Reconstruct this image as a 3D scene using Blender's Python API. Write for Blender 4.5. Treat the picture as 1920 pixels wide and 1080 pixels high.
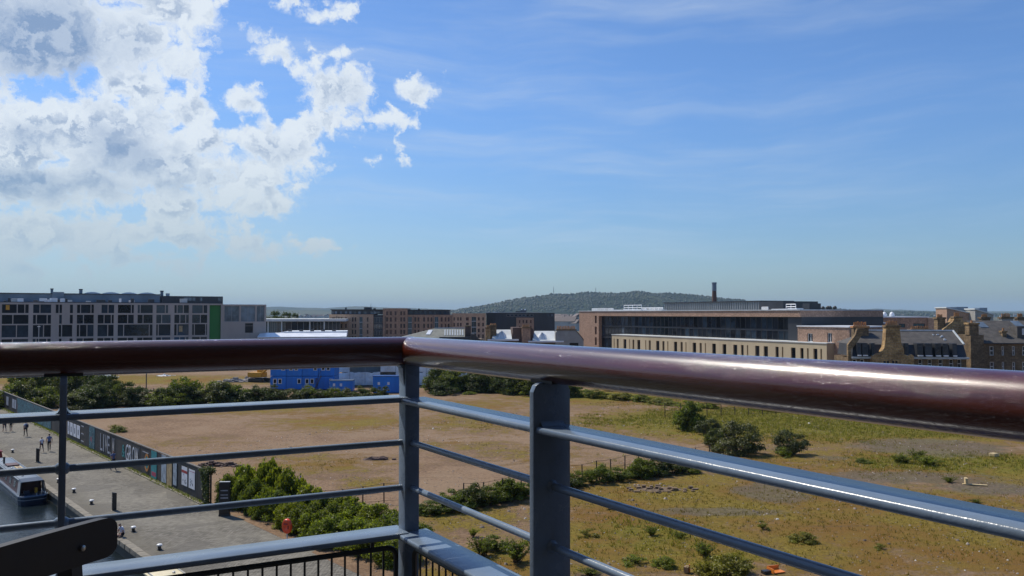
import bpy, bmesh, math, random
import numpy as np
from mathutils import Vector, Matrix, Quaternion

# ------------------------------------------------------------------ scene, camera, sky, sun
S = bpy.context.scene
for o in list(bpy.data.objects): bpy.data.objects.remove(o)
COL = S.collection
R = math.radians
F, CAMZ, HOR = 1550.0, 14.0, 588.0           # focal length in photo pixels, eye height, horizon row
PITCH = math.atan((HOR - 540) / F)

cam = bpy.data.cameras.new('camera')
cam.sensor_width = 36.0; cam.lens = 36.0 * F / 1920
cam.clip_start = 0.05; cam.clip_end = 40000
camo = bpy.data.objects.new('camera', cam); COL.objects.link(camo)
camo.location = (0, 0, CAMZ); camo.rotation_euler = (math.pi / 2 + PITCH, 0, 0)
S.camera = camo

SUN_AZ, SUN_EL = R(-50), R(52)               # azimuth clockwise from +Y
SDIR = Vector((math.sin(SUN_AZ) * math.cos(SUN_EL), math.cos(SUN_AZ) * math.cos(SUN_EL), math.sin(SUN_EL)))
sl = bpy.data.lights.new('sun', 'SUN'); sl.energy = 4.6; sl.angle = R(0.53); sl.color = (1.0, 0.93, 0.81)
so = bpy.data.objects.new('sun', sl); COL.objects.link(so); so.location = (-60, 50, 120)
so.rotation_euler = SDIR.to_track_quat('Z', 'Y').to_euler()

S.view_settings.view_transform = 'Standard'; S.view_settings.look = 'None'
S.view_settings.gamma = 1.0; S.view_settings.use_curve_mapping = False
S.view_settings.exposure = -0.15
S.cycles.use_denoising = True
S.cycles.max_bounces = 8; S.cycles.transparent_max_bounces = 8
S.cycles.volume_bounces = 0; S.cycles.sample_clamp_indirect = 6.0

class NT:
    """small node-tree builder"""
    def __init__(s, tree): s.t = tree; s.n = tree.nodes; s.l = tree.links
    def node(s, typ, **kw):
        n = s.n.new(typ)
        for k, v in kw.items(): setattr(n, k, v)
        return n
    def put(s, sock, v):
        if isinstance(v, bpy.types.NodeSocket): s.l.new(v, sock)
        elif v is not None:
            try: sock.default_value = v
            except TypeError: sock.default_value = (v[0], v[1], v[2], 1.0)
    def math(s, op, a, b=None, c=None, clamp=False):
        n = s.node('ShaderNodeMath', operation=op, use_clamp=clamp)
        for i, v in enumerate((a, b, c)): s.put(n.inputs[i], v)
        return n.outputs[0]
    def vmath(s, op, a, b=None):
        n = s.node('ShaderNodeVectorMath', operation=op)
        s.put(n.inputs[0], a); s.put(n.inputs[1], b)
        return n.outputs['Value'] if op in ('LENGTH', 'DOT_PRODUCT', 'DISTANCE') else n.outputs[0]
    def comb(s, x, y, z=0.0):
        n = s.node('ShaderNodeCombineXYZ')
        for i, v in enumerate((x, y, z)): s.put(n.inputs[i], v)
        return n.outputs[0]
    def sep(s, v):
        n = s.node('ShaderNodeSeparateXYZ'); s.put(n.inputs[0], v); return n.outputs
    def noise(s, vec, scale, detail=4, rough=0.55, dist=0.0, color=False, lac=2.0):
        n = s.node('ShaderNodeTexNoise'); s.put(n.inputs['Vector'], vec)
        for k, v in (('Scale', scale), ('Detail', detail), ('Roughness', rough), ('Distortion', dist), ('Lacunarity', lac)):
            s.put(n.inputs[k], v)
        return n.outputs['Color' if color else 'Fac']
    def ramp(s, fac, lo, hi, a=0.0, b=1.0, smooth=True):
        n = s.node('ShaderNodeMapRange'); n.interpolation_type = 'SMOOTHSTEP' if smooth else 'LINEAR'
        s.put(n.inputs['Value'], fac)
        for k, v in (('From Min', lo), ('From Max', hi), ('To Min', a), ('To Max', b)): s.put(n.inputs[k], v)
        return n.outputs[0]
    def mix(s, fac, a, b, mode='MIX'):
        n = s.node('ShaderNodeMix', data_type='RGBA', blend_type=mode)
        s.put(n.inputs[0], fac)
        s.put(n.inputs[6], col4(a)); s.put(n.inputs[7], col4(b))
        return n.outputs[2]
    def bump(s, h, strength=0.3, dist=0.02, normal=None):
        n = s.node('ShaderNodeBump'); s.put(n.inputs['Height'], h)
        n.inputs['Strength'].default_value = strength; n.inputs['Distance'].default_value = dist
        if normal is not None: s.l.new(normal, n.inputs['Normal'])
        return n.outputs[0]
def col4(v):
    return v if isinstance(v, bpy.types.NodeSocket) else (v[0], v[1], v[2], 1.0)

# ---- sky: Nishita air with cumulus (denser toward the left) and thin cirrus, all in azimuth / elevation
def px_azel(px, py):
    x, yu = (px - 960) / F, (540 - py) / F
    c, sn = math.cos(PITCH), math.sin(PITCH)
    dx, dy, dz = x, c - yu * sn, sn + yu * c
    return math.degrees(math.atan2(dx, dy)), math.degrees(math.atan2(dz, math.hypot(dx, dy)))

W = bpy.data.worlds.new('World'); S.world = W; W.use_nodes = True
def build_world():
    w = NT(W.node_tree); w.n.clear()
    sky = w.node('ShaderNodeTexSky', sky_type='NISHITA')
    sky.sun_disc = False; sky.sun_elevation = SUN_EL; sky.sun_rotation = SUN_AZ
    sky.air_density = 1.0; sky.dust_density = 0.6; sky.ozone_density = 2.2; sky.altitude = 60
    tc = w.node('ShaderNodeTexCoord').outputs['Generated']
    d = w.vmath('NORMALIZE', tc)
    x, y, z = w.sep(d)
    az = w.math('MULTIPLY', w.math('ARCTAN2', x, y), 180 / math.pi)
    el = w.math('MULTIPLY', w.math('ARCSINE', z), 180 / math.pi)
    p0 = w.comb(az, el)
    # domain warp gives the billowing outlines
    wn = w.noise(p0, 0.16, 5, 0.6, color=True)
    p = w.vmath('ADD', p0, w.vmath('MULTIPLY', w.vmath('SUBTRACT', wn, (0.5, 0.5, 0.5)), (5.5, 4.0, 0)))
    cov = None
    BL = [  # px, py, rx, ry (photo pixels), weight
        (30, 30, 300, 150, 1.25), (210, 70, 190, 120, .95), (320, 20, 120, 70, .85), (-150, 100, 260, 190, 1.1), (400, 5, 50, 30, .5),
        (527, 92, 62, 36, .5), (590, 4, 85, 30, .6), (640, 84, 70, 16, .3),
        (250, 165, 110, 60, .85), (60, 215, 150, 70, .85), (190, 250, 210, 110, 1.15), (360, 205, 75, 55, .75), (40, 290, 170, 100, .95),
        (280, 300, 150, 70, 1.1), (470, 175, 80, 42, .6), (640, 175, 80, 72, .8), (590, 230, 80, 60, .68), (530, 280, 125, 80, .85), (450, 330, 150, 85, .85), (410, 260, 110, 60, .7),
        (730, 210, 60, 38, .45), (795, 168, 50, 32, .42), (748, 296, 34, 30, .5), (698, 302, 18, 16, .45),
        (110, 345, 230, 60, 1.0), (330, 375, 130, 55, .8), (90, 440, 260, 65, .75), (300, 430, 190, 50, .68), (600, 455, 85, 30, .5), (450, 450, 130, 30, .5),
        (30, 500, 200, 30, .55), (270, 495, 220, 28, .48), (480, 390, 90, 50, .6),
        (-420, 250, 420, 300, 1.1), (-900, 150, 420, 330, 1.0), (-300, -260, 420, 170, .9), (-1500, 200, 480, 300, .9)]
    for (bx, by, rx, ry, wt) in BL:
        a0, e0 = px_azel(bx, by)
        ra = abs(px_azel(bx + rx, by)[0] - a0); re = abs(px_azel(bx, by - ry)[1] - e0)
        m = w.node('ShaderNodeMapping'); w.put(m.inputs['Vector'], p)
        m.inputs['Scale'].default_value = (1 / ra, 1 / re, 0); m.inputs['Location'].default_value = (-a0 / ra, -e0 / re, 0)
        v = w.math('MULTIPLY_ADD', w.vmath('LENGTH', m.outputs[0]), -wt, wt)
        cov = v if cov is None else w.math('SMOOTH_MAX', cov, v, 0.16)
    dark = None
    for (bx, by, rx, ry, wt) in [(60, 60, 270, 130, 1.2), (-200, 60, 300, 160, 1.1), (230, 285, 130, 75, .95), (90, 345, 230, 45, .95), (320, 335, 80, 40, .8), (70, 250, 60, 50, .55), (650, 185, 50, 50, .5), (545, 290, 60, 40, .4), (200, 200, 60, 40, .4), (-500, 250, 300, 160, 1.0)]:
        a0, e0 = px_azel(bx, by)
        ra = abs(px_azel(bx + rx, by)[0] - a0); re = abs(px_azel(bx, by - ry)[1] - e0)
        m = w.node('ShaderNodeMapping'); w.put(m.inputs['Vector'], p)
        m.inputs['Scale'].default_value = (1 / ra, 1 / re, 0); m.inputs['Location'].default_value = (-a0 / ra, -e0 / re, 0)
        v = w.math('MULTIPLY_ADD', w.vmath('LENGTH', m.outputs[0]), -wt, wt)
        dark = v if dark is None else w.math('SMOOTH_MAX', dark, v, 0.16)
    def billow(vec):
        # rounded cauliflower lobes plus fine wisps
        v1 = w.node('ShaderNodeTexVoronoi', voronoi_dimensions='2D'); w.put(v1.inputs['Vector'], vec); v1.inputs['Scale'].default_value = 0.36
        v2 = w.node('ShaderNodeTexVoronoi', voronoi_dimensions='2D'); w.put(v2.inputs['Vector'], vec); v2.inputs['Scale'].default_value = 0.95
        nz = w.noise(vec, 0.40, 7, 0.64)
        a = w.math('MULTIPLY_ADD', v1.outputs['Distance'], -0.45, 0.20)
        b = w.math('MULTIPLY_ADD', v2.outputs['Distance'], -0.42, 0.18)
        return w.math('ADD', w.math('ADD', a, b), w.math('MULTIPLY', w.math('SUBTRACT', nz, 0.5), 1.7))
    pw = w.vmath('ADD', p0, w.vmath('MULTIPLY', w.vmath('SUBTRACT', w.noise(p0, 0.55, 6, 0.68, color=True), (0.5, 0.5, 0.5)), (3.4, 2.8, 0)))
    n1 = billow(pw)
    n1b = billow(w.vmath('ADD', pw, (-0.45, 0.65, 0)))       # the same field one step toward the sun
    dens = w.math('ADD', cov, n1)
    alpha = w.math('MULTIPLY', w.ramp(dens, 0.04, 0.44), 0.96)
    lit = w.ramp(w.math('SUBTRACT', n1, n1b), -0.22, 0.22)
    thick = w.ramp(w.math('ADD', dark, w.math('MULTIPLY', n1, 0.7)), 0.0, 0.95)
    soft = w.math('MULTIPLY', w.ramp(dens, 0.25, 0.85), w.math('SUBTRACT', 0.78, w.math('MULTIPLY', lit, 0.80)))
    shade = w.math('MAXIMUM', w.math('MULTIPLY', thick, w.math('SUBTRACT', 1.15, w.math('MULTIPLY', lit, 0.55))), soft, clamp=True)
    low = w.ramp(el, 1.0, 12.0)                       # far clouds near the horizon are veiled by the air
    white = w.mix(low, (5.0, 6.1, 6.8), (8.2, 8.9, 9.5))
    grey = w.mix(low, (3.6, 5.0, 6.4), (2.5, 3.6, 5.5))
    ccol = w.mix(shade, white, grey)
    # cirrus: long thin veils over the middle and right of the view
    q = w.vmath('ADD', p0, w.vmath('MULTIPLY', w.vmath('SUBTRACT', w.noise(p0, 0.05, 3, 0.5, color=True), (0.5, 0.5, 0.5)), (9, 5, 0)))
    def streak(rot, sx, sy, lo, hi):
        mr = w.node('ShaderNodeMapping'); w.put(mr.inputs['Vector'], q)
        mr.inputs['Rotation'].default_value = (0, 0, R(rot)); mr.inputs['Scale'].default_value = (sx, sy, 1)
        return w.ramp(w.noise(mr.outputs[0], 1.0, 7, 0.62), lo, hi)
    c1 = w.math('ADD', w.math('MULTIPLY', streak(8, 0.035, 0.34, 0.40, 0.82), 0.7), w.math('MULTIPLY', streak(-24, 0.06, 0.55, 0.52, 0.85), 0.35))
    wide = w.math('MULTIPLY', w.ramp(az, -46, -8), w.ramp(az, 44, 0))
    cir = w.math('MULTIPLY', c1, w.math('MULTIPLY_ADD', wide, 0.48, 0.20))
    cir = w.math('MULTIPLY', cir, w.math('MULTIPLY', w.ramp(el, 1.0, 6), w.ramp(el, 40, 14, 0.35, 1.0)))
    base = sky.outputs[0]
    base = w.mix(1.0, base, w.mix(w.ramp(el, 0, 16), (0.66, 0.85, 1.06), (0.72, 1.0, 1.36)), 'MULTIPLY')
    c = w.mix(cir, base, (6.2, 7.2, 8.4))
    veil = w.math('MULTIPLY', w.ramp(az, 6, -34), w.ramp(el, 16, 2))            # milky air under the clouds
    c = w.mix(w.math('MULTIPLY', veil, 0.45), c, (4.6, 6.0, 7.0))
    c = w.mix(w.math('MULTIPLY', alpha, w.ramp(el, 0.5, 5.0, 0.25, 0.96)), c, ccol)
    bg = w.node('ShaderNodeBackground'); w.put(bg.inputs['Color'], c); bg.inputs['Strength'].default_value = 0.11
    out = w.node('ShaderNodeOutputWorld'); w.l.new(bg.outputs[0], out.inputs[0])
build_world()

# ------------------------------------------------------------------ helpers
def ray(px, py):
    x, yu = (px - 960) / F, (540 - py) / F
    c, sn = math.cos(PITCH), math.sin(PITCH)
    return Vector((x, c - yu * sn, sn + yu * c))
def ground(px, py, z=0.0):
    d = ray(px, py); t = (z - CAMZ) / d.z
    return Vector((d.x * t, d.y * t, z))
def at_depth(px, py, Y):
    d = ray(px, py); t = Y / d.y
    return Vector((d.x * t, Y, CAMZ + d.z * t))
# canal frame: s across (away from the water), t along the towpath
CN = Vector((0.759, 0.651)); CD = Vector((-0.651, 0.759))
def ST(s, t, z=0.0):
    return Vector((CN.x * s + CD.x * t, CN.y * s + CD.y * t, z))
def toST(p): return p.x * CN.x + p.y * CN.y, p.x * CD.x + p.y * CD.y
CANAL_RZ = math.atan2(CD.y, CD.x)

def tag(o, label=None, cat=None, group=None, kind=None):
    if label: o['label'] = label
    if cat: o['category'] = cat
    if group: o['group'] = group
    if kind: o['kind'] = kind
    return o
def thing(name, label, cat, loc=(0, 0, 0), rz=0.0, group=None):
    o = bpy.data.objects.new(name, None); COL.objects.link(o)
    o.location = loc; o.rotation_euler = (0, 0, rz); o.empty_display_size = 0.2
    return tag(o, label, cat, group)
def link(name, me, parent=None, mats=None):
    o = bpy.data.objects.new(name, me); COL.objects.link(o)
    if mats is not None:
        if not isinstance(mats, (list, tuple)): mats = [mats]
        for m in mats: me.materials.append(m)
    if parent is not None: o.parent = parent
    return o
def copy_tree(o, parent=None):
    c = o.copy(); COL.objects.link(c); c.parent = parent
    for ch in o.children: copy_tree(ch, c)
    return c

class MB:
    """collects polygons and builds ONE mesh object"""
    def __init__(s): s.v = []; s.f = []; s.mi = []; s.cur = 0
    def add(s, vs, fs):
        b = len(s.v); s.v += [tuple(v) for v in vs]
        for f in fs: s.f.append(tuple(b + i for i in f)); s.mi.append(s.cur)
        return s
    def mat(s, i): s.cur = i; return s
    def box(s, x0, x1, y0, y1, z0, z1):
        if x0 > x1: x0, x1 = x1, x0
        if y0 > y1: y0, y1 = y1, y0
        if z0 > z1: z0, z1 = z1, z0
        v = [(x0, y0, z0), (x1, y0, z0), (x1, y1, z0), (x0, y1, z0), (x0, y0, z1), (x1, y0, z1), (x1, y1, z1), (x0, y1, z1)]
        return s.add(v, [(0, 3, 2, 1), (4, 5, 6, 7), (0, 1, 5, 4), (1, 2, 6, 5), (2, 3, 7, 6), (3, 0, 4, 7)])
    def hexa(s, v):     # 8 corners: bottom ring then top ring, both counter-clockwise seen from above
        return s.add(v, [(0, 3, 2, 1), (4, 5, 6, 7), (0, 1, 5, 4), (1, 2, 6, 5), (2, 3, 7, 6), (3, 0, 4, 7)])
    def prism(s, poly, axis, a, b):   # polygon (2-D) extruded along axis 'x','y','z' from a to b
        def P(q, h):
            return {'x': (h, q[0], q[1]), 'y': (q[0], h, q[1]), 'z': (q[0], q[1], h)}[axis]
        n = len(poly)
        vs = [P(q, a) for q in poly] + [P(q, b) for q in poly]
        fs = [tuple(range(n))[::-1], tuple(range(n, 2 * n))] + [(i, (i + 1) % n, n + (i + 1) % n, n + i) for i in range(n)]
        return s.add(vs, fs)
    def tube(s, pts, r, n=8, caps=True):
        pts = [Vector(p) for p in pts]; rs = r if isinstance(r, (list, tuple)) else [r] * len(pts)
        rings = []; ref = None
        for i, p in enumerate(pts):
            t = (pts[min(i + 1, len(pts) - 1)] - pts[max(i - 1, 0)]).normalized()
            if ref is None: ref = Vector((0, 0, 1)) if abs(t.z) < 0.9 else Vector((1, 0, 0))
            a = t.cross(ref).normalized(); b = a.cross(t).normalized(); ref = b
            rings.append([p + (a * math.cos(2 * math.pi * k / n) + b * math.sin(2 * math.pi * k / n)) * rs[i] for k in range(n)])
        vs = [v for rg in rings for v in rg]; fs = []
        for i in range(len(pts) - 1):
            for k in range(n):
                k2 = (k + 1) % n
                fs.append((i * n + k, (i + 1) * n + k, (i + 1) * n + k2, i * n + k2))
        if caps:
            fs.append(tuple(range(n))); fs.append(tuple(range((len(pts) - 1) * n, len(pts) * n))[::-1])
        return s.add(vs, fs)
    def cyl(s, x, y, z0, z1, r0, r1=None, n=12):
        r1 = r0 if r1 is None else r1
        return s.tube([(x, y, z0), (x, y, z1)], [r0, r1], n)
    def build(s, name, mats, parent=None, smooth=False, bevel=0.0):
        me = bpy.data.meshes.new(name); me.from_pydata(s.v, [], s.f)
        if bevel:
            bm = bmesh.new(); bm.from_mesh(me)
            bmesh.ops.bevel(bm, geom=list(bm.edges), offset=bevel, segments=2, affect='EDGES', profile=0.6)
            bm.to_mesh(me); bm.free()
        elif len(set(s.mi)) > 1: me.polygons.foreach_set('material_index', s.mi)
        me.update()
        if smooth:
            me.polygons.foreach_set('use_smooth', [True] * len(me.polygons))
            if smooth != 'all': me.set_sharp_from_angle(angle=R(38))
        return link(name, me, parent, mats)

def mesh_np(name, v, faces):
    """mesh from numpy arrays; faces is (M,k)"""
    me = bpy.data.meshes.new(name); M, k = faces.shape
    me.vertices.add(len(v)); me.vertices.foreach_set('co', np.ascontiguousarray(v, dtype=np.float32).ravel())
    me.loops.add(M * k); me.loops.foreach_set('vertex_index', np.ascontiguousarray(faces, dtype=np.int32).ravel())
    me.polygons.add(M); me.polygons.foreach_set('loop_start', np.arange(0, M * k, k, dtype=np.int32))
    me.polygons.foreach_set('loop_total', np.full(M, k, dtype=np.int32))
    me.update(calc_edges=True); return me

# value noise for layouts
def _hash(ix, iy, seed):
    h = (ix.astype(np.int64) * 374761393 + iy.astype(np.int64) * 668265263 + seed * 1442695041) & 0xFFFFFFFF
    h = ((h ^ (h >> 13)) * 1274126177) & 0xFFFFFFFF
    return ((h ^ (h >> 16)) & 0xFFFF) / 65535.0
def vnoise(x, y, seed=0):
    ix, iy = np.floor(x), np.floor(y); fx, fy = x - ix, y - iy
    fx = fx * fx * (3 - 2 * fx); fy = fy * fy * (3 - 2 * fy)
    a, b = _hash(ix, iy, seed), _hash(ix + 1, iy, seed); c, d = _hash(ix, iy + 1, seed), _hash(ix + 1, iy + 1, seed)
    return (a * (1 - fx) + b * fx) * (1 - fy) + (c * (1 - fx) + d * fx) * fy
def fbm(x, y, seed=0, oct=5):
    r = np.zeros_like(x, dtype=float); amp, tot = 1.0, 0.0
    for k in range(oct):
        r += amp * vnoise(x * 2 ** k, y * 2 ** k, seed + k * 17); tot += amp; amp *= 0.5
    return r / tot

# ------------------------------------------------------------------ materials
MATS = {}
def newmat(name):
    m = bpy.data.materials.new(name); m.use_nodes = True
    t = NT(m.node_tree); t.n.clear()
    out = t.node('ShaderNodeOutputMaterial'); b = t.node('ShaderNodeBsdfPrincipled')
    t.l.new(b.outputs[0], out.inputs[0]); MATS[name] = m
    return m, t, b, out
def P(b, **kw):
    for k, v in kw.items():
        s = b.inputs[k.replace('_', ' ')]
        if isinstance(v, bpy.types.NodeSocket): b.id_data.links.new(v, s)
        elif isinstance(v, tuple) and len(v) == 3 and s.type == 'RGBA': s.default_value = (*v, 1)
        else: s.default_value = v
def simple(name, c, rough=0.6, var=0.15, scale=1.2, metal=0.0, bump=0.0, bscale=30.0, bdist=0.01, spec=0.5, dirt=0.0, streak=False):
    """paint / render / metal with uneven tone and fine relief"""
    m, t, b, out = newmat(name)
    co = t.node('ShaderNodeTexCoord').outputs['Object']
    if streak:
        mp = t.node('ShaderNodeMapping'); t.put(mp.inputs['Vector'], co); mp.inputs['Scale'].default_value = (1, 1, 0.15); cv = mp.outputs[0]
    else: cv = co
    n = t.noise(cv, scale, 6, 0.62)
    f = t.ramp(n, 0.3, 0.7, 0, 1)
    c0 = tuple(max(0, x * (1 - var)) for x in c); c1 = tuple(min(1, x * (1 + var)) for x in c)
    cc = t.mix(f, c0, c1)
    if dirt:
        g = t.ramp(t.noise(cv, scale * 3.1, 7, 0.7), 0.55, 0.75)
        cc = t.mix(t.math('MULTIPLY', g, dirt), cc, tuple(x * 0.35 for x in c))
    P(b, Base_Color=cc, Roughness=t.ramp(n, 0.2, 0.8, rough * 0.85, min(1, rough * 1.15)), Metallic=metal, Specular_IOR_Level=spec)
    if bump: P(b, Normal=t.bump(t.noise(co, bscale, 5, 0.6), bump, bdist))
    return m
def brickmat(name, c1, c2, mortar, bw, bh, rough=0.85, rot=0.0, mort=0.03, var=0.35):
    m, t, b, out = newmat(name)
    co = t.node('ShaderNodeTexCoord').outputs['Object']
    x, y, z = t.sep(co)
    v = t.comb(t.math('ADD', x, y), z, 0.0)
    br = t.node('ShaderNodeTexBrick'); t.put(br.inputs['Vector'], v)
    br.inputs['Scale'].default_value = 1.0; br.inputs['Brick Width'].default_value = bw; br.inputs['Row Height'].default_value = bh
    br.inputs['Mortar Size'].default_value = mort; br.inputs['Mortar Smooth'].default_value = 0.3
    br.inputs['Color1'].default_value = (*c1, 1); br.inputs['Color2'].default_value = (*c2, 1); br.inputs['Mortar'].default_value = (*mortar, 1)
    n = t.ramp(t.noise(co, 0.6, 7, 0.65), 0.3, 0.7, 1 - var, 1 + var)
    cc = t.mix(1.0, br.outputs['Color'], t.comb(n, n, n), 'MULTIPLY')
    n2 = t.ramp(t.noise(co, 3.5, 5, 0.6), 0.35, 0.7, 0.72, 1.2)
    cc = t.mix(1.0, cc, t.comb(n2, n2, n2), 'MULTIPLY')
    P(b, Base_Color=cc, Roughness=rough, Specular_IOR_Level=0.25, Normal=t.bump(t.math('ADD', br.outputs['Fac'], t.noise(co, 8, 4)), -0.35, 0.03))
    return m
def glassmat(name, c, rough=0.08, spec=0.5):
    """window glass seen from outside: dark room behind a reflecting pane, each pane a little different"""
    m, t, b, out = newmat(name)
    oi = t.node('ShaderNodeObjectInfo').outputs['Random']
    co = t.node('ShaderNodeTexCoord').outputs['Object']
    n = t.noise(co, 0.7, 3, 0.5)
    k = t.math('ADD', t.ramp(oi, 0, 1, 0.55, 1.5, False), t.ramp(n, 0.3, 0.7, -0.25, 0.35))
    cc = t.mix(1.0, c, t.comb(k, k, k), 'MULTIPLY')
    P(b, Base_Color=cc, Roughness=rough, Specular_IOR_Level=spec, Normal=t.bump(t.noise(co, 0.9, 2), 0.04, 0.02))
    return m
def leafmat(name, c, var=0.35, hue=(1.25, 1.05, 0.6), trans=0.35, rough=0.5):
    m, t, b, out = newmat(name)
    g = t.node('ShaderNodeNewGeometry')
    r = g.outputs['Random Per Island']
    oi = t.node('ShaderNodeObjectInfo').outputs['Random']
    base = t.mix(r, tuple(x * (1 - var) for x in c), tuple(x * (1 + var) for x in c))
    base = t.mix(t.ramp(oi, 0, 1, 0.0, 0.6, False), base, t.mix(1.0, base, hue, 'MULTIPLY'))
    nz = t.ramp(t.noise(t.node('ShaderNodeTexCoord').outputs['Object'], 2.2, 3), 0.35, 0.7, 0.7, 1.25)
    base = t.mix(1.0, base, t.comb(nz, nz, nz), 'MULTIPLY')
    P(b, Base_Color=base, Roughness=rough, Specular_IOR_Level=0.35)
    tr = t.node('ShaderNodeBsdfTranslucent'); t.l.new(t.mix(1.0, base, (1.3, 1.35, 0.6), 'MULTIPLY'), tr.inputs['Color'])
    mx = t.node('ShaderNodeMixShader'); mx.inputs[0].default_value = trans
    t.l.new(b.outputs[0], mx.inputs[1]); t.l.new(tr.outputs[0], mx.inputs[2]); t.l.new(mx.outputs[0], out.inputs[0])
    return m
# plain materials
simple('steel_paint', (0.17, 0.222, 0.295), 0.27, 0.14, 5.0, bump=0.5, bscale=38, bdist=0.0022, spec=0.5, dirt=0.22)
simple('dark_steel', (0.035, 0.04, 0.045), 0.45, 0.15, 6)
simple('concrete_floor', (0.045, 0.042, 0.04), 0.9, 0.2, 2, bump=0.3)
simple('chair_paint', (0.006, 0.007, 0.011), 0.5, 0.2, 8, bump=0.15, bscale=90, bdist=0.001)
simple('chrome', (0.55, 0.52, 0.48), 0.3, 0.1, 5, metal=0.9)
simple('precast', (0.43, 0.37, 0.325), 0.85, 0.12, 0.25, dirt=0.2, streak=True)
simple('greige_panel', (0.41, 0.355, 0.31), 0.85, 0.10, 0.3, dirt=0.15, streak=True)
simple('green_panel', (0.012, 0.17, 0.022), 0.5, 0.12, 0.3, streak=True)
simple('clad_blue', (0.17, 0.22, 0.27), 0.5, 0.12, 0.25, streak=True)
simple('clad_dark', (0.030, 0.033, 0.040), 0.5, 0.25, 0.4, streak=True)
simple('clad_grey', (0.21, 0.22, 0.22), 0.6, 0.12, 0.5, streak=True)
simple('roof_pale', (0.62, 0.64, 0.62), 0.6, 0.15, 0.25, dirt=0.25)
simple('roof_white', (0.78, 0.79, 0.80), 0.35, 0.1, 0.3)
simple('roof_felt', (0.16, 0.16, 0.16), 0.8, 0.2, 0.3)
simple('slate', (0.078, 0.070, 0.062), 0.8, 0.35, 1.1, dirt=0.3, bump=0.4, bscale=4, bdist=0.05)
simple('slate_green', (0.20, 0.20, 0.165), 0.7, 0.25, 0.8, dirt=0.3)
simple('lead', (0.42, 0.45, 0.46), 0.55, 0.15, 1)
simple('harl', (0.33, 0.32, 0.29), 0.9, 0.15, 0.5, dirt=0.25, bump=0.3, bscale=12)
simple('cream_wall', (0.58, 0.47, 0.30), 0.85, 0.10, 0.25, dirt=0.15, streak=True)
simple('terracotta', (0.50, 0.24, 0.09), 0.8, 0.3, 2.0)
simple('cowl', (0.03, 0.035, 0.035), 0.5, 0.2, 2)
simple('brick_dark', (0.12, 0.075, 0.06), 0.85, 0.2, 0.4)
simple('white_paint', (0.72, 0.73, 0.73), 0.45, 0.1, 3, dirt=0.25)
simple('cream_paint', (0.70, 0.60, 0.38), 0.5, 0.08, 2, dirt=0.2)
simple('black_paint', (0.02, 0.02, 0.022), 0.4, 0.2, 4)
simple('red_paint', (0.85, 0.085, 0.022), 0.35, 0.12, 3)
simple('sign_red', (0.35, 0.02, 0.025), 0.45, 0.1, 3)
simple('cabin_blue', (0.018, 0.20, 0.62), 0.4, 0.14, 0.6, dirt=0.2, streak=True)
simple('cabin_blue_dark', (0.01, 0.07, 0.25), 0.45, 0.14, 0.6, dirt=0.2)
simple('machine_yellow', (0.62, 0.30, 0.02), 0.45, 0.12, 1.5, dirt=0.3)
simple('sheeting', (0.78, 0.77, 0.75), 0.5, 0.18, 0.5, dirt=0.3, bump=0.8, bscale=1.6, bdist=0.2)
simple('scaffold', (0.30, 0.31, 0.32), 0.4, 0.2, 2, metal=0.6)
simple('rubble', (0.33, 0.30, 0.27), 0.95, 0.35, 1.5, bump=0.6, bscale=3, bdist=0.1)
simple('rubble_white', (0.74, 0.73, 0.70), 0.9, 0.15, 1.5)
simple('timber_grey', (0.13, 0.115, 0.10), 0.85, 0.3, 3)
simple('timber_pale', (0.55, 0.42, 0.22), 0.8, 0.2, 4)
simple('orange_plastic', (0.75, 0.22, 0.03), 0.4, 0.1, 4)
simple('hoard_black', (0.022, 0.021, 0.023), 0.65, 0.3, 0.9, dirt=0.3)
simple('hoard_brown', (0.045, 0.038, 0.034), 0.7, 0.3, 0.9, dirt=0.3)
simple('poster_white', (0.70, 0.70, 0.72), 0.6, 0.10, 1.5, dirt=0.25)
simple('poster_grey', (0.33, 0.38, 0.42), 0.6, 0.35, 2.2, dirt=0.5)
simple('poster_tan', (0.42, 0.30, 0.15), 0.7, 0.25, 2.5, dirt=0.4)
simple('poster_ink', (0.16, 0.17, 0.20), 0.6, 0.3, 3)
simple('letter_white', (0.62, 0.63, 0.65), 0.6, 0.12, 2, dirt=0.2)
simple('letter_dim', (0.36, 0.37, 0.40), 0.6, 0.2, 2, dirt=0.4)
simple('teal', (0.02, 0.24, 0.25), 0.6, 0.2, 2)
simple('logo_orange', (0.50, 0.20, 0.04), 0.6, 0.2, 2)
simple('logo_pink', (0.40, 0.05, 0.10), 0.6, 0.2, 2)
simple('boat_navy', (0.018, 0.025, 0.045), 0.3, 0.2, 1.5, dirt=0.2)
simple('boat_blue', (0.11, 0.15, 0.21), 0.35, 0.10, 1.2, dirt=0.15)
simple('boat_roof', (0.13, 0.165, 0.21), 0.4, 0.12, 1.0, dirt=0.2)
simple('boat_maroon', (0.085, 0.018, 0.012), 0.4, 0.2, 2)
simple('boat_red', (0.30, 0.02, 0.025), 0.35, 0.15, 1.5)
simple('boat_white', (0.36, 0.37, 0.37), 0.4, 0.1, 2)
simple('wood_plain', (0.30, 0.19, 0.10), 0.6, 0.25, 4)
simple('stem_bark', (0.085, 0.065, 0.045), 0.9, 0.3, 4)
simple('rust', (0.06, 0.045, 0.035), 0.85, 0.3, 4)
simple('skin', (0.50, 0.30, 0.21), 0.55, 0.06, 8)
simple('hair_dark', (0.03, 0.022, 0.018), 0.6, 0.2, 20)
simple('hair_fair', (0.22, 0.14, 0.07), 0.6, 0.2, 20)
simple('shirt_white', (0.66, 0.66, 0.72), 0.8, 0.06, 6)
simple('shirt_blue', (0.12, 0.16, 0.30), 0.8, 0.1, 6)
simple('shirt_grey', (0.10, 0.10, 0.12), 0.8, 0.1, 6)
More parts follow.
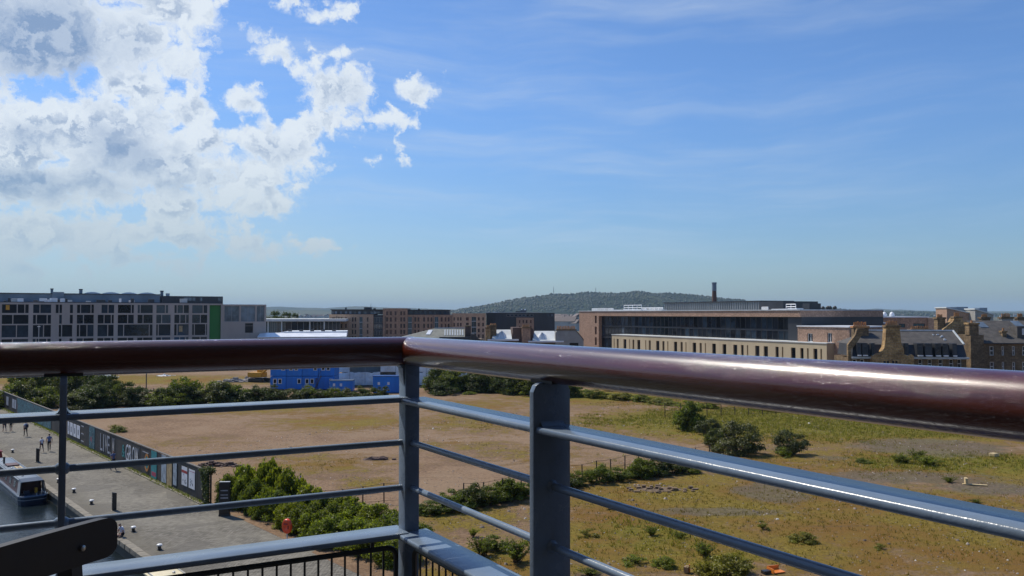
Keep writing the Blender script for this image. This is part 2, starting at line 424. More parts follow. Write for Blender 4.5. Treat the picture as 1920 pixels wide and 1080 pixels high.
simple('trouser_black', (0.018, 0.018, 0.022), 0.85, 0.2, 6)
simple('shorts_dark', (0.03, 0.03, 0.05), 0.85, 0.2, 6)
simple('shoe', (0.03, 0.028, 0.03), 0.6, 0.2, 6)
simple('bag', (0.02, 0.025, 0.06), 0.7, 0.2, 6)
simple('mast_metal', (0.10, 0.10, 0.11), 0.5, 0.1, 1)
simple('far_wall', (0.50, 0.48, 0.44), 0.85, 0.25, 0.05)
simple('far_roof', (0.16, 0.13, 0.12), 0.8, 0.25, 0.05)
simple('window_frame', (0.30, 0.29, 0.28), 0.5, 0.1, 2)
simple('sash_white', (0.62, 0.62, 0.60), 0.5, 0.1, 2)
simple('frame_dark', (0.03, 0.03, 0.035), 0.4, 0.1, 2)
glassmat('glass_dark', (0.012, 0.015, 0.020), 0.08, 0.35)
glassmat('glass_blue', (0.022, 0.035, 0.05), 0.06, 0.7)
glassmat('glass_green', (0.05, 0.09, 0.10), 0.08)
glassmat('glass_red', (0.07, 0.028, 0.018), 0.2)
glassmat('glass_pale', (0.11, 0.14, 0.17), 0.06, 0.8)
brickmat('brick_peach', (0.58, 0.36, 0.225), (0.53, 0.32, 0.20), (0.52, 0.38, 0.27), 0.5, 0.16, var=0.12)
brickmat('brick_red', (0.45, 0.26, 0.16), (0.40, 0.225, 0.14), (0.40, 0.28, 0.20), 0.5, 0.16, var=0.12)
brickmat('brick_pink', (0.45, 0.285, 0.195), (0.41, 0.255, 0.175), (0.41, 0.29, 0.22), 0.5, 0.2, var=0.12)
brickmat('stone_gold', (0.50, 0.32, 0.14), (0.30, 0.175, 0.075), (0.33, 0.24, 0.14), 0.85, 0.38, mort=0.05, var=0.35)
brickmat('stone_brown', (0.30, 0.205, 0.105), (0.19, 0.125, 0.065), (0.17, 0.125, 0.08), 0.8, 0.36, mort=0.045, var=0.3)
brickmat('stone_sooty', (0.21, 0.145, 0.08), (0.13, 0.09, 0.055), (0.17, 0.125, 0.075), 0.8, 0.36, mort=0.045, var=0.3)
leafmat('leaf_dark', (0.066, 0.088, 0.020), trans=0.42)
leafmat('leaf_mid', (0.125, 0.158, 0.026), trans=0.5)
leafmat('leaf_bright', (0.175, 0.215, 0.025), trans=0.52)
leafmat('leaf_grey', (0.095, 0.108, 0.042), trans=0.35)
leafmat('grass_blade', (0.19, 0.155, 0.028), 0.4, (1.35, 1.0, 0.6), 0.35)
leafmat('grass_green', (0.18, 0.185, 0.022), 0.35, (1.2, 1.0, 0.6), 0.35)
leafmat('far_tree', (0.035, 0.052, 0.018), trans=0.1)

# varnished hardwood of the handrail: slanting scratches catch the sun
def wood_mat():
    m, t, b, out = newmat('varnished_wood')
    co = t.node('ShaderNodeTexCoord').outputs['Object']
    mp = t.node('ShaderNodeMapping'); t.put(mp.inputs['Vector'], co); mp.inputs['Scale'].default_value = (1.6, 26, 26)
    g = t.noise(mp.outputs[0], 1.0, 7, 0.65, 0.6)
    cc = t.mix(t.ramp(g, 0.3, 0.7), (0.042, 0.006, 0.0022), (0.120, 0.019, 0.006))
    m2 = t.node('ShaderNodeMapping'); t.put(m2.inputs['Vector'], co); m2.inputs['Scale'].default_value = (140, 950, 950); m2.inputs['Rotation'].default_value = (0, 0, R(24))
    sc = t.noise(m2.outputs[0], 1.0, 3, 0.6)
    sp = t.noise(co, 1000, 2, 0.5)
    h = t.math('ADD', t.math('MULTIPLY', t.ramp(sc, 0.53, 0.78), 1.0), t.math('MULTIPLY', t.ramp(sp, 0.62, 0.8), 1.3))
    P(b, Base_Color=cc, Roughness=0.30, Specular_IOR_Level=0.45, Coat_Weight=1.0, Coat_Roughness=0.07, Coat_IOR=1.5,
      Normal=t.bump(g, 0.15, 0.002), Coat_Normal=t.bump(h, 0.42, 0.0008))
wood_mat()

# ------------------------------------------------------------------ field, ground, towpath, canal, hills
S_EDGE, S_HOARD, S_BANK, Z_WATER = 15.1, 22.8, 2.6, -0.85

def field_mat():
    m, t, b, out = newmat('field_soil')
    co = t.node('ShaderNodeTexCoord').outputs['Object']
    g = t.node('ShaderNodeAttribute', attribute_name='grass').outputs['Fac']
    gr = t.node('ShaderNodeAttribute', attribute_name='green').outputs['Fac']
    asp = t.node('ShaderNodeAttribute', attribute_name='tarmac').outputs['Fac']
    n1 = t.noise(co, 0.55, 8, 0.68); n2 = t.noise(co, 3.2, 6, 0.65); n3 = t.noise(co, 14.0, 4, 0.6); n0 = t.noise(co, 0.10, 8, 0.66)
    gravel = t.mix(t.ramp(n2, 0.3, 0.72), (0.17, 0.105, 0.062), (0.315, 0.205, 0.122))
    gravel = t.mix(t.math('MULTIPLY', t.ramp(n0, 0.42, 0.62), 0.6), gravel, (0.285, 0.20, 0.125))
    gravel = t.mix(t.math('MULTIPLY', t.ramp(n0, 0.50, 0.36), 0.45), gravel, (0.14, 0.088, 0.052))
    gravel = t.mix(t.ramp(n3, 0.62, 0.74), gravel, (0.42, 0.32, 0.22))
    gravel = t.mix(t.ramp(n3, 0.36, 0.28), gravel, (0.085, 0.06, 0.042))
    moss = t.mix(t.ramp(n2, 0.3, 0.7), (0.145, 0.104, 0.016), (0.26, 0.19, 0.034))
    moss = t.mix(t.ramp(n0, 0.41, 0.60), moss, (0.20, 0.11, 0.026))
    green = t.mix(t.ramp(n2, 0.3, 0.7), (0.115, 0.104, 0.012), (0.22, 0.185, 0.026))
    moss = t.mix(t.ramp(t.math('ADD', gr, t.math('MULTIPLY', t.math('SUBTRACT', n1, 0.5), 1.2)), 0.35, 0.75), moss, green)
    k = t.ramp(t.math('ADD', t.math('ADD', g, 0.10), t.math('ADD', t.math('MULTIPLY', t.math('SUBTRACT', n1, 0.5), 1.5), t.math('MULTIPLY', t.math('SUBTRACT', n2, 0.5), 0.8))), 0.30, 0.72)
    c = t.mix(k, gravel, moss)
    tar = t.mix(t.ramp(n2, 0.35, 0.7), (0.10, 0.088, 0.072), (0.17, 0.15, 0.122))
    ka = t.ramp(t.math('ADD', asp, t.math('ADD', t.math('MULTIPLY', t.math('SUBTRACT', n1, 0.5), 1.1), t.math('MULTIPLY', t.math('SUBTRACT', n2, 0.5), 0.7))), 0.42, 0.62)
    c = t.mix(t.math('MULTIPLY', ka, 0.62), c, tar)
    # long wheel ruts
    mp = t.node('ShaderNodeMapping'); t.put(mp.inputs['Vector'], co); mp.inputs['Rotation'].default_value = (0, 0, R(-12)); mp.inputs['Scale'].default_value = (0.05, 0.9, 1)
    rut = t.ramp(t.noise(mp.outputs[0], 1.0, 4, 0.55, 0.4), 0.60, 0.68)
    c = t.mix(t.math('MULTIPLY', rut, 0.35), c, (0.11, 0.075, 0.045))
    h = t.math('ADD', t.math('MULTIPLY', n3, 0.5), t.math('ADD', n2, t.math('MULTIPLY', k, t.noise(co, 9, 5, 0.7))))
    P(b, Base_Color=c, Roughness=0.95, Specular_IOR_Level=0.15, Normal=t.bump(h, 0.9, 0.10))
    return m
field_mat()

def ell(px, py, rx, ry, w=1.0, power=1.0):
    """ellipse on the ground given by its photo pixels -> (centre, semi-axes, weight)"""
    c = ground(px, py); a = ground(px + rx, py) - c
    d0, d1 = ground(px, py - ry), ground(px, py + ry)
    return (c.x, c.y, abs(a.x), max(0.5, (d0.y - d1.y) / 2), w)
GRASS = [ell(*a) for a in (
    (1560, 792, 400, 30, 1.0), (1780, 870, 300, 34, .75), (1900, 810, 200, 14, .4), (1150, 745, 200, 14, .7), (880, 760, 120, 12, .55), (950, 800, 140, 20, .35),
    (1300, 940, 260, 45, .85), (1650, 970, 300, 60, .8), (1240, 1010, 210, 50, .95), (1560, 1040, 200, 45, .65), (1850, 1020, 200, 60, .8), (1750, 940, 250, 30, .6), (1480, 870, 240, 30, .55),
    (880, 970, 110, 28, .6), (950, 1060, 170, 40, .7), (650, 790, 140, 16, .6), (500, 770, 200, 10, .5), (350, 830, 130, 14, .3), (600, 870, 140, 20, .5), (500, 850, 120, 14, .35), (1000, 850, 140, 20, .4), (900, 790, 160, 18, .5),
    (860, 835, 130, 13, .4), (700, 905, 60, 12, .5), (250, 775, 90, 9, .45), (220, 712, 260, 8, .8), (60, 708, 120, 9, .8), (420, 715, 160, 8, .5), (1720, 780, 150, 12, .7), (1100, 880, 120, 16, .45), (1400, 900, 200, 18, .6))]
GREEN = [ell(*a) for a in ((1540, 790, 400, 26, .95), (1800, 868, 240, 22, .7), (1230, 1000, 160, 40, .6), (1000, 1030, 160, 50, .5), (1380, 1060, 140, 40, .5), (1130, 742, 190, 10, .7), (200, 705, 260, 7, .5), (1150, 860, 190, 14, .4))]
TAR = [ell(*a) for a in ((1740, 838, 130, 16, .95), (1440, 925, 62, 17, .9), (1700, 895, 170, 13, .75), (1360, 960, 160, 7, .75), (1300, 955, 120, 6, .6), (1850, 915, 90, 14, .8), (1560, 858, 40, 6, .6), (1880, 1000, 70, 12, .5))]
def fieldval(L, X, Y):
    r = np.zeros_like(X)
    for (cx, cy, rx, ry, w) in L:
        q = np.sqrt(((X - cx) / rx) ** 2 + ((Y - cy) / ry) ** 2)
        r = np.maximum(r, w * np.clip(1.35 - 0.75 * q, 0, 1.0))
    return r
def relief(X, Y):
    return 0.22 * (fbm(X / 7.0, Y / 7.0, 3) - 0.5) + 0.10 * (fbm(X / 1.6, Y / 1.6, 9, 3) - 0.5)

def build_field():
    s = np.concatenate([np.arange(S_HOARD + 0.15, 130, 0.6), np.arange(130, 262, 1.5)])
    t = np.concatenate([np.arange(-60, 150, 0.6), np.arange(150, 301, 2.0)])
    gs, gt = np.meshgrid(s, t, indexing='ij')
    X = CN.x * gs + CD.x * gt; Y = CN.y * gs + CD.y * gt
    Z = relief(X, Y) * np.clip((gs - S_HOARD) / 3, 0, 1)
    v = np.stack([X, Y, Z], -1).reshape(-1, 3)
    ns, nt = gs.shape; idx = np.arange(ns * nt).reshape(ns, nt)
    f = np.stack([idx[:-1, :-1], idx[1:, :-1], idx[1:, 1:], idx[:-1, 1:]], -1).reshape(-1, 4)
    me = mesh_np('field', v, f)
    me.polygons.foreach_set('use_smooth', np.ones(len(f), dtype=bool))
    for nm, L in (('grass', GRASS), ('green', GREEN), ('tarmac', TAR)):
        a = me.attributes.new(nm, 'FLOAT', 'POINT')
        a.data.foreach_set('value', fieldval(L, X, Y).ravel().astype(np.float32))
    o = link('field', me, None, MATS['field_soil']); o['kind'] = 'structure'
    # earth edge under the field so that it is a body, not a film
    m = MB(); c = [ST(S_HOARD + .15, -60), ST(261, -60), ST(261, 300), ST(S_HOARD + .15, 300)]
    for i in range(4):
        a, b2 = c[i], c[(i + 1) % 4]
        m.add([(a.x, a.y, -0.5), (b2.x, b2.y, -0.5), (b2.x, b2.y, 0.0), (a.x, a.y, 0.0)], [(0, 1, 2, 3)])
    m.build('field_edge', MATS['rubble'], o)
build_field()

def far_ground():
    m, t, b, out = newmat('far_ground')
    co = t.node('ShaderNodeTexCoord').outputs['Object']
    n = t.noise(co, 0.012, 8, 0.65)
    c = t.mix(t.ramp(n, 0.35, 0.65), (0.06, 0.07, 0.03), (0.17, 0.15, 0.12))
    P(b, Base_Color=c, Roughness=0.95, Specular_IOR_Level=0.1)
    mb = MB(); z = -0.45
    a, b_, c_, d_ = ST(S_HOARD, -8000, z), ST(11000, -8000, z), ST(11000, 11000, z), ST(S_HOARD, 11000, z)
    mb.add([a, b_, c_, d_], [(0, 1, 2, 3)])
    a, b_, c_, d_ = ST(-6000, -8000, -0.02), ST(S_BANK, -8000, -0.02), ST(S_BANK, 11000, -0.02), ST(-6000, 11000, -0.02)
    mb.add([a, b_, c_, d_], [(0, 1, 2, 3)])
    a, b_, c_, d_ = ST(S_BANK, -8000, -0.02), ST(S_BANK, -8000, -2.2), ST(S_BANK, 11000, -2.2), ST(S_BANK, 11000, -0.02)
    mb.add([a, b_, c_, d_], [(0, 1, 2, 3)])
    o = mb.build('ground', m); o['kind'] = 'structure'
far_ground()

def towpath():
    m, t, b, out = newmat('setts')
    co = t.node('ShaderNodeTexCoord').outputs['Object']
    wv = t.vmath('ADD', co, t.vmath('MULTIPLY', t.vmath('SUBTRACT', t.noise(co, 1.3, 3, 0.6, color=True), (0.5, 0.5, 0.5)), (0.14, 0.14, 0)))
    sx, sy, sz = t.sep(wv)
    br = t.node('ShaderNodeTexBrick'); t.put(br.inputs['Vector'], t.comb(sy, sx, 0.0)); br.inputs['Scale'].default_value = 1.0
    br.inputs['Brick Width'].default_value = 0.26; br.inputs['Row Height'].default_value = 0.15; br.inputs['Mortar Size'].default_value = 0.018; br.inputs['Mortar Smooth'].default_value = 0.6
    br.inputs['Color1'].default_value = (0, 0, 0, 1); br.inputs['Color2'].default_value = (1, 1, 1, 1); br.inputs['Mortar'].default_value = (.5, .5, .5, 1)
    n0 = t.noise(co, 0.35, 7, 0.65); n1 = t.noise(co, 2.2, 6, 0.65)
    worn = t.ramp(t.noise(co, 0.22, 6, 0.6), 0.40, 0.58)
    joint = t.math('SUBTRACT', 1.0, br.outputs['Fac'])
    stone = t.mix(br.outputs['Color'], (0.13, 0.118, 0.095), (0.27, 0.245, 0.20))
    setts = t.mix(joint, (0.06, 0.052, 0.038), stone)
    dust = t.mix(t.ramp(n1, 0.3, 0.7), (0.165, 0.15, 0.118), (0.27, 0.248, 0.20))
    c = t.mix(t.math('MULTIPLY', worn, 0.6), setts, dust)
    c = t.mix(t.math('MULTIPLY', t.ramp(n0, 0.52, 0.68), 0.45), c, (0.13, 0.12, 0.10))
    pv = t.node('ShaderNodeTexVoronoi'); t.put(pv.inputs['Vector'], co); pv.inputs['Scale'].default_value = 0.28
    patch = t.ramp(t.math('ADD', t.sep(pv.outputs['Color'])[0], t.math('MULTIPLY', t.math('SUBTRACT', n1, 0.5), 0.25)), 0.70, 0.76)
    c = t.mix(t.math('MULTIPLY', patch, 0.5), c, (0.11, 0.10, 0.085))
    x, y, z = t.sep(co)
    edge = t.ramp(y, 2.6, 0.6)       # grubby band by the water
    c = t.mix(t.math('MULTIPLY', edge, t.ramp(n1, 0.35, 0.6, 0.2, 0.7)), c, (0.12, 0.105, 0.075))
    h = t.math('ADD', t.math('MULTIPLY', joint, t.math('SUBTRACT', 1.0, t.math('MULTIPLY', worn, 0.8))), t.math('MULTIPLY', n1, 0.6))
    P(b, Base_Color=c, Roughness=0.88, Specular_IOR_Level=0.25, Normal=t.bump(h, 0.7, 0.03))
    # local x along the canal, local y away from the water
    s = np.arange(0.46, 8.2, 0.35); tt = np.arange(-40, 331, 0.7)
    gs, gt = np.meshgrid(s, tt, indexing='ij')
    Z = 0.07 * (fbm(gs / 1.8, gt / 1.8, 21, 4) - 0.5) + 0.05 * (fbm(gs / 5, gt / 5, 5, 3) - 0.5)
    Z *= np.clip((gs - 0.46) / 0.8, 0, 1)
    v = np.stack([gt, gs, Z - 0.005], -1).reshape(-1, 3); ns, nt = gs.shape; idx = np.arange(ns * nt).reshape(ns, nt)
    f = np.stack([idx[:-1, :-1], idx[:-1, 1:], idx[1:, 1:], idx[1:, :-1]], -1).reshape(-1, 4)[:, ::-1]
    me = mesh_np('towpath', v, f); me.polygons.foreach_set('use_smooth', np.ones(len(f), dtype=bool))
    o = link('towpath', me, None, m); o['kind'] = 'structure'
    # local frame: +x = -CD so that +y = +CN
    p = ST(S_EDGE, 0); o.location = (p.x, p.y, 0); o.rotation_euler = (0, 0, math.atan2(-CD.y, -CD.x)); 
    return o
TOW = towpath()
TOWM = TOW.rotation_euler.z     # local x runs toward the camera end, so a towpath distance t has local x = -t
def towmesh_fix():
    me = TOW.data; n = len(me.vertices); a = np.empty(n * 3, dtype=np.float32); me.vertices.foreach_get('co', a)
    a = a.reshape(-1, 3); a[:, 0] *= -1; me.vertices.foreach_set('co', a.ravel()); me.flip_normals(); me.update()
towmesh_fix()
def coping():
    simple('coping_stone', (0.235, 0.205, 0.155), 0.85, 0.28, 1.3, dirt=0.35, bump=0.5, bscale=9, bdist=0.02)
    simple('quay_wall', (0.085, 0.075, 0.055), 0.8, 0.3, 0.9, dirt=0.4, bump=0.7, bscale=5, bdist=0.05)
    rnd = random.Random(4); protos = []
    for k in range(5):
        L = 0.98 + 0.1 * rnd.random(); m = MB()
        j = lambda: rnd.uniform(-.012, .012)
        m.hexa([(-L / 2 + j(), j() - .02, -.28), (L / 2 + j(), j() - .02, -.28), (L / 2, .46, -.28), (-L / 2, .46, -.28),
                (-L / 2 + j(), j() - .02, .03 + j()), (L / 2 + j(), j() - .02, .03 + j()), (L / 2 + j(), .46 + j(), .02 + j()), (-L / 2 + j(), .46 + j(), .02 + j())])
        o = m.build('coping_stone', MATS['coping_stone'], None, bevel=0.025); protos.append(o.data); bpy.data.objects.remove(o)
    t = 22.0; 
    while t < 112:
        o = link('coping_stone', protos[rnd.randrange(5)], TOW); o.location = (-t - .54, 0, 0); t += 1.09
    m = MB(); m.box(40, -22, 0, .46, -.28, .02); m.box(-112, -330, 0, .46, -.28, .02)
    m.build('coping_run', MATS['coping_stone'], TOW)
    m = MB(); m.box(40, -330, .05, 7.6, -2.4, -.285)
    m.build('quay_wall', MATS['quay_wall'], TOW)
    # low kerb and weedy strip at the foot of the hoarding
    m = MB(); m.box(-61.3, -330, 7.3, 7.85, -.3, .06); m.build('kerb', MATS['coping_stone'], TOW)
coping()

def canal():
    m, t, b, out = newmat('canal_water')
    co = t.node('ShaderNodeTexCoord').outputs['Object']
    mp = t.node('ShaderNodeMapping'); t.put(mp.inputs['Vector'], co); mp.inputs['Scale'].default_value = (1.0, 1.6, 1); mp.inputs['Rotation'].default_value = (0, 0, R(15))
    n1 = t.noise(mp.outputs[0], 1.9, 4, 0.6, 0.4); n2 = t.noise(mp.outputs[0], 6.5, 3, 0.6)
    calm = t.ramp(t.noise(co, 0.12, 3), 0.35, 0.65, 0.45, 1.0)
    h = t.math('MULTIPLY', t.math('ADD', n1, t.math('MULTIPLY', n2, 0.35)), calm)
    P(b, Base_Color=(0.012, 0.018, 0.02), Roughness=0.06, IOR=1.33, Specular_IOR_Level=0.5, Normal=t.bump(h, 0.55, 0.10))
    mb = MB(); mb.add([ST(S_BANK - .5, -300, Z_WATER), ST(S_EDGE + .5, -300, Z_WATER), ST(S_EDGE + .5, 600, Z_WATER), ST(S_BANK - .5, 600, Z_WATER)], [(0, 1, 2, 3)])
    o = mb.build('canal_water', m); o['kind'] = 'structure'
canal()

def hills():
    """wooded hill about 4 km away and paler ridges behind it"""
    m, t, b, out = newmat('hill_wood')
    co = t.node('ShaderNodeTexCoord').outputs['Object']
    n = t.noise(co, 0.018, 7, 0.65); n2 = t.noise(co, 0.004, 5, 0.6)
    c = t.mix(t.ramp(n, 0.35, 0.7), (0.014, 0.024, 0.012), (0.040, 0.055, 0.026))
    c = t.mix(t.math('MULTIPLY', t.ramp(n2, 0.56, 0.64), 0.7), c, (0.07, 0.08, 0.04))
    P(b, Base_Color=c, Roughness=0.95, Specular_IOR_Level=0.1, Normal=t.bump(n, 1.0, 8.0))
    def ridge(name, prof, Y, depth, bump, nx, ny, mat_, seed):
        xs = np.linspace(prof[0][0], prof[-1][0], nx); ys = np.linspace(0, 1, ny)
        hp = np.interp(xs, [p[0] for p in prof], [p[1] for p in prof])
        gx, gy = np.meshgrid(xs, ys, indexing='ij')
        H = (HOR - hp)[:, None] / F * Y + CAMZ          # ridge height in metres
        cross = np.where(gy < .5, np.sin(np.clip(gy / .5, 0, 1) * math.pi / 2) ** 1.2, np.cos(np.clip((gy - .5) / .5, 0, 1) * math.pi / 2))
        YY = Y + (gy - .5) * depth
        XX = (gx - 960) / F * Y
        n = fbm(XX / (14 * bump), YY / (14 * bump), seed, 4)
        Z = H * cross + (n - .5) * 1.5 * bump * np.clip(H / 40, 0, 1) * 1.6 + (fbm(XX / 300, YY / 300, seed + 5, 3) - .5) * H * .45 * np.where(gy < .48, 1, 0) - 2
        v = np.stack([XX, YY, Z], -1).reshape(-1, 3); idx = np.arange(nx * ny).reshape(nx, ny)
        f = np.stack([idx[:-1, :-1], idx[1:, :-1], idx[1:, 1:], idx[:-1, 1:]], -1).reshape(-1, 4)
        o = link(name, mesh_np(name, v, f), None, mat_); o['kind'] = 'structure'; return o, (XX, YY, Z)
    prof = [(700, 592), (790, 589), (850, 583), (880, 577), (915, 571), (950, 565), (990, 558), (1020, 554), (1040, 551), (1070, 553), (1095, 549), (1120, 548), (1160, 551), (1200, 552),
            (1240, 553), (1280, 556), (1320, 559), (1345, 563), (1400, 568), (1450, 573), (1520, 579), (1620, 583), (1750, 586), (1900, 590)]
    o, (XX, YY, Z) = ridge('wooded_hill', prof, 4000, 1700, 6.0, 700, 60, m, 3)
    # tree crowns that read as one wood
    rnd = np.random.default_rng(7); k = 9000
    i = rnd.integers(0, 700, k); j = rnd.integers(6, 34, k)
    ico = np.array([(0, 0, 1), (.89, 0, .45), (.28, .85, .45), (-.72, .53, .45), (-.72, -.53, .45), (.28, -.85, .45), (.72, .53, -.3), (-.28, .85, -.3), (-.89, 0, -.3), (-.28, -.85, -.3), (.72, -.53, -.3)])
    fc = np.array([(0, 1, 2), (0, 2, 3), (0, 3, 4), (0, 4, 5), (0, 5, 1), (1, 6, 2), (2, 7, 3), (3, 8, 4), (4, 9, 5), (5, 10, 1), (2, 6, 7), (3, 7, 8), (4, 8, 9), (5, 9, 10), (1, 10, 6)])
    c = np.stack([XX[i, j], YY[i, j], Z[i, j]], -1) + rnd.normal(0, 6, (k, 3)) * (1, 1, .1)
    keep = c[:, 2] > 6; c = c[keep]; k = len(c)
    sc = rnd.uniform(3, 6.5, (k, 1, 1)) * rnd.uniform(.75, 1.25, (k, 1, 3)) * rnd.uniform(.8, 1.2, (k, 11, 1))
    v = (c[:, None, :] + ico[None] * sc).reshape(-1, 3)
    f = (fc[None] + (np.arange(k) * 11)[:, None, None]).reshape(-1, 3)
    w = link('hill_wood', mesh_np('hill_wood', v, f), None, MATS['far_tree'])
    tag(w, 'dense dark wood covering the long hill', 'wood', kind='stuff')
    m2, t, b, out = newmat('far_hill')
    P(b, Base_Color=t.mix(t.ramp(t.noise(t.node('ShaderNodeTexCoord').outputs['Object'], 0.002, 6, .6), .35, .65), (.04, .055, .03), (.10, .105, .06)), Roughness=0.95, Specular_IOR_Level=0.1)
    ridge('far_hills', [(-900, 583), (-500, 580), (0, 583), (300, 580), (480, 577), (540, 575.5), (600, 577.5), (660, 574.5), (760, 577), (860, 581), (1000, 583), (1300, 582), (1500, 583), (1590, 580.5), (1640, 579), (1700, 581.5), (1800, 584), (2000, 583), (2400, 580), (3000, 584)], 8600, 1600, 6.0, 500, 30, m2, 11)
    ridge('low_hills', [(-600, 588), (0, 586), (470, 583), (520, 580.5), (560, 582), (600, 581), (640, 583), (760, 586), (1400, 588), (1560, 584.5), (1750, 586), (2100, 585), (2500, 588)], 6000, 1200, 6.0, 400, 30, m2, 15)
hills()
# ------------------------------------------------------------------ balcony: railing, floor, chair
YC = 2.05
CORNER = Vector((-192 / F * YC, YC))
A_L, A_R = R(62), R(-32)
DL = Vector((-math.sin(A_L), -math.cos(A_L)))      # from the corner along the left run
DR = Vector((-math.sin(A_R), -math.cos(A_R)))      # from the corner along the right run (toward the viewer)
K = YC / F
H_RAIL = CAMZ - 70.0 * K; H_B1 = CAMZ - 159 * K; H_R1 = CAMZ - 239 * K; H_R2 = CAMZ - 322 * K; H_B2 = CAMZ - 404 * K
R_RAIL = 0.0355; FLOOR_Z = CAMZ - 1.17

def balcony():
    root = thing('balcony_railing', 'blue-grey steel balcony railing with a round varnished wooden handrail', 'railing', (CORNER.x, CORNER.y, FLOOR_Z))
    zb = FLOOR_Z
    steel = MATS['steel_paint']
    def run(d, length, posts, flip):
        # frame object so that local +x runs along d, local y across
        ang = math.atan2(d.y, d.x)
        def place(o): o.rotation_euler = (0, 0, ang); return o
        # handrail with a slightly domed elbow at the corner
        n = 40; m = MB()
        pts = [(-0.004 + (length + .004) * i / 60, 0, H_RAIL - zb) for i in range(61)]
        m.tube(pts, R_RAIL, n)
        h = place(m.build('handrail', MATS['varnished_wood'], root, smooth=True))
        x0 = 0.02
        nodes = [0.0] + list(posts) + [length]
        def rounded_bar(name, w, th, zc, yoff=0.0):
            # flat bar with rounded long edges, one length between each pair of posts
            for i in range(len(nodes) - 1):
                a, b = nodes[i] + (0.016 if i == 0 else 0.0065), nodes[i + 1] - 0.0065
                r = th / 2; poly = []
                for k in range(7):
                    q = -math.pi / 2 + math.pi * k / 6; poly.append((w / 2 - r * .55 + r * .55 * math.cos(q), r * math.sin(q)))
                for k in range(7):
                    q = math.pi / 2 + math.pi * k / 6; poly.append((-w / 2 + r * .55 + r * .55 * math.cos(q), r * math.sin(q)))
                m = MB(); m.prism([(p[0] + yoff, p[1] + zc - zb) for p in poly], 'x', a, b)
                # weld fillets against the plate posts
                for e, sg, ok in ((a, 1, i > 0), (b, -1, i < len(nodes) - 2)):
                    if ok: m.prism([(e, zc - zb + r * .9), (e + sg * .009, zc - zb + r * .95), (e + sg * .003, zc - zb + r + .003), (e, zc - zb + r + .009)], 'y', yoff - w / 2 + .012, yoff + w / 2 - .012)
                place(m.build(name, steel, root, smooth=True))
        rounded_bar('flat_rail', 0.074, 0.0125, H_B1 + .0015 * flip)
        rounded_bar('flat_rail', 0.086, 0.0125, H_B2 + .0015 * flip)
        for zc in (H_R1, H_R2):
            m = MB(); m.tube([(0.01 + (length - .01) * i / 30, 0, zc - zb) for i in range(31)], 0.0075, 14)
            place(m.build('rod', steel, root, smooth=True))
        for p in posts:
            w, c, top = 0.082, 0.017, H_RAIL - R_RAIL * .93 - zb
            poly = [(-w / 2, 0), (w / 2, 0), (w / 2, top - c), (w / 2 - c * .35, top - c * .3), (w / 2 - c, top), (-w / 2 + c, top), (-w / 2 + c * .35, top - c * .3), (-w / 2, top - c)]
            m = MB(); m.prism(poly, 'x', p - .0065, p + .0065)
            place(m.build('post', steel, root, smooth=True, bevel=0.0012))
            for zc in (H_R1, H_R2):
                for sg in (-1, 1):
                    m = MB(); m.tube([(p + sg * .006, 0, zc - zb), (p + sg * .0095, 0, zc - zb), (p + sg * .013, 0, zc - zb)], [.0125, .0112, .0078], 12); place(m.build('weld_bead', steel, root, smooth=True))
            # saddle plate between post and wood
            m = MB(); m.box(p - .035, p + .035, -.02, .02, top - .002, top + .004); place(m.build('saddle_plate', MATS['dark_steel'], root))
        # lower infill panel of thin dark bars
        segs = []
        for i in range(len(nodes) - 1):
            a, b = nodes[i] + (0.033 if i == 0 else .02), nodes[i + 1] - .02
            z1, z0 = H_B2 - .034 - zb, 0.07; rc = .022
            m = MB(); path = []
            for (cx, cz, q0) in ((a + rc, z1 - rc, math.pi), (b - rc, z1 - rc, math.pi / 2), (b - rc, z0 + rc, 0), (a + rc, z0 + rc, -math.pi / 2)):
                for k in range(6):
                    q = q0 - math.pi / 2 * k / 5; path.append((cx + rc * math.cos(q), 0, cz + rc * math.sin(q)))
            path.append(path[0]); m.tube(path, .0065, 8, caps=False)
            fr = place(m.build('infill_frame', MATS['dark_steel'], root, smooth=True))
            nb = int((b - a) / .0315); bm_ = None
            for k in range(1, nb):
                x = a + (b - a) * k / nb
                if bm_ is None:
                    m = MB(); m.tube([(0, 0, z0), (0, 0, z1)], .0027, 6); o = m.build('bar', MATS['dark_steel'], fr, smooth=True); bm_ = o.data
                else: o = link('bar', bm_, fr)
                o.location = (x, 0, 0)
            for e in (a + .06, b - .06):
                m = MB(); m.tube([(e, 0, z1), (e, 0, z1 + .036)], .005, 6)
                place(m.build('hanger', MATS['dark_steel'], root))
    # post spacing from the photograph: right plate 0.61 m, left plate 0.73 m from the corner
    def along(d, px):     # distance along a run at which it crosses a photo column
        k = (px - 960) / F
        return (k * CORNER.y - CORNER.x) / (d.x - k * d.y)
    pr, pl = along(DR, 1031), along(DL, 122)
    run(DL, 2.3, [pl, pl + .72, pl + 1.44], 1)
    run(DR, 2.4, [pr, pr + 1.22], -1)
    # corner post: square section turned with the right run
    m = MB(); w = .0195; top = H_RAIL - R_RAIL * .6 - zb
    m.box(-w, w, -w, w, 0, top)
    o = m.build('corner_post', steel, root, smooth=True, bevel=0.004); o.rotation_euler = (0, 0, math.atan2(DR.y, DR.x))
    m = MB(); m.prism([(w, top - .06), (w + .004, top - .02), (w + .02, top - .004), (w, top)], 'y', -w * .8, w * .8)
    o = m.build('gusset', steel, root); o.rotation_euler = (0, 0, math.atan2(DL.y, DL.x))
    # domed elbow of the wood at the corner
    m = MB(); n = 28; prof = []
    vs, fs = [], []
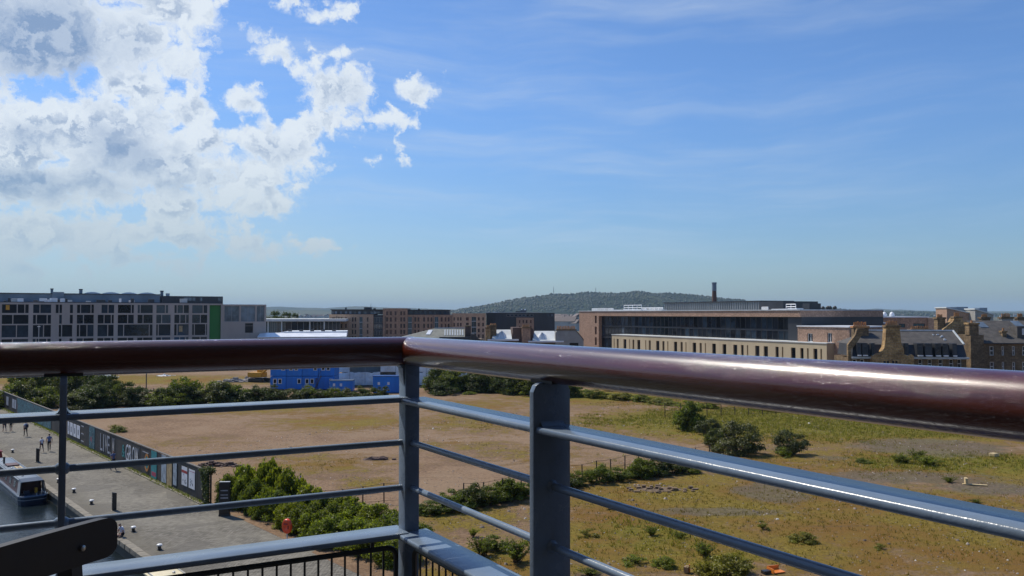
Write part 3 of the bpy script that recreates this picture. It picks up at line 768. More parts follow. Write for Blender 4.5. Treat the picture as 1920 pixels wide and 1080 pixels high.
    for i in range(13):
        th = math.pi * i / 12
        for k in range(n):
            ph = 2 * math.pi * k / n
            vs.append((R_RAIL * 1.03 * math.sin(th) * math.cos(ph), R_RAIL * 1.03 * math.sin(th) * math.sin(ph), H_RAIL - zb + R_RAIL * 1.03 * math.cos(th)))
    for i in range(12):
        for k in range(n):
            fs.append((i * n + k, (i + 1) * n + k, (i + 1) * n + (k + 1) % n, i * n + (k + 1) % n))
    m.add(vs, fs); o = m.build('handrail_elbow', MATS['varnished_wood'], root, smooth='all')
    o.rotation_euler = (0, 0, math.atan2(DR.y, DR.x))
    # balcony floor
    c = CORNER; nl = Vector((-DL.y, DL.x)); out = (-(DL + DR)).normalized() * .09
    p = [c + out, c + DL * 2.4 + out * .7, c + DL * 2.4 + DR * 3.2, c + DR * 3.2 + out * .7]
    m = MB(); vs = [(q.x, q.y, FLOOR_Z - .16) for q in p] + [(q.x, q.y, FLOOR_Z - .001) for q in p]
    m.add(vs, [(0, 3, 2, 1), (4, 5, 6, 7), (0, 1, 5, 4), (1, 2, 6, 5), (2, 3, 7, 6), (3, 0, 4, 7)])
    o = m.build('balcony_floor', MATS['concrete_floor']); o['kind'] = 'structure'
balcony()

def own_wall():
    # wall of the building that carries the balcony, behind the viewer; unseen, added dark and wide to shade the railing
    simple('own_wall', (0.022, 0.021, 0.021), 0.85, 0.15, 0.5, bump=0.3)
    m = MB(); m.box(-40, 40, -1.2, -.55, -0.02, 30)
    o = m.build('building_shade_wall', MATS['own_wall']); o['kind'] = 'structure'
own_wall()

def chair():
    """folding slatted bistro chair seen from behind its back"""
    # top back slat: right end at photo (218,1010), running left and down-left toward the viewer
    e1 = at_depth(160, 1016, 1.16); e0 = at_depth(-30, 1080, 1.01)
    ax = Vector((e1.x - e0.x, e1.y - e0.y)).normalized(); rz = math.atan2(ax.y, ax.x)
    width = 0.44
    root_p = Vector((e1.x, e1.y)) - ax * (width / 2)
    rt = thing('folding_chair', 'dark folding slat chair standing on the balcony beside the railing', 'chair', (root_p.x, root_p.y, FLOOR_Z), rz)
    zt = e1.z - FLOOR_Z
    pm = MATS['chair_paint']
    tilt = e1.z - e0.z
    def slat(zc, h, th, y, name, bow=.02):
        m = MB(); n = 36; vs = []; fs = []
        L = width / 2 + .030
        for i in range(n + 1):
            q = -1 + 2 * i / n; x = L * math.sin(q * math.pi / 2)
            e = min(1.0, (L - abs(x)) / .020); hh = h / 2 * (0.45 + 0.55 * math.sqrt(max(0, 1 - (1 - e) ** 2))) if e < 1 else h / 2
            yy = y - bow * (x / L) ** 2; zz = zc
            for (dy, dz) in ((-th / 2, -hh), (th / 2, -hh), (th / 2, hh), (-th / 2, hh)): vs.append((x, yy + dy, zz + dz))
        for i in range(n):
            for k in range(4):
                fs.append((i * 4 + k, i * 4 + (k + 1) % 4, (i + 1) * 4 + (k + 1) % 4, (i + 1) * 4 + k))
        fs += [(3, 2, 1, 0), tuple(n * 4 + k for k in range(4))]
        m.add(vs, fs); return m.build(name, pm, rt, smooth=True)
    slat(zt + .004, .055, .014, 0.0, 'back_slat'); slat(zt - .12, .05, .012, -.012, 'back_slat')
    for sx in (-1, 1):
        x = sx * (width / 2 - .03)
        m = MB(); m.prism([(-.012, zt + .008), (.012, zt + .008), (.012 - .02, zt - .2), (-.04 + .0, .45), (-.30, 0), (-.325, 0), (-.066, .45), (-.034, zt - .2)], 'x', x - .009, x + .009)
        m.build('back_leg', pm, rt)
        m = MB(); m.prism([(.30, 0), (.325, 0), (-.36, .45), (-.385, .45)], 'x', x - sx * .03 - .008, x - sx * .03 + .008)
        m.build('front_leg', pm, rt)
        m = MB(); v = []; 
        y0 = -.02 * (x / (width / 2 + .022)) ** 2 - .007
        m.tube([(x + sx * .004, y0 + .002, zt + .0), (x + sx * .004, y0 - .003, zt + .0), (x + sx * .004, y0 - .0045, zt)], [.0042, .004, .002], 12)
        m.build('rivet', MATS['chrome'], rt, smooth=True)
    for k in range(6):
        m = MB(); y = -.03 - .068 * k; m.box(-width / 2 + .01, width / 2 - .01, y - .055, y, .455, .472); m.build('seat_slat', pm, rt, bevel=.004)
    for (y, z) in ((.27, .06), (-.28, .06)):
        m = MB(); m.tube([(-width / 2 + .03, y, z), (width / 2 - .03, y, z)], .008, 8); m.build('stretcher', pm, rt)
chair()
# ------------------------------------------------------------------ buildings
class Fac:
    """a building front: root Empty at the left foot, local x along the front, local y into the building, z up"""
    def __init__(s, name, label, cat, px0, Y0, ang, px1, group=None, base=0.0, parent=None):
        k0 = (px0 - 960) / F
        s.p0 = Vector((k0 * Y0, Y0)); s.d = Vector((math.sin(ang), math.cos(ang))); s.base = base
        s.rz = math.atan2(s.d.y, s.d.x)
        s.root = parent or thing(name, label, cat, (s.p0.x, s.p0.y, base), s.rz, group)
        s.W = s.u(px1)
    def u(s, px, y=0.0):
        k = (px - 960) / F; nrm = Vector((-s.d.y, s.d.x)); o = s.p0 + nrm * y
        return (k * o.y - o.x) / (s.d.x - k * s.d.y)
    def z(s, px, py, y=0.0):
        nrm = Vector((-s.d.y, s.d.x)); q = s.p0 + nrm * y + s.d * s.u(px, y)
        d = ray(px, py); return CAMZ + d.z * q.y / d.y - s.base
    def rect(s, x0, y0, x1, y1, d=0.0):
        xm = (x0 + x1) / 2
        return (s.u(x0, d), s.u(x1, d), s.z(xm, y1, d), s.z(xm, y0, d))

def holed_wall(name, mat_, parent, u0, u1, z0, z1, rects, y0=0.0, reveal=0.22, depth=None):
    """front wall face with real openings and reveals; depth adds the other sides of the block"""
    us = sorted({round(q, 4) for q in [u0, u1] + [c for r in rects for c in r[:2]] if u0 - 1e-6 <= q <= u1 + 1e-6})
    zs = sorted({round(q, 4) for q in [z0, z1] + [c for r in rects for c in r[2:]] if z0 - 1e-6 <= q <= z1 + 1e-6})
    m = MB()
    for i in range(len(us) - 1):
        uc = (us[i] + us[i + 1]) / 2; run = None
        col = [r for r in rects if r[0] < uc < r[1]]
        for j in range(len(zs) - 1):
            zc = (zs[j] + zs[j + 1]) / 2
            hole = any(r[2] < zc < r[3] for r in col)
            if hole:
                if run is not None: m.add([(us[i], y0, run), (us[i + 1], y0, run), (us[i + 1], y0, zs[j]), (us[i], y0, zs[j])], [(0, 1, 2, 3)]); run = None
            elif run is None: run = zs[j]
        if run is not None: m.add([(us[i], y0, run), (us[i + 1], y0, run), (us[i + 1], y0, zs[-1]), (us[i], y0, zs[-1])], [(0, 1, 2, 3)])
    for (a, b, c, d) in rects:
        y1 = y0 + reveal
        m.add([(a, y0, c), (a, y0, d), (a, y1, d), (a, y1, c), (b, y0, c), (b, y0, d), (b, y1, d), (b, y1, c)],
              [(0, 1, 2, 3), (7, 6, 5, 4), (0, 3, 7, 4), (1, 5, 6, 2)])
    if depth:
        y1 = y0 + depth
        m.add([(u0, y0, z0), (u1, y0, z0), (u1, y1, z0), (u0, y1, z0), (u0, y0, z1), (u1, y0, z1), (u1, y1, z1), (u0, y1, z1)],
              [(4, 5, 6, 7), (1, 2, 6, 5), (2, 3, 7, 6), (3, 0, 4, 7)])
    return m.build(name, mat_, parent)
def window(parent, r, y, glass, frame=None, fw=0.06, bars=0, hbars=0, name='window', sill=None):
    a, b, c, d = r; m = MB(); e = 0.01
    m.mat(0).box(a - .02, b + .02, y, y + .06, c - .02, d + .02)
    if frame:
        m.mat(1)
        m.box(a, a + fw, y - .04, y - .002, c, d); m.box(b - fw, b, y - .04, y - .002, c, d)
        m.box(a + fw, b - fw, y - .04, y - .002, c, c + fw); m.box(a + fw, b - fw, y - .04, y - .002, d - fw, d)
        for k in range(bars):
            x = a + (b - a) * (k + 1) / (bars + 1); m.box(x - fw / 2, x + fw / 2, y - .035, y - .003, c + fw, d - fw)
        for k in range(hbars):
            z = c + (d - c) * (k + 1) / (hbars + 1); m.box(a + fw, b - fw, y - .037, y - .004, z - fw / 2, z + fw / 2)
    o = m.build(name, [MATS[glass]] + ([MATS[frame]] if frame else []), parent)
    if sill:
        q = MB(); q.box(a - .1, b + .1, y - .38, y - .05, c - .13, c - .015); q.build('sill', MATS[sill], o)
    return o
def part(parent, name, mat_, *boxes, **kw):
    m = MB()
    for b in boxes: m.box(*b)
    return m.build(name, MATS[mat_], parent, **kw)

# ---- 1. long office with precast grid, plant storey and green end bay
def office_left():
    f = Fac('office_building', 'long precast office with a grid of dark windows and a bright green end panel', 'office', -40, 231, R(62), 499.5)
    g = f.root; U = f.u; ref = 100
    zt = f.z(ref, 567.5)
    rows = [(571, 587), (590.3, 607), (609.3, 631.5)]
    rz = [(f.z(ref, b), f.z(ref, a)) for a, b in rows]
    bays = [(-34, 3 - 10), (3, 54.8), (61.6, 97), (103.6, 137), (144, 177), (183, 214.6), (220.7, 252), (257.6, 287.4), (292.8, 321), (326.7, 355), (360, 389.6)]
    z1 = lambda x: x / 7.385; z2 = lambda x: 240 + x / 7.385
    # panes per row: list of (left px, right px)
    def split(a, b, ms, blank=()):
        e = [a] + list(ms) + [b]; return [(e[i], e[i + 1]) for i in range(len(e) - 1) if i not in blank]
    L = [[], [], []]
    B = bays
    L[0] = split(*B[0], [-20]) + split(*B[1], [z1(240), z1(345)]) + split(*B[2], [z1(555)]) + [(z1(768), z1(820)), (z1(820), z1(866)), (z1(965), z1(1018))] + split(*B[4], [z1(1118), z1(1262)]) + [(z1(1402), z1(1498)), (z1(1498), z1(1588))] \
        + split(*B[6], [z1(1820)]) + split(*B[7], [z2(172)]) + [(z2(390), z2(520)), (z2(520), z2(562))] + split(*B[9], [z2(682), z2(768)]) + split(*B[10], [z2(1042)])
    L[1] = split(*B[0], [-16]) + split(*B[1], [z1(182)]) + split(*B[2], [z1(508), z1(657)]) + [(z1(818), z1(866)), (z1(965), z1(1018))] + split(*B[4], [z1(1160)]) + split(*B[5], [z1(1445), z1(1545)]) \
        + split(*B[6], [z1(1772)]) + split(*B[7], [z2(212)]) + split(*B[8], [z2(470)]) + split(*B[9], [z2(722), z2(802)]) + split(*B[10], [z2(1005)])
    L[2] = split(*B[0], [-24]) + split(*B[1], [z1(235)]) + split(*B[2], [z1(545), z1(610)]) + [(z1(815), z1(860)), (z1(860), z1(1012))] + split(*B[4], [z1(1108), z1(1210)]) + split(*B[5], [z1(1498)]) \
        + split(B[6][0], B[7][1], [z1(1718), z2(300)]) + split(*B[8], [z2(425)]) + split(*B[9], [z2(685)]) + split(*B[10], [z2(925), z2(1080)])
    fh = rz[1][1] - rz[2][1]
    allrows = [(rz[i], L[i]) for i in range(3)] + [((rz[2][0] - .55 - 3.2, rz[2][0] - .55), L[1]), ((.9, rz[2][0] - .55 - 3.8), L[0])]
    rects = []
    hw = 0.11
    for (za, zb), row in allrows:
        for (a, b) in row:
            rects.append((U(a) + hw, U(b) - hw, za, zb))
    um = U(391)
    holed_wall('facade', MATS['precast'], g, 0, um, 0, zt, rects, reveal=.45, depth=24)
    rnd = random.Random(2)
    for r in rects: window(g, r, .4, rnd.choice(['glass_dark', 'glass_dark', 'glass_blue']), 'frame_dark', .05)
    # bright green recessed wall between two thin fins, roof band over it
    part(g, 'green_wall', 'green_panel', (um + .35, U(416.5) - .3, .9, 24, 0, zt - .5))
    part(g, 'fin', 'greige_panel', (um + .002, um + .35, 0, 24, 0, zt - .5)); part(g, 'fin', 'greige_panel', (U(416.5) - .3, U(418), 0, 24, 0, zt - .5))
    part(g, 'roof_band', 'greige_panel', (um + .002, U(418), -.05, 24, zt - .498, zt - .02))
    # end wing: open glazed top storey over plain panels
    w0, w1 = U(418) + .002, f.W
    top = f.rect(421, 573, 497, 603); small = f.rect(460, 606, 475, 624)
    panes = [f.rect(421, 573.5, 449, 603), f.rect(452, 573.5, 479, 603), f.rect(481.5, 573.5, 496, 603)]
    holed_wall('end_wing', MATS['greige_panel'], g, w0, w1, 0, zt - .25, panes + [small], reveal=.5, depth=20)
    for r in panes: window(g, r, .42, 'glass_pale', 'window_frame', .1, bars=1)
    window(g, small, .42, 'glass_dark', 'frame_dark', .07)
    # panel joints on the wing
    for k in range(4):
        zj = top[2] - 1.4 - k * 2.4
        part(g, 'joint', 'precast', (w0, w1, -.03, -.001, zj, zj + .07))
    # parapet line, plant storey set back, vents and curved white rooflights
    part(g, 'parapet', 'clad_dark', (0, U(372), .35, .6, zt, f.z(ref, 566)))
    s = 6.0
    q = f.rect(-30, 551.5, 300, 566, s); part(g, 'plant_storey', 'clad_blue', (q[0], q[1], s, s + 12, zt, q[3]))
    for k in range(14):
        x = q[0] + (q[1] - q[0]) * (k + .5) / 14; part(g, 'cladding_rib', 'clad_blue', (x, x + .18, s - .09, s - .002, zt, q[3] - .1))
    part(g, 'roof_edge', 'frame_dark', (q[0] - .3, q[1] + .1, s - .3, s + 12.2, q[3] + .004, q[3] + .22))
    p = f.rect(301, 555.5, 417, 567, s); part(g, 'penthouse', 'clad_dark', (p[0] + .3, p[1], s - 1, s + 11, zt, p[3]))
    for (a, b) in ((345, 352), (353, 359), (361, 366), (376, 379), (409, 412), (413, 416)):
        r = f.rect(a, 558, b, 564, s - 1); window(g, r, s - 1.06, 'glass_pale', None)
    for (a, b, c) in ((94.5, 99.5, 542.5), (148, 154.5, 543.5), (300.5, 306, 546.5)):
        r = f.rect(a, c, b, 560, s + 2); part(g, 'vent_stack', 'clad_blue', (r[0], r[1], s + 1.5, s + 2.5, zt, r[3])); part(g, 'vent_cap', 'clad_dark', (r[0] - .1, r[1] + .1, s + 1.4, s + 2.6, r[3] + .003, r[3] + .25))
    r = f.rect(98, 547.5, 120, 560, s - .6); part(g, 'roof_box', 'clad_blue', (r[0], r[1], s - .9, s - .31, zt, r[3]))
    r = f.rect(311, 550, 318, 560, s + 1); part(g, 'roof_box', 'lead', (r[0], r[1], s + 1, s + 2, zt, r[3]))
    for (a, b) in ((156, 190), (190, 226), (226, 258), (258, 293)):
        m = MB(); n = 10; x0, x1 = f.u(a, s + 3), f.u(b, s + 3) - .1; zz = q[3] + .05; pol = []
        for i in range(n + 1):
            k = i / n; pol.append((x0 + (x1 - x0) * k, zz + .75 * math.sin(math.pi * (k * .8 + .1))))
        m.prism(pol + [(x1, zz - .3), (x0, zz - .3)], 'y', s + 3, s + 11); m.build('rooflight', MATS['roof_white'], g, smooth=True)
    rnd = random.Random(5)
    for k in range(26):       # fans, pipes and hatches along the roof edge
        x = U(6 + 130 * rnd.random() ** 1.4) if k < 18 else U(140 + 200 * rnd.random()); w = rnd.uniform(.5, 2.4); h = rnd.uniform(.35, 1.5)
        part(g, 'roof_unit', rnd.choice(['roof_white', 'clad_dark', 'clad_dark', 'lead']), (x, x + w, 1.2 + rnd.random() * 2, 3.6 + rnd.random(), zt, zt + h), bevel=.08)
    # a yellow blind and a tan notice in two of the windows
    r = f.rect(11, 572, 18, 581); part(g, 'yellow_blind', 'machine_yellow', (r[0], r[1], .36, .385, r[2], r[3]))
    r = f.rect(336.5, 611, 343, 622); part(g, 'window_notice', 'poster_tan', (r[0], r[1], .34, .355, r[2], r[3]))
office_left()

# ---- 2. glazed hall and low pale shed between the office and the flats
def glass_hall():
    f = Fac('glass_hall', 'low glazed hall with a pale flat roof behind the white shed', 'hall', 470, 335, R(82), 640)
    g = f.root; U = f.u; zt = f.z(560, 602.5)
    part(g, 'roof', 'roof_pale', (-2, f.W + 2, -1.5, 40, zt, f.z(560, 598)))
    a0, a1 = U(506), U(535)
    for i, (a, b, gl) in enumerate([(472, 503, 'glass_green'), (504, 519, 'glass_green'), (520, 534, 'glass_green'), (535, 581, 'glass_dark'), (582, 608, 'glass_dark'), (609, 638, 'glass_dark')]):
        window(g, (U(a), U(b), f.z(560, 622.5), zt - .05), .3, gl, 'window_frame', .12, bars=3)
    part(g, 'plinth', 'clad_grey', (0, f.W, .2, 30, 0, f.z(560, 623)))
    for x in (503.5, 529, 581.5, 608.5):
        m = MB(); m.cyl(U(x), -.6, 0, zt, .28, n=10); m.build('column', MATS['roof_pale'], g, smooth=True)
    f2 = Fac('white_shed', 'low shed with a long white roof beside the brick flats', 'shed', 486, 262, R(80), 650)
    g2 = f2.root; U2 = f2.u
    ze = f2.z(560, 631); m = MB(); w = f2.W
    m.prism([(0, ze), (w, ze), (w, ze + 1.5), (w * .28, ze + 1.5)], 'y', 6, 22)
    m.build('roof', MATS['roof_white'], g2)
    m = MB(); m.hexa([(-.4, -.6, ze - .3), (w, -.6, ze - .3), (w, 6, ze + .8), (-.4, 6, ze + .8), (-.4, -.6, ze - .05), (w, -.6, ze - .05), (w, 6, ze + 1.1), (-.4, 6, ze + 1.1)]); m.build('canopy', MATS['roof_white'], g2)
    part(g2, 'wall', 'clad_grey', (0, w, 0, 22, 0, ze - .31))
    for k in range(5):
        x = w * (.3 + .13 * k); part(g2, 'roof_vent', 'clad_dark', (x, x + 1.2, 9, 10, ze + 1.5, ze + 2.1))
glass_hall()

# ---- 3. brick flats
def flats():
    f = Fac('brick_flats', 'row of brick flats in stepped blocks with a dark set-back top floor', 'flats', 617, 356, R(88), 911)
    g = f.root; U = f.u
    rowsA = [(595, 603), (607, 615), (618.3, 626.3), (630, 638), (642, 650), (654, 662)]
    rows4 = [(583.8, 591)] + rowsA
    def block(nm, x0, x1, ytop, mat_, cols, rows, dep, y0=0.0, glass='glass_red', glz=()):
        xm = (x0 + x1) / 2; rects = []
        for c in cols:
            for (a, b) in rows: rects.append((U(c[0], y0), U(c[1], y0), f.z(xm, b, y0), f.z(xm, a, y0)))
        gl = [(U(c[0], y0), U(c[1], y0), f.z(xm, 660, y0), f.z(xm, 594, y0)) for c in glz]
        holed_wall(nm, MATS[mat_], g, U(x0, y0), U(x1, y0), 0, f.z(xm, ytop, y0), rects + gl, y0, .25, dep)
        for r in rects: window(g, r, y0 + .2, glass, 'frame_dark', .07, bars=0, hbars=1)
        for r in gl:
            window(g, r, y0 + .22, 'glass_green', 'window_frame', .1, bars=1)
            for (a, b) in rows[:-1]:
                zz = f.z(xm, b + 2, y0); part(g, 'balcony_slab', 'lead', (r[0] + .02, r[1] - .02, y0 + .02, y0 + .16, zz, zz + .3))
        return f.z(xm, ytop, y0)
    z = block('peach_block', 617.5, 700, 589.5, 'brick_peach', [(623, 628), (634, 637), (639, 642), (647.5, 650.3), (660, 663), (665, 668), (688, 691)], rowsA, 16, glz=[(674, 680)])
    part(g, 'penthouse', 'clad_dark', (U(620), U(717), 2, 15, z, f.z(660, 581.5, 2)))
    part(g, 'penthouse_roof', 'frame_dark', (U(618.5), U(717), 1.3, 15.5, f.z(660, 581.5, 2) + .003, f.z(660, 580, 2)))
    for (a, b) in ((623, 626), (628, 632), (638, 641), (647, 651), (655, 659), (664, 667), (672, 676), (682, 688), (695, 700), (701, 706), (708, 712)):
        window(g, (U(a, 2), U(b, 2), f.z(a, 588.3, 2), f.z(a, 584, 2)), 1.93, 'glass_pale', None)
    part(g, 'lift_room', 'clad_dark', (U(682.5, 5), U(695, 5), 5, 10, f.z(688, 583, 5), f.z(688, 576, 5)))
    part(g, 'roof_hatch', 'clad_dark', (U(647, 5), U(649, 5), 5, 7, f.z(648, 583, 5), f.z(648, 576.5, 5)))
    part(g, 'roof_hatch', 'clad_dark', (U(700, 5), U(704, 5), 5, 7, f.z(702, 583, 5), f.z(702, 578, 5)))
    m = MB(); m.cyl(U(695.5, 6), 6, f.z(695, 582, 6), f.z(695, 568.5, 6), .12, .05, 6); m.build('aerial', MATS['mast_metal'], g)
    # recessed glazed stair
    zt = f.z(709, 590.5, 1.2)
    part(g, 'stair_core', 'clad_dark', (U(700.3), U(717.8), 1.2, 14, 0, zt))
    for k, (a, b) in enumerate([(595, 605.5), (608, 617), (620, 628), (632, 640), (644, 652)]):
        window(g, (U(701.5, 1.2), U(717, 1.2), f.z(709, b, 1.2), f.z(709, a, 1.2)), 1.1, 'glass_blue', 'window_frame', .09, bars=2)
    block('tall_block', 718, 763.8, 578.2, 'brick_red', [(724, 728), (731, 735), (740, 743.5), (750.6, 754.2), (756.3, 760)], rows4, 17, -.4)
    z = block('middle_block', 764, 848, 590.3, 'brick_red', [(777, 780.5), (783, 786.6), (793.6, 797), (801.3, 804.6), (807.3, 810.8), (826.3, 830), (834, 837), (839.6, 843)], rowsA, 16, .2, glz=[(765, 772.5), (815, 822)])
    part(g, 'penthouse', 'clad_dark', (U(764), U(842), 2.5, 14, z, f.z(803, 582, 2.5)))
    part(g, 'penthouse_roof', 'frame_dark', (U(764), U(844), 1.8, 14.5, f.z(803, 582, 2.5) + .003, f.z(803, 580.6, 2.5)))
    for k in range(8):
        a = 768 + 9.2 * k; window(g, (U(a, 2.5), U(a + 4.2, 2.5), f.z(a, 588.5, 2.5), f.z(a, 584, 2.5)), 2.43, 'glass_blue', None)
    part(g, 'roof_hatch', 'clad_dark', (U(784, 5), U(787, 5), 5, 7, f.z(785, 583, 5), f.z(785, 578.5, 5)))
    block('end_block', 848.2, 911, 587.5, 'brick_peach', [(850.5, 853), (857.4, 860.3), (862.4, 865.6), (873.6, 879), (896, 899.6), (904.3, 907.3)], [(595, 601), (605.3, 612), (616, 623), (627, 634), (638, 645), (650, 657)], 16, .6, glz=[(884.3, 893)])
    for x in (634.5 - 3, 723, 775, 813, 846):
        part(g, 'downpipe', 'frame_dark', (U(x) - .08, U(x) + .08, -.52, -.42, 0, f.z(x, 592)))
    f2 = Fac('dark_flats', 'dark metal-clad block beside the brick flats below the wooded hill', 'flats', 911.5, 372, R(92), 1040)
    g = f2.root; U = f2.u
    part(g, 'wall', 'clad_dark', (0, f2.W, 1, 20, 0, f2.z(960, 586.5, 1)))
    part(g, 'roof', 'lead', (-.2, f2.W - 6, .5, 20.3, f2.z(960, 586.5, 1) + .003, f2.z(960, 585.6, 1)))
    rr = [(U(a), U(b), f2.z(985, y1), f2.z(985, y0)) for (a, b) in ((973, 975.5), (980, 982.5), (986, 989), (994, 996.5)) for (y0, y1) in ((600, 606), (611, 617), (622, 628), (633, 639))]
    holed_wall('brick_bay', MATS['brick_red'], g, U(968), U(1001), 0, f2.z(985, 595.5), rr, 0, .2, 1)
    for r in rr: window(g, r, .16, 'glass_red', None)
    for k in range(7):
        a = 950 + 7.3 * k; window(g, (U(a, 1), U(a + 6, 1), f2.z(a, 593.5, 1), f2.z(a, 589, 1)), .93, 'glass_blue', 'window_frame', .1)
    for k in range(3): window(g, (U(1026 + 4 * k, 1), U(1029 + 4 * k, 1), f2.z(1030, 593, 1), f2.z(1030, 589.5, 1)), .93, 'glass_pale', None)
    for k in range(22):
        x = f2.W * k / 22 + .4
        if not (U(966) < x < U(1002)): part(g, 'seam', 'clad_dark', (x, x + .12, .9, .998, 0, f2.z(960, 587.5, 1)))
    part(g, 'plant_box', 'clad_dark', (U(967, 6), U(978, 6), 6, 9, f2.z(970, 587, 6), f2.z(970, 583.5, 6))); part(g, 'roof_hatch', 'roof_white', (U(924, 4), U(931, 4), 4, 6, f2.z(927, 587, 4), f2.z(927, 585, 4)))
    part(g, 'dish', 'roof_white', (U(977, 8), U(979, 8), 8, 8.4, f2.z(978, 581, 8), f2.z(978, 579, 8))); part(g, 'dish', 'roof_white', (U(983, 8), U(986, 8), 8, 8.4, f2.z(984, 581.2, 8), f2.z(984, 579.4, 8)))
    part(g, 'dish_rail', 'mast_metal', (U(976, 8), U(987, 8), 8.1, 8.3, f2.z(978, 586.5, 8), f2.z(978, 581.3, 8)))
flats()

# ---- chimneys of the old tenements
POT = {}
def chimney(parent, f, x0, x1, ytop, ybase, y, dep, mat_, pots=4, potpx=8.5, cap='stone_brown', potmat='terracotta'):
    a, b = f.u(x0, y), f.u(x1, y); xm = (x0 + x1) / 2
    zt, zb = f.z(xm, ytop, y), f.z(xm, ybase, y)
    o = part(parent, 'chimney', mat_, (a, b, y, y + dep, zb, zt))
    part(o, 'chimney_cap', cap, (a - .14, b + .14, y - .14, y + dep + .14, zt + .003, zt + .3))
    h = potpx * (f.p0.y) / F
    for k in range(pots):
        x = a + .28 + (b - a - .56) * (k / max(1, pots - 1) if pots > 1 else .5)
        m = MB(); r = min(.19, (b - a) / pots * .38)
        hh = h * (.86 + .22 * ((k * 7 + int(x0)) % 5) / 4)
        m.tube([(x, y + dep / 2, zt + .28), (x, y + dep / 2, zt + .28 + hh * .12), (x, y + dep / 2, zt + .28 + hh * .85), (x, y + dep / 2, zt + .28 + hh * .86), (x, y + dep / 2, zt + .28 + hh)], [r * 1.15, r, r * .82, r * 1.0, r * .98], 8)
        m.build('chimney_pot', MATS[potmat], o, smooth=True)
    return o

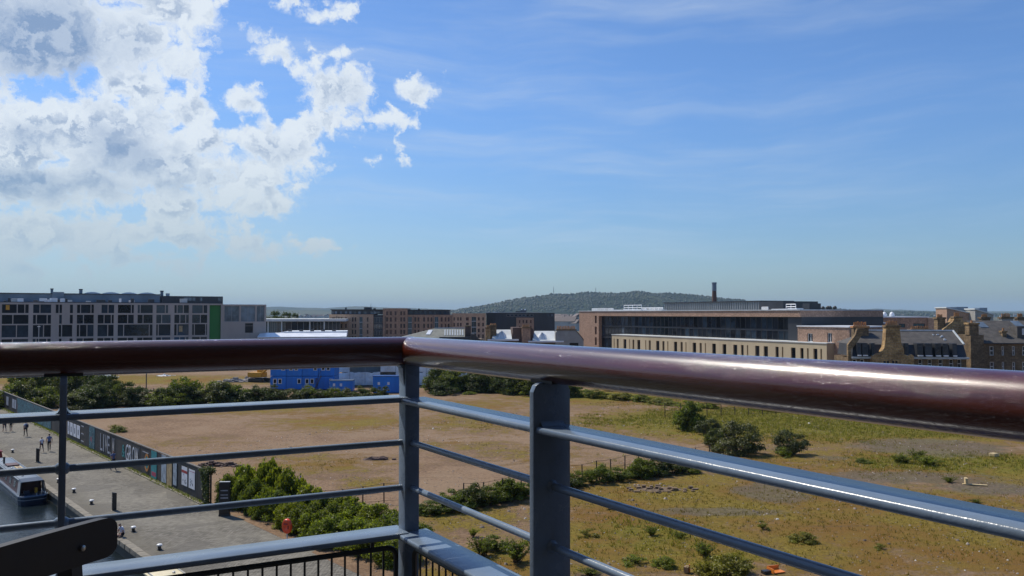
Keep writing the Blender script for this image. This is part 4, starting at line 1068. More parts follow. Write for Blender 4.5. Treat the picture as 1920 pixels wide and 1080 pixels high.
# ---- 4. old tenement roofs just above the corner of the handrail
def old_roofs():
    f = Fac('old_tenement', 'old tenement with pale roof lights, brown chimneys and a grey rendered gable', 'tenement', 780, 196, R(86), 1094)
    g = f.root; U = f.u
    # pitched greenish slate roof with skylights
    ze, zr = f.z(820, 636), f.z(830, 615.5, 5)
    a, b = U(770), U(872)
    m = MB(); m.add([(a - 4, 0, ze), (b, 0, ze), (b, 5, zr), (a + 5.5, 5, zr), (a - 4, 10, ze), (b, 10, ze)], [(0, 1, 2, 3), (4, 3, 2, 5), (0, 3, 4), (1, 5, 2), (0, 4, 5, 1)])
    m.build('slate_roof', MATS['slate_green'], g)
    for k in range(8):
        x = U(833 + 4.8 * k); m = MB(); sl = (zr - ze) / 5
        m.hexa([(x, 1.6, ze + sl * 1.6 + .02), (x + .32, 1.6, ze + sl * 1.6 + .02), (x + .32, 4.2, ze + sl * 4.2 + .02), (x, 4.2, ze + sl * 4.2 + .02), (x, 1.6, ze + sl * 1.6 + .1), (x + .32, 1.6, ze + sl * 1.6 + .1), (x + .32, 4.2, ze + sl * 4.2 + .1), (x, 4.2, ze + sl * 4.2 + .1)])
        m.build('glazing_bar', MATS['lead'], g)
    x = U(798); m = MB(); m.hexa([(x, 2, ze + sl * 2 + .02), (x + 1.0, 2, ze + sl * 2 + .02), (x + 1.6, 4, ze + sl * 4 + .02), (x + .6, 4, ze + sl * 4 + .02), (x, 2, ze + sl * 2 + .12), (x + 1.0, 2, ze + sl * 2 + .12), (x + 1.6, 4, ze + sl * 4 + .12), (x + .6, 4, ze + sl * 4 + .12)]); m.build('skylight', MATS['roof_white'], g)
    m = MB(); m.tube([(a + 5.5, 5, zr + .05), (b, 5, zr + .05)], .12, 6); m.build('ridge', MATS['lead'], g)
    part(g, 'wall', 'stone_sooty', (U(770) - 4, U(905), .3, 11, 0, ze - .05))
    part(g, 'dormer_row', 'clad_dark', (U(824), U(882), -.9, .28, ze - 1.2, ze + .55))
    chimney(g, f, 872.5, 883, 612.5, 640, 3, 2.4, 'brick_dark', 0)
    # dark gable with coping
    m = MB(); m.prism([(U(883), ze - 3), (U(911), ze - 3), (U(911), ze - .7), (U(898), ze + .1), (U(890), f.z(890, 627)), (U(883), f.z(884, 626))], 'y', .3, 6); m.build('gable', MATS['slate'], g)
    chimney(g, f, 911, 918.5, 616, 645, .1, 1.4, 'stone_gold', 3, 4)
    chimney(g, f, 919, 931, 611.5, 645, 1.6, 1.6, 'stone_brown', 3, 3)  # browner stone stands in for the shade on this stack
    # flat pale roofs with pyramid roof lights
    def pale(x0, x1, yb, yt, px0, px1):
        zb, zt = f.z((x0 + x1) / 2, yb), f.z((x0 + x1) / 2, yt, 5)
        m = MB(); m.hexa([(U(x0), 0, zb - .3), (U(x1), 0, zb - .3), (U(x1), 5, zb - .3), (U(x0) + 1, 5, zb - .3), (U(x0), 0, zb), (U(x1), 0, zb), (U(x1), 5, zt), (U(x0) + 1, 5, zt)]); m.build('pale_roof', MATS['roof_pale'], g)
        part(g, 'roof_gutter', 'roof_white', (U(x0) - 1, U(x1) + 1.6, -.6, -.003, zb - .42, zb - .05))
        xa, xb = U(px0), U(px1); zz = zb + .12; w = xb - xa
        m = MB(); m.add([(xa, .4, zz), (xb, .4, zz), (xb, .4 + w, zz + 1.0), (xa, .4 + w, zz + 1.0), (xa + w * .42, .4 + w * .45, zz + 1.75), (xa + w * .58, .4 + w * .45, zz + 1.75), (xa, .4, zz - .3), (xb, .4, zz - .3), (xb, .4 + w, zz), (xa, .4 + w, zz)],
              [(0, 1, 5, 4), (1, 2, 5), (2, 3, 4, 5), (3, 0, 4), (6, 7, 1, 0), (7, 8, 2, 1), (9, 6, 0, 3), (8, 9, 3, 2)]); m.build('pyramid_rooflight', MATS['roof_white'], g)
        for k in range(1, 4):
            x = xa + w * k / 4; m = MB(); m.tube([(x, .38, zz), (xa + w * (.42 + .16 * k / 4), .4 + w * .43, zz + 1.74)], .05, 5); m.build('glazing_bar', MATS['lead'], g)
        part(g, 'wall', 'stone_sooty', (U(x0) - .8, U(x1) + 1.4, .05, 9, 0, zb - .45))
    pale(922, 960, 635.5, 618, 934, 949); pale(998, 1044, 638.5, 620.5, 1008, 1027)
    part(g, 'party_wall', 'brick_dark', (U(962), U(979), 1.5, 9, f.z(970, 650), f.z(970, 614, 1.5)))
    chimney(g, f, 979, 994.5, 615.5, 655, .1, 1.3, 'brick_red', 6, 4.5)
    m = MB(); m.prism([(U(1001.5), f.z(1000, 618, 2)), (U(995), f.z(1000, 612, 2)), (U(995), f.z(1000, 640, 2)), (U(1001.5), f.z(1000, 640, 2))], 'y', 1.5, 8); m.build('party_wall', MATS['brick_dark'], g)
    # grey rendered gable with a long row of pots
    zt = f.z(1060, 621)
    m = MB(); m.prism([(U(1041), 0), (U(1093.5), 0), (U(1093.5), f.z(1093, 638)), (U(1087), f.z(1087, 629)), (U(1080), zt), (U(1044), zt), (U(1041), zt - .3)], 'y', -.4, 1.2); m.build('gable', MATS['harl'], g)
    m = MB(); m.prism([(U(1094.2), f.z(1093, 638.5)), (U(1093.5), f.z(1093, 636)), (U(1087), f.z(1087, 627.4)), (U(1080), zt + .15), (U(1080), zt), (U(1087), f.z(1087, 628.8)), (U(1093.4), f.z(1093, 638))], 'y', -.55, 1.3); m.build('skew', MATS['brick_dark'], g)
    chimney(g, f, 1044, 1080, 619.5, 622, -.3, 1.2, 'harl', 12, 6.0)
    window(g, f.rect(1068, 643, 1084, 652, -.42), -.46, 'glass_dark', None)
old_roofs()

# ---- 5. modern office: brick frame round a long glass front, cream wing before it, plant room above
def office_right():
    f = Fac('brick_office', 'wide modern office with a brick frame, long dark glass front and cream lower wing', 'office', 1086, 226, R(154), 1500)
    g = f.root; U = f.u
    zt = f.z(1200, 583.6); zg1 = f.z(1200, 592.8)
    ul, ur = U(1122.5), U(1474)
    glz0 = f.z(1200, 660)
    slits = [f.rect(1115.2, y0, 1118.6, y1) for (y0, y1) in ((592, 606), (612.3, 627), (632.5, 647), (652, 666), (671, 684))]
    holed_wall('brick_pier', MATS['brick_pink'], g, 0, ul, 0, zt, slits, 0, .3, 22)
    for r in slits: window(g, r, .25, 'glass_red', 'frame_dark', .05)
    part(g, 'brick_band', 'brick_pink', (ul + .002, f.W, 0, 22, zg1, zt - .004))
    part(g, 'roof_edge', 'lead', (-.15, f.W + .1, -.15, 22, zt + .002, zt + .22))
    # glass front: panes in two storeys on a set-back wall
    part(g, 'inner_wall', 'clad_dark', (ul + .002, f.W, 1.2, 22, 0, zg1 - .003))
    zm = [(f.z(1200, 611.5), zg1 - .05), (f.z(1200, 634), f.z(1200, 613.6)), (f.z(1200, 656), f.z(1200, 636.5))]
    rnd = random.Random(9); n = 44
    for (za, zb) in zm:
        for k in range(n):
            a = ul + .1 + (ur - ul - .2) * k / n; b = ul + .1 + (ur - ul - .2) * (k + 1) / n
            window(g, (a + .04, b - .04, za, zb), .95, rnd.choice(['glass_dark', 'glass_dark', 'glass_blue', 'glass_blue']), 'frame_dark', .06, name='pane')
    for (za, zb) in zm: part(g, 'spandrel', 'clad_dark', (ul + .05, ur, .84, 1.15, za - .32, za - .06))
    # recess at the right end
    part(g, 'recess_wall', 'clad_dark', (ur + .002, f.W, .4, 1.19, 0, zg1 - .006))
    m = MB(); r = f.rect(1502, 587, 1528, 591.6); 
    # cream wing in front
    c = Fac('cream', '', '', 1147, 219, R(154), 1549, parent=g)
    # express the wing in the office's own frame: it stands forward of the glass
    off = -3.0
    z1 = f.z(1200, 630, off)
    xs = [(1150.5, 1152), (1156, 1159.5), (1168.5, 1174), (1179.5, 1181), (1185.5, 1188.8), (1194.5, 1200), (1209.5, 1211.3), (1216, 1219.6), (1229.7, 1235.6), (1241.3, 1245.3), (1250.6, 1252.6), (1263, 1269), (1275.4, 1279.4), (1284.6, 1286.6), (1298, 1304.6), (1311, 1315), (1321, 1323),
          (1334.5, 1341.5), (1354, 1361), (1374, 1381.5), (1388.5, 1393.4), (1399.6, 1402), (1415, 1423), (1431, 1439), (1453, 1459), (1465, 1467.6), (1482, 1490.6), (1499.5, 1505.5), (1512, 1515), (1524, 1531.5), (1537, 1540)]
    zw1, zw0 = f.z(1200, 637.5, off), f.z(1200, 655.5, off)
    rects = [(U(a, off), U(b, off), zw0, zw1) for a, b in xs]
    rects2 = [(a, b, max(.6, zw0 - 4.2), zw0 - 4.2 + (zw1 - zw0)) for a, b, _, _ in rects]
    u0, u1 = U(1147, off), U(1549, off)
    holed_wall('cream_wing', MATS['cream_wall'], g, u0, u1, 0, z1, rects + rects2, off, .35, 3.9)
    for r in rects + rects2: window(g, r, off + .3, 'glass_dark', 'frame_dark', .06)
    part(g, 'wing_coping', 'roof_pale', (u0 - .1, u1 + .1, off - .1, .86, z1 + .003, z1 + .16))
    # brick return block on the wing's right
    q = f.rect(1503, 613, 1549, 660, -1.2); zq = f.z(1530, 613, -1.2)
    rb = [f.rect(1513, 625, 1523, 641, -1.2), f.rect(1550, 624, 1559, 642, -1.2)]
    holed_wall('brick_block', MATS['brick_pink'], g, U(1495, -1.2), U(1592, -1.2), 0, zq, rb, -1.2, .3, 10)
    for r in rb: window(g, r, -.95, 'glass_blue', 'sash_white', .12, bars=1)
    part(g, 'block_coping', 'roof_white', (U(1495, -1.2) - .1, U(1592, -1.2) + .1, -1.35, 9, zq + .003, zq + .2))
    # plant room, rails and cowls on the roof
    s = 7
    q = f.rect(1245, 567.5, 1425, 584, s); zp = f.z(1330, 567.3, s)
    part(g, 'plant_room', 'clad_grey', (U(1246, s), U(1426, s), s, s + 9, zt, zp))
    for k in range(46):
        x = U(1246, s) + (U(1426, s) - U(1246, s)) * (k + .5) / 46; part(g, 'louvre_post', 'clad_grey', (x - .06, x + .06, s - .12, s - .003, zt + .2, zp - .05))
    part(g, 'plant_roof', 'clad_dark', (U(1246, s) - .2, U(1426, s) + .2, s - .25, s + 9.2, zp + .003, zp + .22))
    part(g, 'plant_wing', 'clad_dark', (U(1426, s) + .21, U(1472, s), s - .5, s + 9, zt, zp))
    def rails(x0, x1, y0, y1, yy, nv):
        a, b = U(x0, yy), U(x1, yy); zz0, zz1 = zt, f.z((x0 + x1) / 2, y0, yy)
        for k in range(3):
            z = zz0 + .3 + (zz1 - zz0 - .3) * k / 2; m = MB(); m.tube([(a, yy, z), (b, yy, z)], .07, 5); m.build('roof_rail', MATS['roof_white'], g)
        for k in range(nv):
            x = a + (b - a) * k / (nv - 1); m = MB(); m.tube([(x, yy, zz0), (x, yy, zz1)], .06, 5); m.build('rail_post', MATS['roof_white'], g)
    rails(1110, 1150, 578.5, 584, 3, 6); rails(1170, 1203, 572.3, 584, 4, 5); rails(1203, 1243, 577, 584, 4, 6); rails(1474, 1492, 570.5, 584, 4, 3); rails(1428, 1440, 576, 584, 3, 3)
    for (a, b, y) in ((1150, 1168, 581), (1168, 1202, 580), (1206, 1240, 581.3), (1446, 1474, 580), (1476, 1494, 578)):
        r = f.rect(a, y, b, 584, 2.5); part(g, 'roof_unit', 'roof_white', (r[0], r[1], 2.5, 4.2, zt, max(r[3], zt + .35)), bevel=.06)
    r = f.rect(1502, 576.5, 1520, 584, 5); part(g, 'plant_box', 'clad_dark', (f.W - 4.3, f.W - 2.6, 5, 8, zt, zt + 1.4))
    return f
office_right()

# ---- 6. brick block and roofs behind it on the right
def back_block():
    f = Fac('brick_block', 'low dark brick block with domed roof lights between the office and the tenements', 'office', 1474, 205, R(93), 1745)
    g = f.root; U = f.u
    zr = f.z(1520, 585.5); zl = f.z(1650, 595.5)
    part(g, 'sign_wing', 'brick_pink', (0, U(1562.5), 0, 20, 0, zr)); part(g, 'roof_edge', 'lead', (-.1, U(1562.5) + .1, -.1, 20, zr + .003, zr + .16))
    part(g, 'dark_front', 'clad_dark', (0, U(1552), -.06, -.003, 0, f.z(1520, 597)))
    r = f.rect(1502, 587.6, 1528, 591.8); m = MB()
    for k in range(6):
        x = r[0] + (r[1] - r[0]) * k / 6; m = MB(); m.box(x, x + (r[1] - r[0]) / 6 * .78, -.14, -.064, r[2], r[3] - .1 * (k % 2)); m.build('sign_letter', MATS['sign_red'], g)
    rects = [f.rect(1715, 606.5, 1737, 615.5), f.rect(1688, 607, 1700, 614)]
    holed_wall('long_wall', MATS['brick_red'], g, U(1562.8), U(1742), 0, zl, rects, 1.0, .3, 18)
    for q in rects: window(g, q, 1.25, 'glass_green', 'frame_dark', .1, bars=1)
    part(g, 'wall_shadow_panel', 'brick_dark', (U(1563), U(1650), .9, .998, 0, zl - .5))  # thin dark sheet standing in for the shadow on this stretch of brick
    part(g, 'roof_edge', 'roof_white', (U(1562.8), U(1742) + .3, .8, 18, zl + .003, zl + .28))
    part(g, 'end_pier', 'brick_peach', (U(1742) + .002, U(1757), .6, 12, 0, zl - .1))
    for (a, y) in ((1542.5, 574), (1552, 573.5), (1556, 573.5), (1565, 573.5)):
        m = MB(); x = U(a, 4); z1 = f.z(a, y, 4); z0 = zr if a < 1562 else zl
        m.tube([(x, 4, z0), (x, 4, z1 - .9), (x, 4, z1 - .85), (x, 4, z1 - .3), (x, 4, z1)], [.3, .3, .5, .5, .18], 10); m.build('roof_cowl', MATS['cowl'], g, smooth=True)
    for k, a in enumerate((1570, 1577, 1584, 1590, 1597, 1604, 1611, 1617, 1650, 1658, 1672)):
        m = MB(); x = U(a, 5); z0 = zl + .28; m.tube([(x, 5, z0), (x, 5, z0 + .5), (x, 5, z0 + .95), (x, 5, z0 + 1.15)], [.6, .58, .38, .05], 10); m.build('dome_rooflight', MATS['roof_white'], g, smooth=True)
    for (a, b, y) in ((1517, 1560, 604.5), (1569, 1640, 605.5), (1700 - 20, 1700, 606)):
        pass
    q = f.rect(1502, 576.5, 1521, 585, 3); part(g, 'plant_box', 'clad_dark', (q[0], q[1], 3, 7, zr, q[3]))
    for k in range(3):
        m = MB(); z = zr + .3 + .45 * k; m.tube([(U(1522, 3), 3, z), (U(1540, 3), 3, z)], .07, 5); m.build('roof_rail', MATS['roof_white'], g)
    # flat white roofs in front of the dark wall
    f3 = Fac('flat_roof_house', 'low flat-roofed brick building with a white roof edge beside the slate tenement', 'house', 1510, 170, R(93), 1662)
    g3 = f3.root; z3 = f3.z(1580, 606.5)
    part(g3, 'wall', 'brick_pink', (0, f3.W, 0, 12, 0, z3)); part(g3, 'roof_edge', 'roof_white', (-.2, f3.W + .2, -.2, 12, z3 + .003, z3 + .22))
    part(g3, 'roof_box', 'lead', (f3.u(1625), f3.u(1650), 2, 6, z3 + .22, z3 + .9))
    # mono-pitch houses on the skyline
    for (x0, x1, xs, y0, ya, yb, mt, Y, lab) in ((1775, 1826, 1787, 597, 577.8, 590, 'brick_pink', 285, 'brick house with a single slanting roof on the skyline'), (1828, 1862, 1832, 597, 580.5, 591, 'harl', 280, 'pale rendered house with a single slanting roof on the skyline')):
        h = Fac('slanting_roof_house', lab, 'house', x0, Y, R(95), x1, 'slanting roofs on the skyline'); G = h.root
        m = MB(); m.prism([(0, 0), (h.W, 0), (h.W, h.z(x1, yb)), (0, h.z(x0, ya))], 'y', 0, 9); m.build('wall', MATS[mt], G)
        m = MB(); za, zb = h.z(x0, ya), h.z(x1, yb); m.hexa([(-.3, -.4, za + .02), (h.W + .3, -.4, zb + .02), (h.W + .3, 9.4, zb + .02), (-.3, 9.4, za + .02), (-.3, -.4, za + .4), (h.W + .3, -.4, zb + .4), (h.W + .3, 9.4, zb + .4), (-.3, 9.4, za + .4)]); m.build('roof', MATS['roof_pale'], G)
        part(G, 'roof_lantern', 'clad_blue', (h.W * .12, h.W * .5, 3, 8, zb, za + .35)); part(G, 'roof_lantern', 'clad_blue', (h.W * .52, h.W * .95, 3.5, 8, zb - .3, (za + zb) / 2 + 1.6))
back_block()

def stack():
    p = at_depth(1339.5, 580, 330); z1 = at_depth(1339.5, 529.5, 330).z
    t = thing('factory_chimney', 'tall tapering brick factory chimney rising behind the plant room', 'chimney', (p.x, p.y, 0))
    m = MB(); m.tube([(0, 0, 0), (0, 0, z1 * .5), (0, 0, z1 - 3.4)], [1.6, 1.15, .84], 20); m.build('shaft', MATS['brick_dark'], t, smooth=True)
    m = MB(); m.tube([(0, 0, z1 - 3.4), (0, 0, z1 - 3.3), (0, 0, z1 - .6), (0, 0, z1 - .55), (0, 0, z1)], [.84, .92, .88, 1.0, .98], 20); m.build('crown', MATS['clad_blue'], t, smooth=True)
stack()

# ---- 7. stone tenements on the right
def tenements():
    f = Fac('slate_tenement', 'stone tenement with a slate mansard, lead hips and a stepped golden gable chimney', 'tenement', 1588, 132, R(97), 1808)
    g = f.root; U = f.u
    zr, ze, zb = f.z(1700, 620.5, 5), f.z(1700, 646), f.z(1700, 668.5)
    a, b = U(1598), U(1806)
    rl, rr = U(1626, 5), U(1786, 5)
    m = MB(); m.add([(a, -.1, ze), (b, -.1, ze), (rr, 5, zr), (rl, 5, zr), (b, 10, ze), (a, 10, ze)], [(0, 1, 2, 3), (1, 4, 2), (4, 5, 3, 2), (5, 0, 3)]); m.build('slate_roof', MATS['slate'], g)
    for (p, q) in (((rl, 5, zr + .06), (rr, 5, zr + .06)), ((rr, 5, zr + .06), (b, -.1, ze + .06)), ((rr, 5, zr + .06), (b, 10, ze + .06))):
        m = MB(); m.tube([p, q], .16, 6); m.build('lead_hip', MATS['lead'], g)
    # mansard slope with dormers
    m = MB(); m.hexa([(a - .3, -1.0, zb), (b, -1.0, zb), (b, 8, zb), (a - .3, 8, zb), (a, -.05, ze - .02), (b - .1, -.05, ze - .02), (b - .1, 8, ze - .02), (a, 8, ze - .02)]); m.build('mansard', MATS['clad_dark'], g)
    for (x0, x1) in ((1604, 1612), (1614, 1624), (1632, 1637), (1693, 1700), (1716, 1727), (1731, 1744), (1750, 1760), (1764, 1774), (1782, 1790)):
        z0, z1 = zb + .35, ze - .35
        o = part(g, 'dormer', 'clad_dark', (U(x0, -1), U(x1, -1), -1.5, .2, zb + .1, ze + .25))
        w = (U(x0, -1) + .15, U(x1, -1) - .15, z0 + .1, z1)
        m = MB(); m.box(w[0], w[1], -1.53, -1.503, w[2], w[3]); m.build('pane', MATS['glass_blue'], o)
        m = MB(); m.box(w[0] - .1, w[1] + .1, -1.8, -1.51, zb + .12, zb + .3); m.build('sill', MATS['roof_white'], o)
    part(g, 'eaves', 'lead', (a - .5, b + .2, -1.45, -.9, zb - .3, zb - .004))
    rects = [(U(x, -.8), U(x + 8, -.8), f.z(x, 690), f.z(x, 673)) for x in (1597, 1611, 1720, 1738, 1758, 1778, 1793)]
    rects += [(q[0], q[1], q[2] - 3.4 * k, q[3] - 3.4 * k) for q in rects for k in (1, 2) if q[2] - 3.4 * k > .3]
    holed_wall('wall', MATS['stone_sooty'], g, a - .3, b, 0, zb - .31, rects, -.8, .25, 11)
    for r in rects: window(g, r, -.6, 'glass_dark', 'sash_white', .09, bars=0, hbars=1)
    # golden stone gable that narrows in steps to a chimney
    P_ = lambda x, y: (U(x, -2), f.z(x, y, -2))
    pol = [P_(1632, 760), P_(1712, 760), P_(1712, 668), P_(1708, 664), P_(1700, 667), P_(1694, 664), P_(1694, 655), P_(1689, 644), P_(1686, 614), P_(1661, 614), P_(1659, 640), P_(1657, 652), P_(1650, 662), P_(1640, 664), P_(1634, 668)]
    m = MB(); m.prism(pol, 'y', -2.0, -.4); m.build('gable', MATS['stone_gold'], g)
    for k in range(4):
        r = f.rect(1655 + 6 * k + (4 if k > 1 else 0), 677, 1659 + 6 * k + (4 if k > 1 else 0), 681, -2); window(g, r, -2.04, 'glass_dark', None)
    chimney(g, f, 1660.5, 1686.5, 613.5, 616, -2.02, 1.3, 'stone_gold', 7, 8.5, 'stone_brown')
    # left gable and its chimney
    P_ = lambda x, y: (U(x, 0), f.z(x, y, 0))
    m = MB(); m.prism([P_(1586, 760), P_(1592, 760), P_(1592, 655), P_(1602, 644), P_(1618, 616), P_(1604, 616), P_(1600, 628), P_(1586, 646)], 'y', -.9, -.1); m.build('gable', MATS['stone_brown'], g)
    chimney(g, f, 1600, 1628, 614.5, 650, 3, 1.4, 'stone_sooty', 7, 8, 'terracotta')
    chimney(g, f, 1708, 1745, 620.5, 626, 8, 1.4, 'stone_brown', 9, 6)
    for (x, y) in ((1664, 625), (1752, 627)):
        k0 = random.Random(int(x))
        for i in range(9):
            m = MB(); u = U(x, 3) + k0.uniform(-.6, 1.0); z = zr - .9 + k0.uniform(-.5, .3); yy = 5 - (zr - z) * 5 / (zr - ze) - .08
            m.box(u, u + k0.uniform(.12, .35), yy - .05, yy + .12, z, z + .14); m.build('patch', MATS['roof_white'], g)
    # ---- taller tenement to the right
    f = Fac('corner_tenement', 'dark sooty stone tenement with steep slate roof and tall broad chimney stacks', 'tenement', 1815, 138, R(100), 1990)
    g = f.root; U = f.u
    ze, zr = f.z(1880, 643), f.z(1880, 601, 6.5)
    rects = []
    for (x0, x1) in ((1854, 1862), (1876.5, 1881), (1896, 1901.5), (1915, 1922), (1938, 1944), (1962, 1968)):
        for k in range(3):
            y0, y1 = 649 + 29.5 * k, 666.5 + 29.5 * k
            rects.append(f.rect(x0, y0, x1, y1))
    holed_wall('wall', MATS['stone_sooty'], g, U(1841), f.W, 0, ze, rects, 0, .22, 13)
    for r in rects: window(g, r, .18, 'glass_blue', 'sash_white', .12, hbars=1, sill='stone_brown')
    m = MB(); a, b = U(1838), f.W
    m.add([(a, -.3, ze), (b, -.3, ze), (b, 6.5, zr), (a, 6.5, zr), (a, 13, ze), (b, 13, ze)], [(0, 1, 2, 3), (3, 2, 5, 4), (0, 3, 4), (1, 5, 2)]); m.build('slate_roof', MATS['slate'], g)
    sl = (zr - ze) / 6.8
    def skyl(x0, y):
        x = U(x0, y); m = MB(); z = ze + sl * (y + .3); w = 1.3; m.hexa([(x, y, z + .02), (x + w, y, z + .02), (x + w - .3, y + 1.6, z + 1.6 * sl + .02), (x - .3, y + 1.6, z + 1.6 * sl + .02), (x, y, z + .12), (x + w, y, z + .12), (x + w - .3, y + 1.6, z + 1.6 * sl + .12), (x - .3, y + 1.6, z + 1.6 * sl + .12)]); m.build('skylight', MATS['glass_pale'], g)
    skyl(1838, 4.2); skyl(1904, 4.6)
    part(g, 'gutter', 'frame_dark', (U(1838), f.W, -.45, -.302, ze - .15, ze + .02))
    # broad dark stack at the left corner and the golden gable behind it
    o = part(g, 'corner_stack', 'stone_sooty', (U(1815), U(1839.5), -.9, 5, 0, f.z(1827, 628)))
    chimney(g, f, 1816.5, 1834, 608.5, 628, -.7, 2.0, 'stone_brown', 1, 5, 'stone_gold')
    P_ = lambda x, y: (U(x, 6), f.z(x, y, 6))
    m = MB(); m.prism([P_(1757, 640), P_(1816, 640), P_(1816, 606), P_(1803.5, 600), P_(1803.5, 597), P_(1789, 597), P_(1786, 603), P_(1768, 617)], 'y', 6, 8.5); m.build('gable', MATS['stone_gold'], g)
    chimney(g, f, 1789, 1803.5, 596.5, 600, 6.01, 1.6, 'stone_gold', 5, 8, 'stone_brown')
    chimney(g, f, 1757.5, 1772, 598, 640, 7, 2.0, 'stone_brown', 4, 6)
    chimney(g, f, 1878, 1899, 597.5, 625, 7.5, 1.4, 'harl', 7, 7, 'stone_sooty')
    chimney(g, f, 1840, 1856, 597.5, 605, 9, 1.4, 'stone_sooty', 6, 6, 'stone_sooty')
    chimney(g, f, 1908, 1922, 597.5, 606, 9, 1.4, 'stone_sooty', 5, 7, 'stone_sooty')
    chimney(g, f, 1878.5, 1886, 623.5, 645, 1.5, 1.0, 'stone_brown', 1, 5, 'stone_brown')
    o = part(g, 'dormer', 'slate', (U(1912), U(1925), 1.2, 5, ze + .6, f.z(1918, 612, 1.2)))
    m = MB(); m.box(U(1915, 1.2), U(1924, 1.2), 1.14, 1.197, f.z(1918, 628, 1.2), f.z(1918, 616, 1.2)); m.build('pane', MATS['sash_white'], o)
tenements()

# ---- 8. site cabins, wrapped building, plant, rubble behind the field
simple('soil', (0.17, 0.115, 0.07), 0.95, 0.35, 2, bump=0.6, bscale=4, bdist=0.05)
def site():
    cabin_g = 'blue site cabins stacked in two storeys'
    Y = 152.0
    cab = [(508, 538), (538, 568), (568, 598), (598, 628)]
    for lv in range(2):
        for i, (a, b) in enumerate(cab):
            z0 = lv * 2.45 + .12
            f = Fac('site_cabin', ('blue site cabin with white framed windows, lower storey behind the hedge' if lv == 0 else 'blue site cabin with white framed windows, upper storey of the stack'), 'site cabin', a, Y, R(88), b, cabin_g, base=z0); g = f.root
            W_ = f.W - .06
            part(g, 'body', 'cabin_blue', (0, W_, 0, 5.4, 0, 2.36), bevel=.04)
            for k in range(9): part(g, 'rib', 'cabin_blue', (W_ * (k + .6) / 9.4, W_ * (k + .6) / 9.4 + .05, -.03, .002, .12, 2.2))
            for q in ((.18, .5), (.7,)) [(i + lv) % 2]:
                w = MB(); x = W_ * q; w.mat(0).box(x, x + .7, -.05, -.001, 1.0, 1.95); w.mat(1).box(x + .13, x + .57, -.07, -.051, 1.13, 1.82); w.build('window', [MATS['sash_white'], MATS['glass_dark']], g)
            if i == 2 and lv == 0: part(g, 'door', 'cabin_blue_dark', (W_ * .84, W_ * .84 + .8, -.045, -.002, .1, 2.05))
    f = Fac('site_stair', 'dark steel stair climbing the blue site cabins', 'stair', 590, 151, R(88), 604); m = MB()
    for k in range(12): part(f.root, 'tread', 'black_paint', (.1 + .1 * k, .35 + .1 * k, -.9, -.1, .22 * k + .1, .22 * k + .15))
    m = MB(); m.tube([(.1, -.9, .1), (1.4, -.9, 2.7)], .05, 6); m.build('stringer', MATS['black_paint'], f.root)
    m = MB(); m.tube([(.1, -.9, 1.1), (1.4, -.9, 3.7), (1.4, -.9, 2.7)], .03, 6); m.build('stair_rail', MATS['black_paint'], f.root)
    # blue containers
    for (a, b, Y, h, lab) in ((619, 662, 149, 1.9, 'low blue container with a pale lid before the sheeted building'), (700, 760, 146, 2.9, 'tall blue container beside the corner of the sheeted building')):
        f = Fac('container', lab, 'container', a, Y, R(88), b); g = f.root
        part(g, 'body', 'cabin_blue', (0, f.W, 0, 2.4, .1, h)); part(g, 'lid', 'boat_blue' if h < 2.5 else 'cabin_blue_dark', (-.05, f.W + .05, -.08, 2.45, h + .003, h + .12))
        for k in range(12): part(g, 'rib', 'cabin_blue', (f.W * (k + .3) / 12, f.W * (k + .3) / 12 + .12, -.04, .002, .2, h - .1))
        for k in range(2): part(g, 'notice', 'poster_white', (f.W * (.15 + .3 * k), f.W * (.15 + .3 * k) + .4, -.06, -.041, h * .5, h * .5 + .5))
        part(g, 'skid', 'black_paint', (.1, f.W - .1, .1, 2.3, -.15, .095))
    # scaffolded building wrapped in pale sheeting
    f = Fac('sheeted_building', 'unfinished building wrapped in torn pale scaffold sheeting', 'building', 628, 160, R(88), 885); g = f.root
    zt = 8.0
    part(g, 'core', 'clad_grey', (1.2, f.W - 1, 1.6, 15, 0, zt - .4))
    rnd = random.Random(3); nx = 9; fl = 3
    for i in range(nx + 1):
        x = f.W * i / nx; m = MB(); m.tube([(x, 0, 0), (x, 0, zt)], .05, 6); m.build('scaffold_pole', MATS['scaffold'], g)
    for k in range(fl + 1):
        z = .2 + (zt - .4) * k / fl; m = MB(); m.tube([(0, -.06, z), (f.W, -.06, z)], .05, 6); m.build('scaffold_pole', MATS['scaffold'], g); part(g, 'scaffold_deck', 'timber_grey', (0, f.W, .1, 1.3, z - .05, z))
    for i in range(nx):
        for k in range(fl):
            if (i, k) in ((1, 1), (2, 1), (3, 0)): continue
            x0, x1 = f.W * i / nx + .03, f.W * (i + 1) / nx - .03; z0, z1 = .2 + (zt - .4) * k / fl, .2 + (zt - .4) * (k + 1) / fl
            m = MB(); n = 7; vs = []; fs = []
            for a in range(n + 1):
                for b in range(n + 1):
                    u, v = a / n, b / n
                    vs.append((x0 + (x1 - x0) * u, -.12 - .13 * math.sin(math.pi * u) * math.sin(math.pi * v) * rnd.uniform(.3, 1.6), z0 + (z1 - z0) * v - (.25 * math.sin(math.pi * u) * rnd.random() if b == n else 0)))
            for a in range(n):
                for b in range(n): fs.append((a * (n + 1) + b, (a + 1) * (n + 1) + b, (a + 1) * (n + 1) + b + 1, a * (n + 1) + b + 1))
            m.add(vs, fs); m.build('sheet', MATS['sheeting'], g, smooth=True)
    # yellow digger, mostly hidden by the handrail
    p = ground(486, 716); t = thing('digger', 'yellow tracked digger standing on rubble beside the blue cabins', 'digger', (p.x, p.y, 0), R(165))
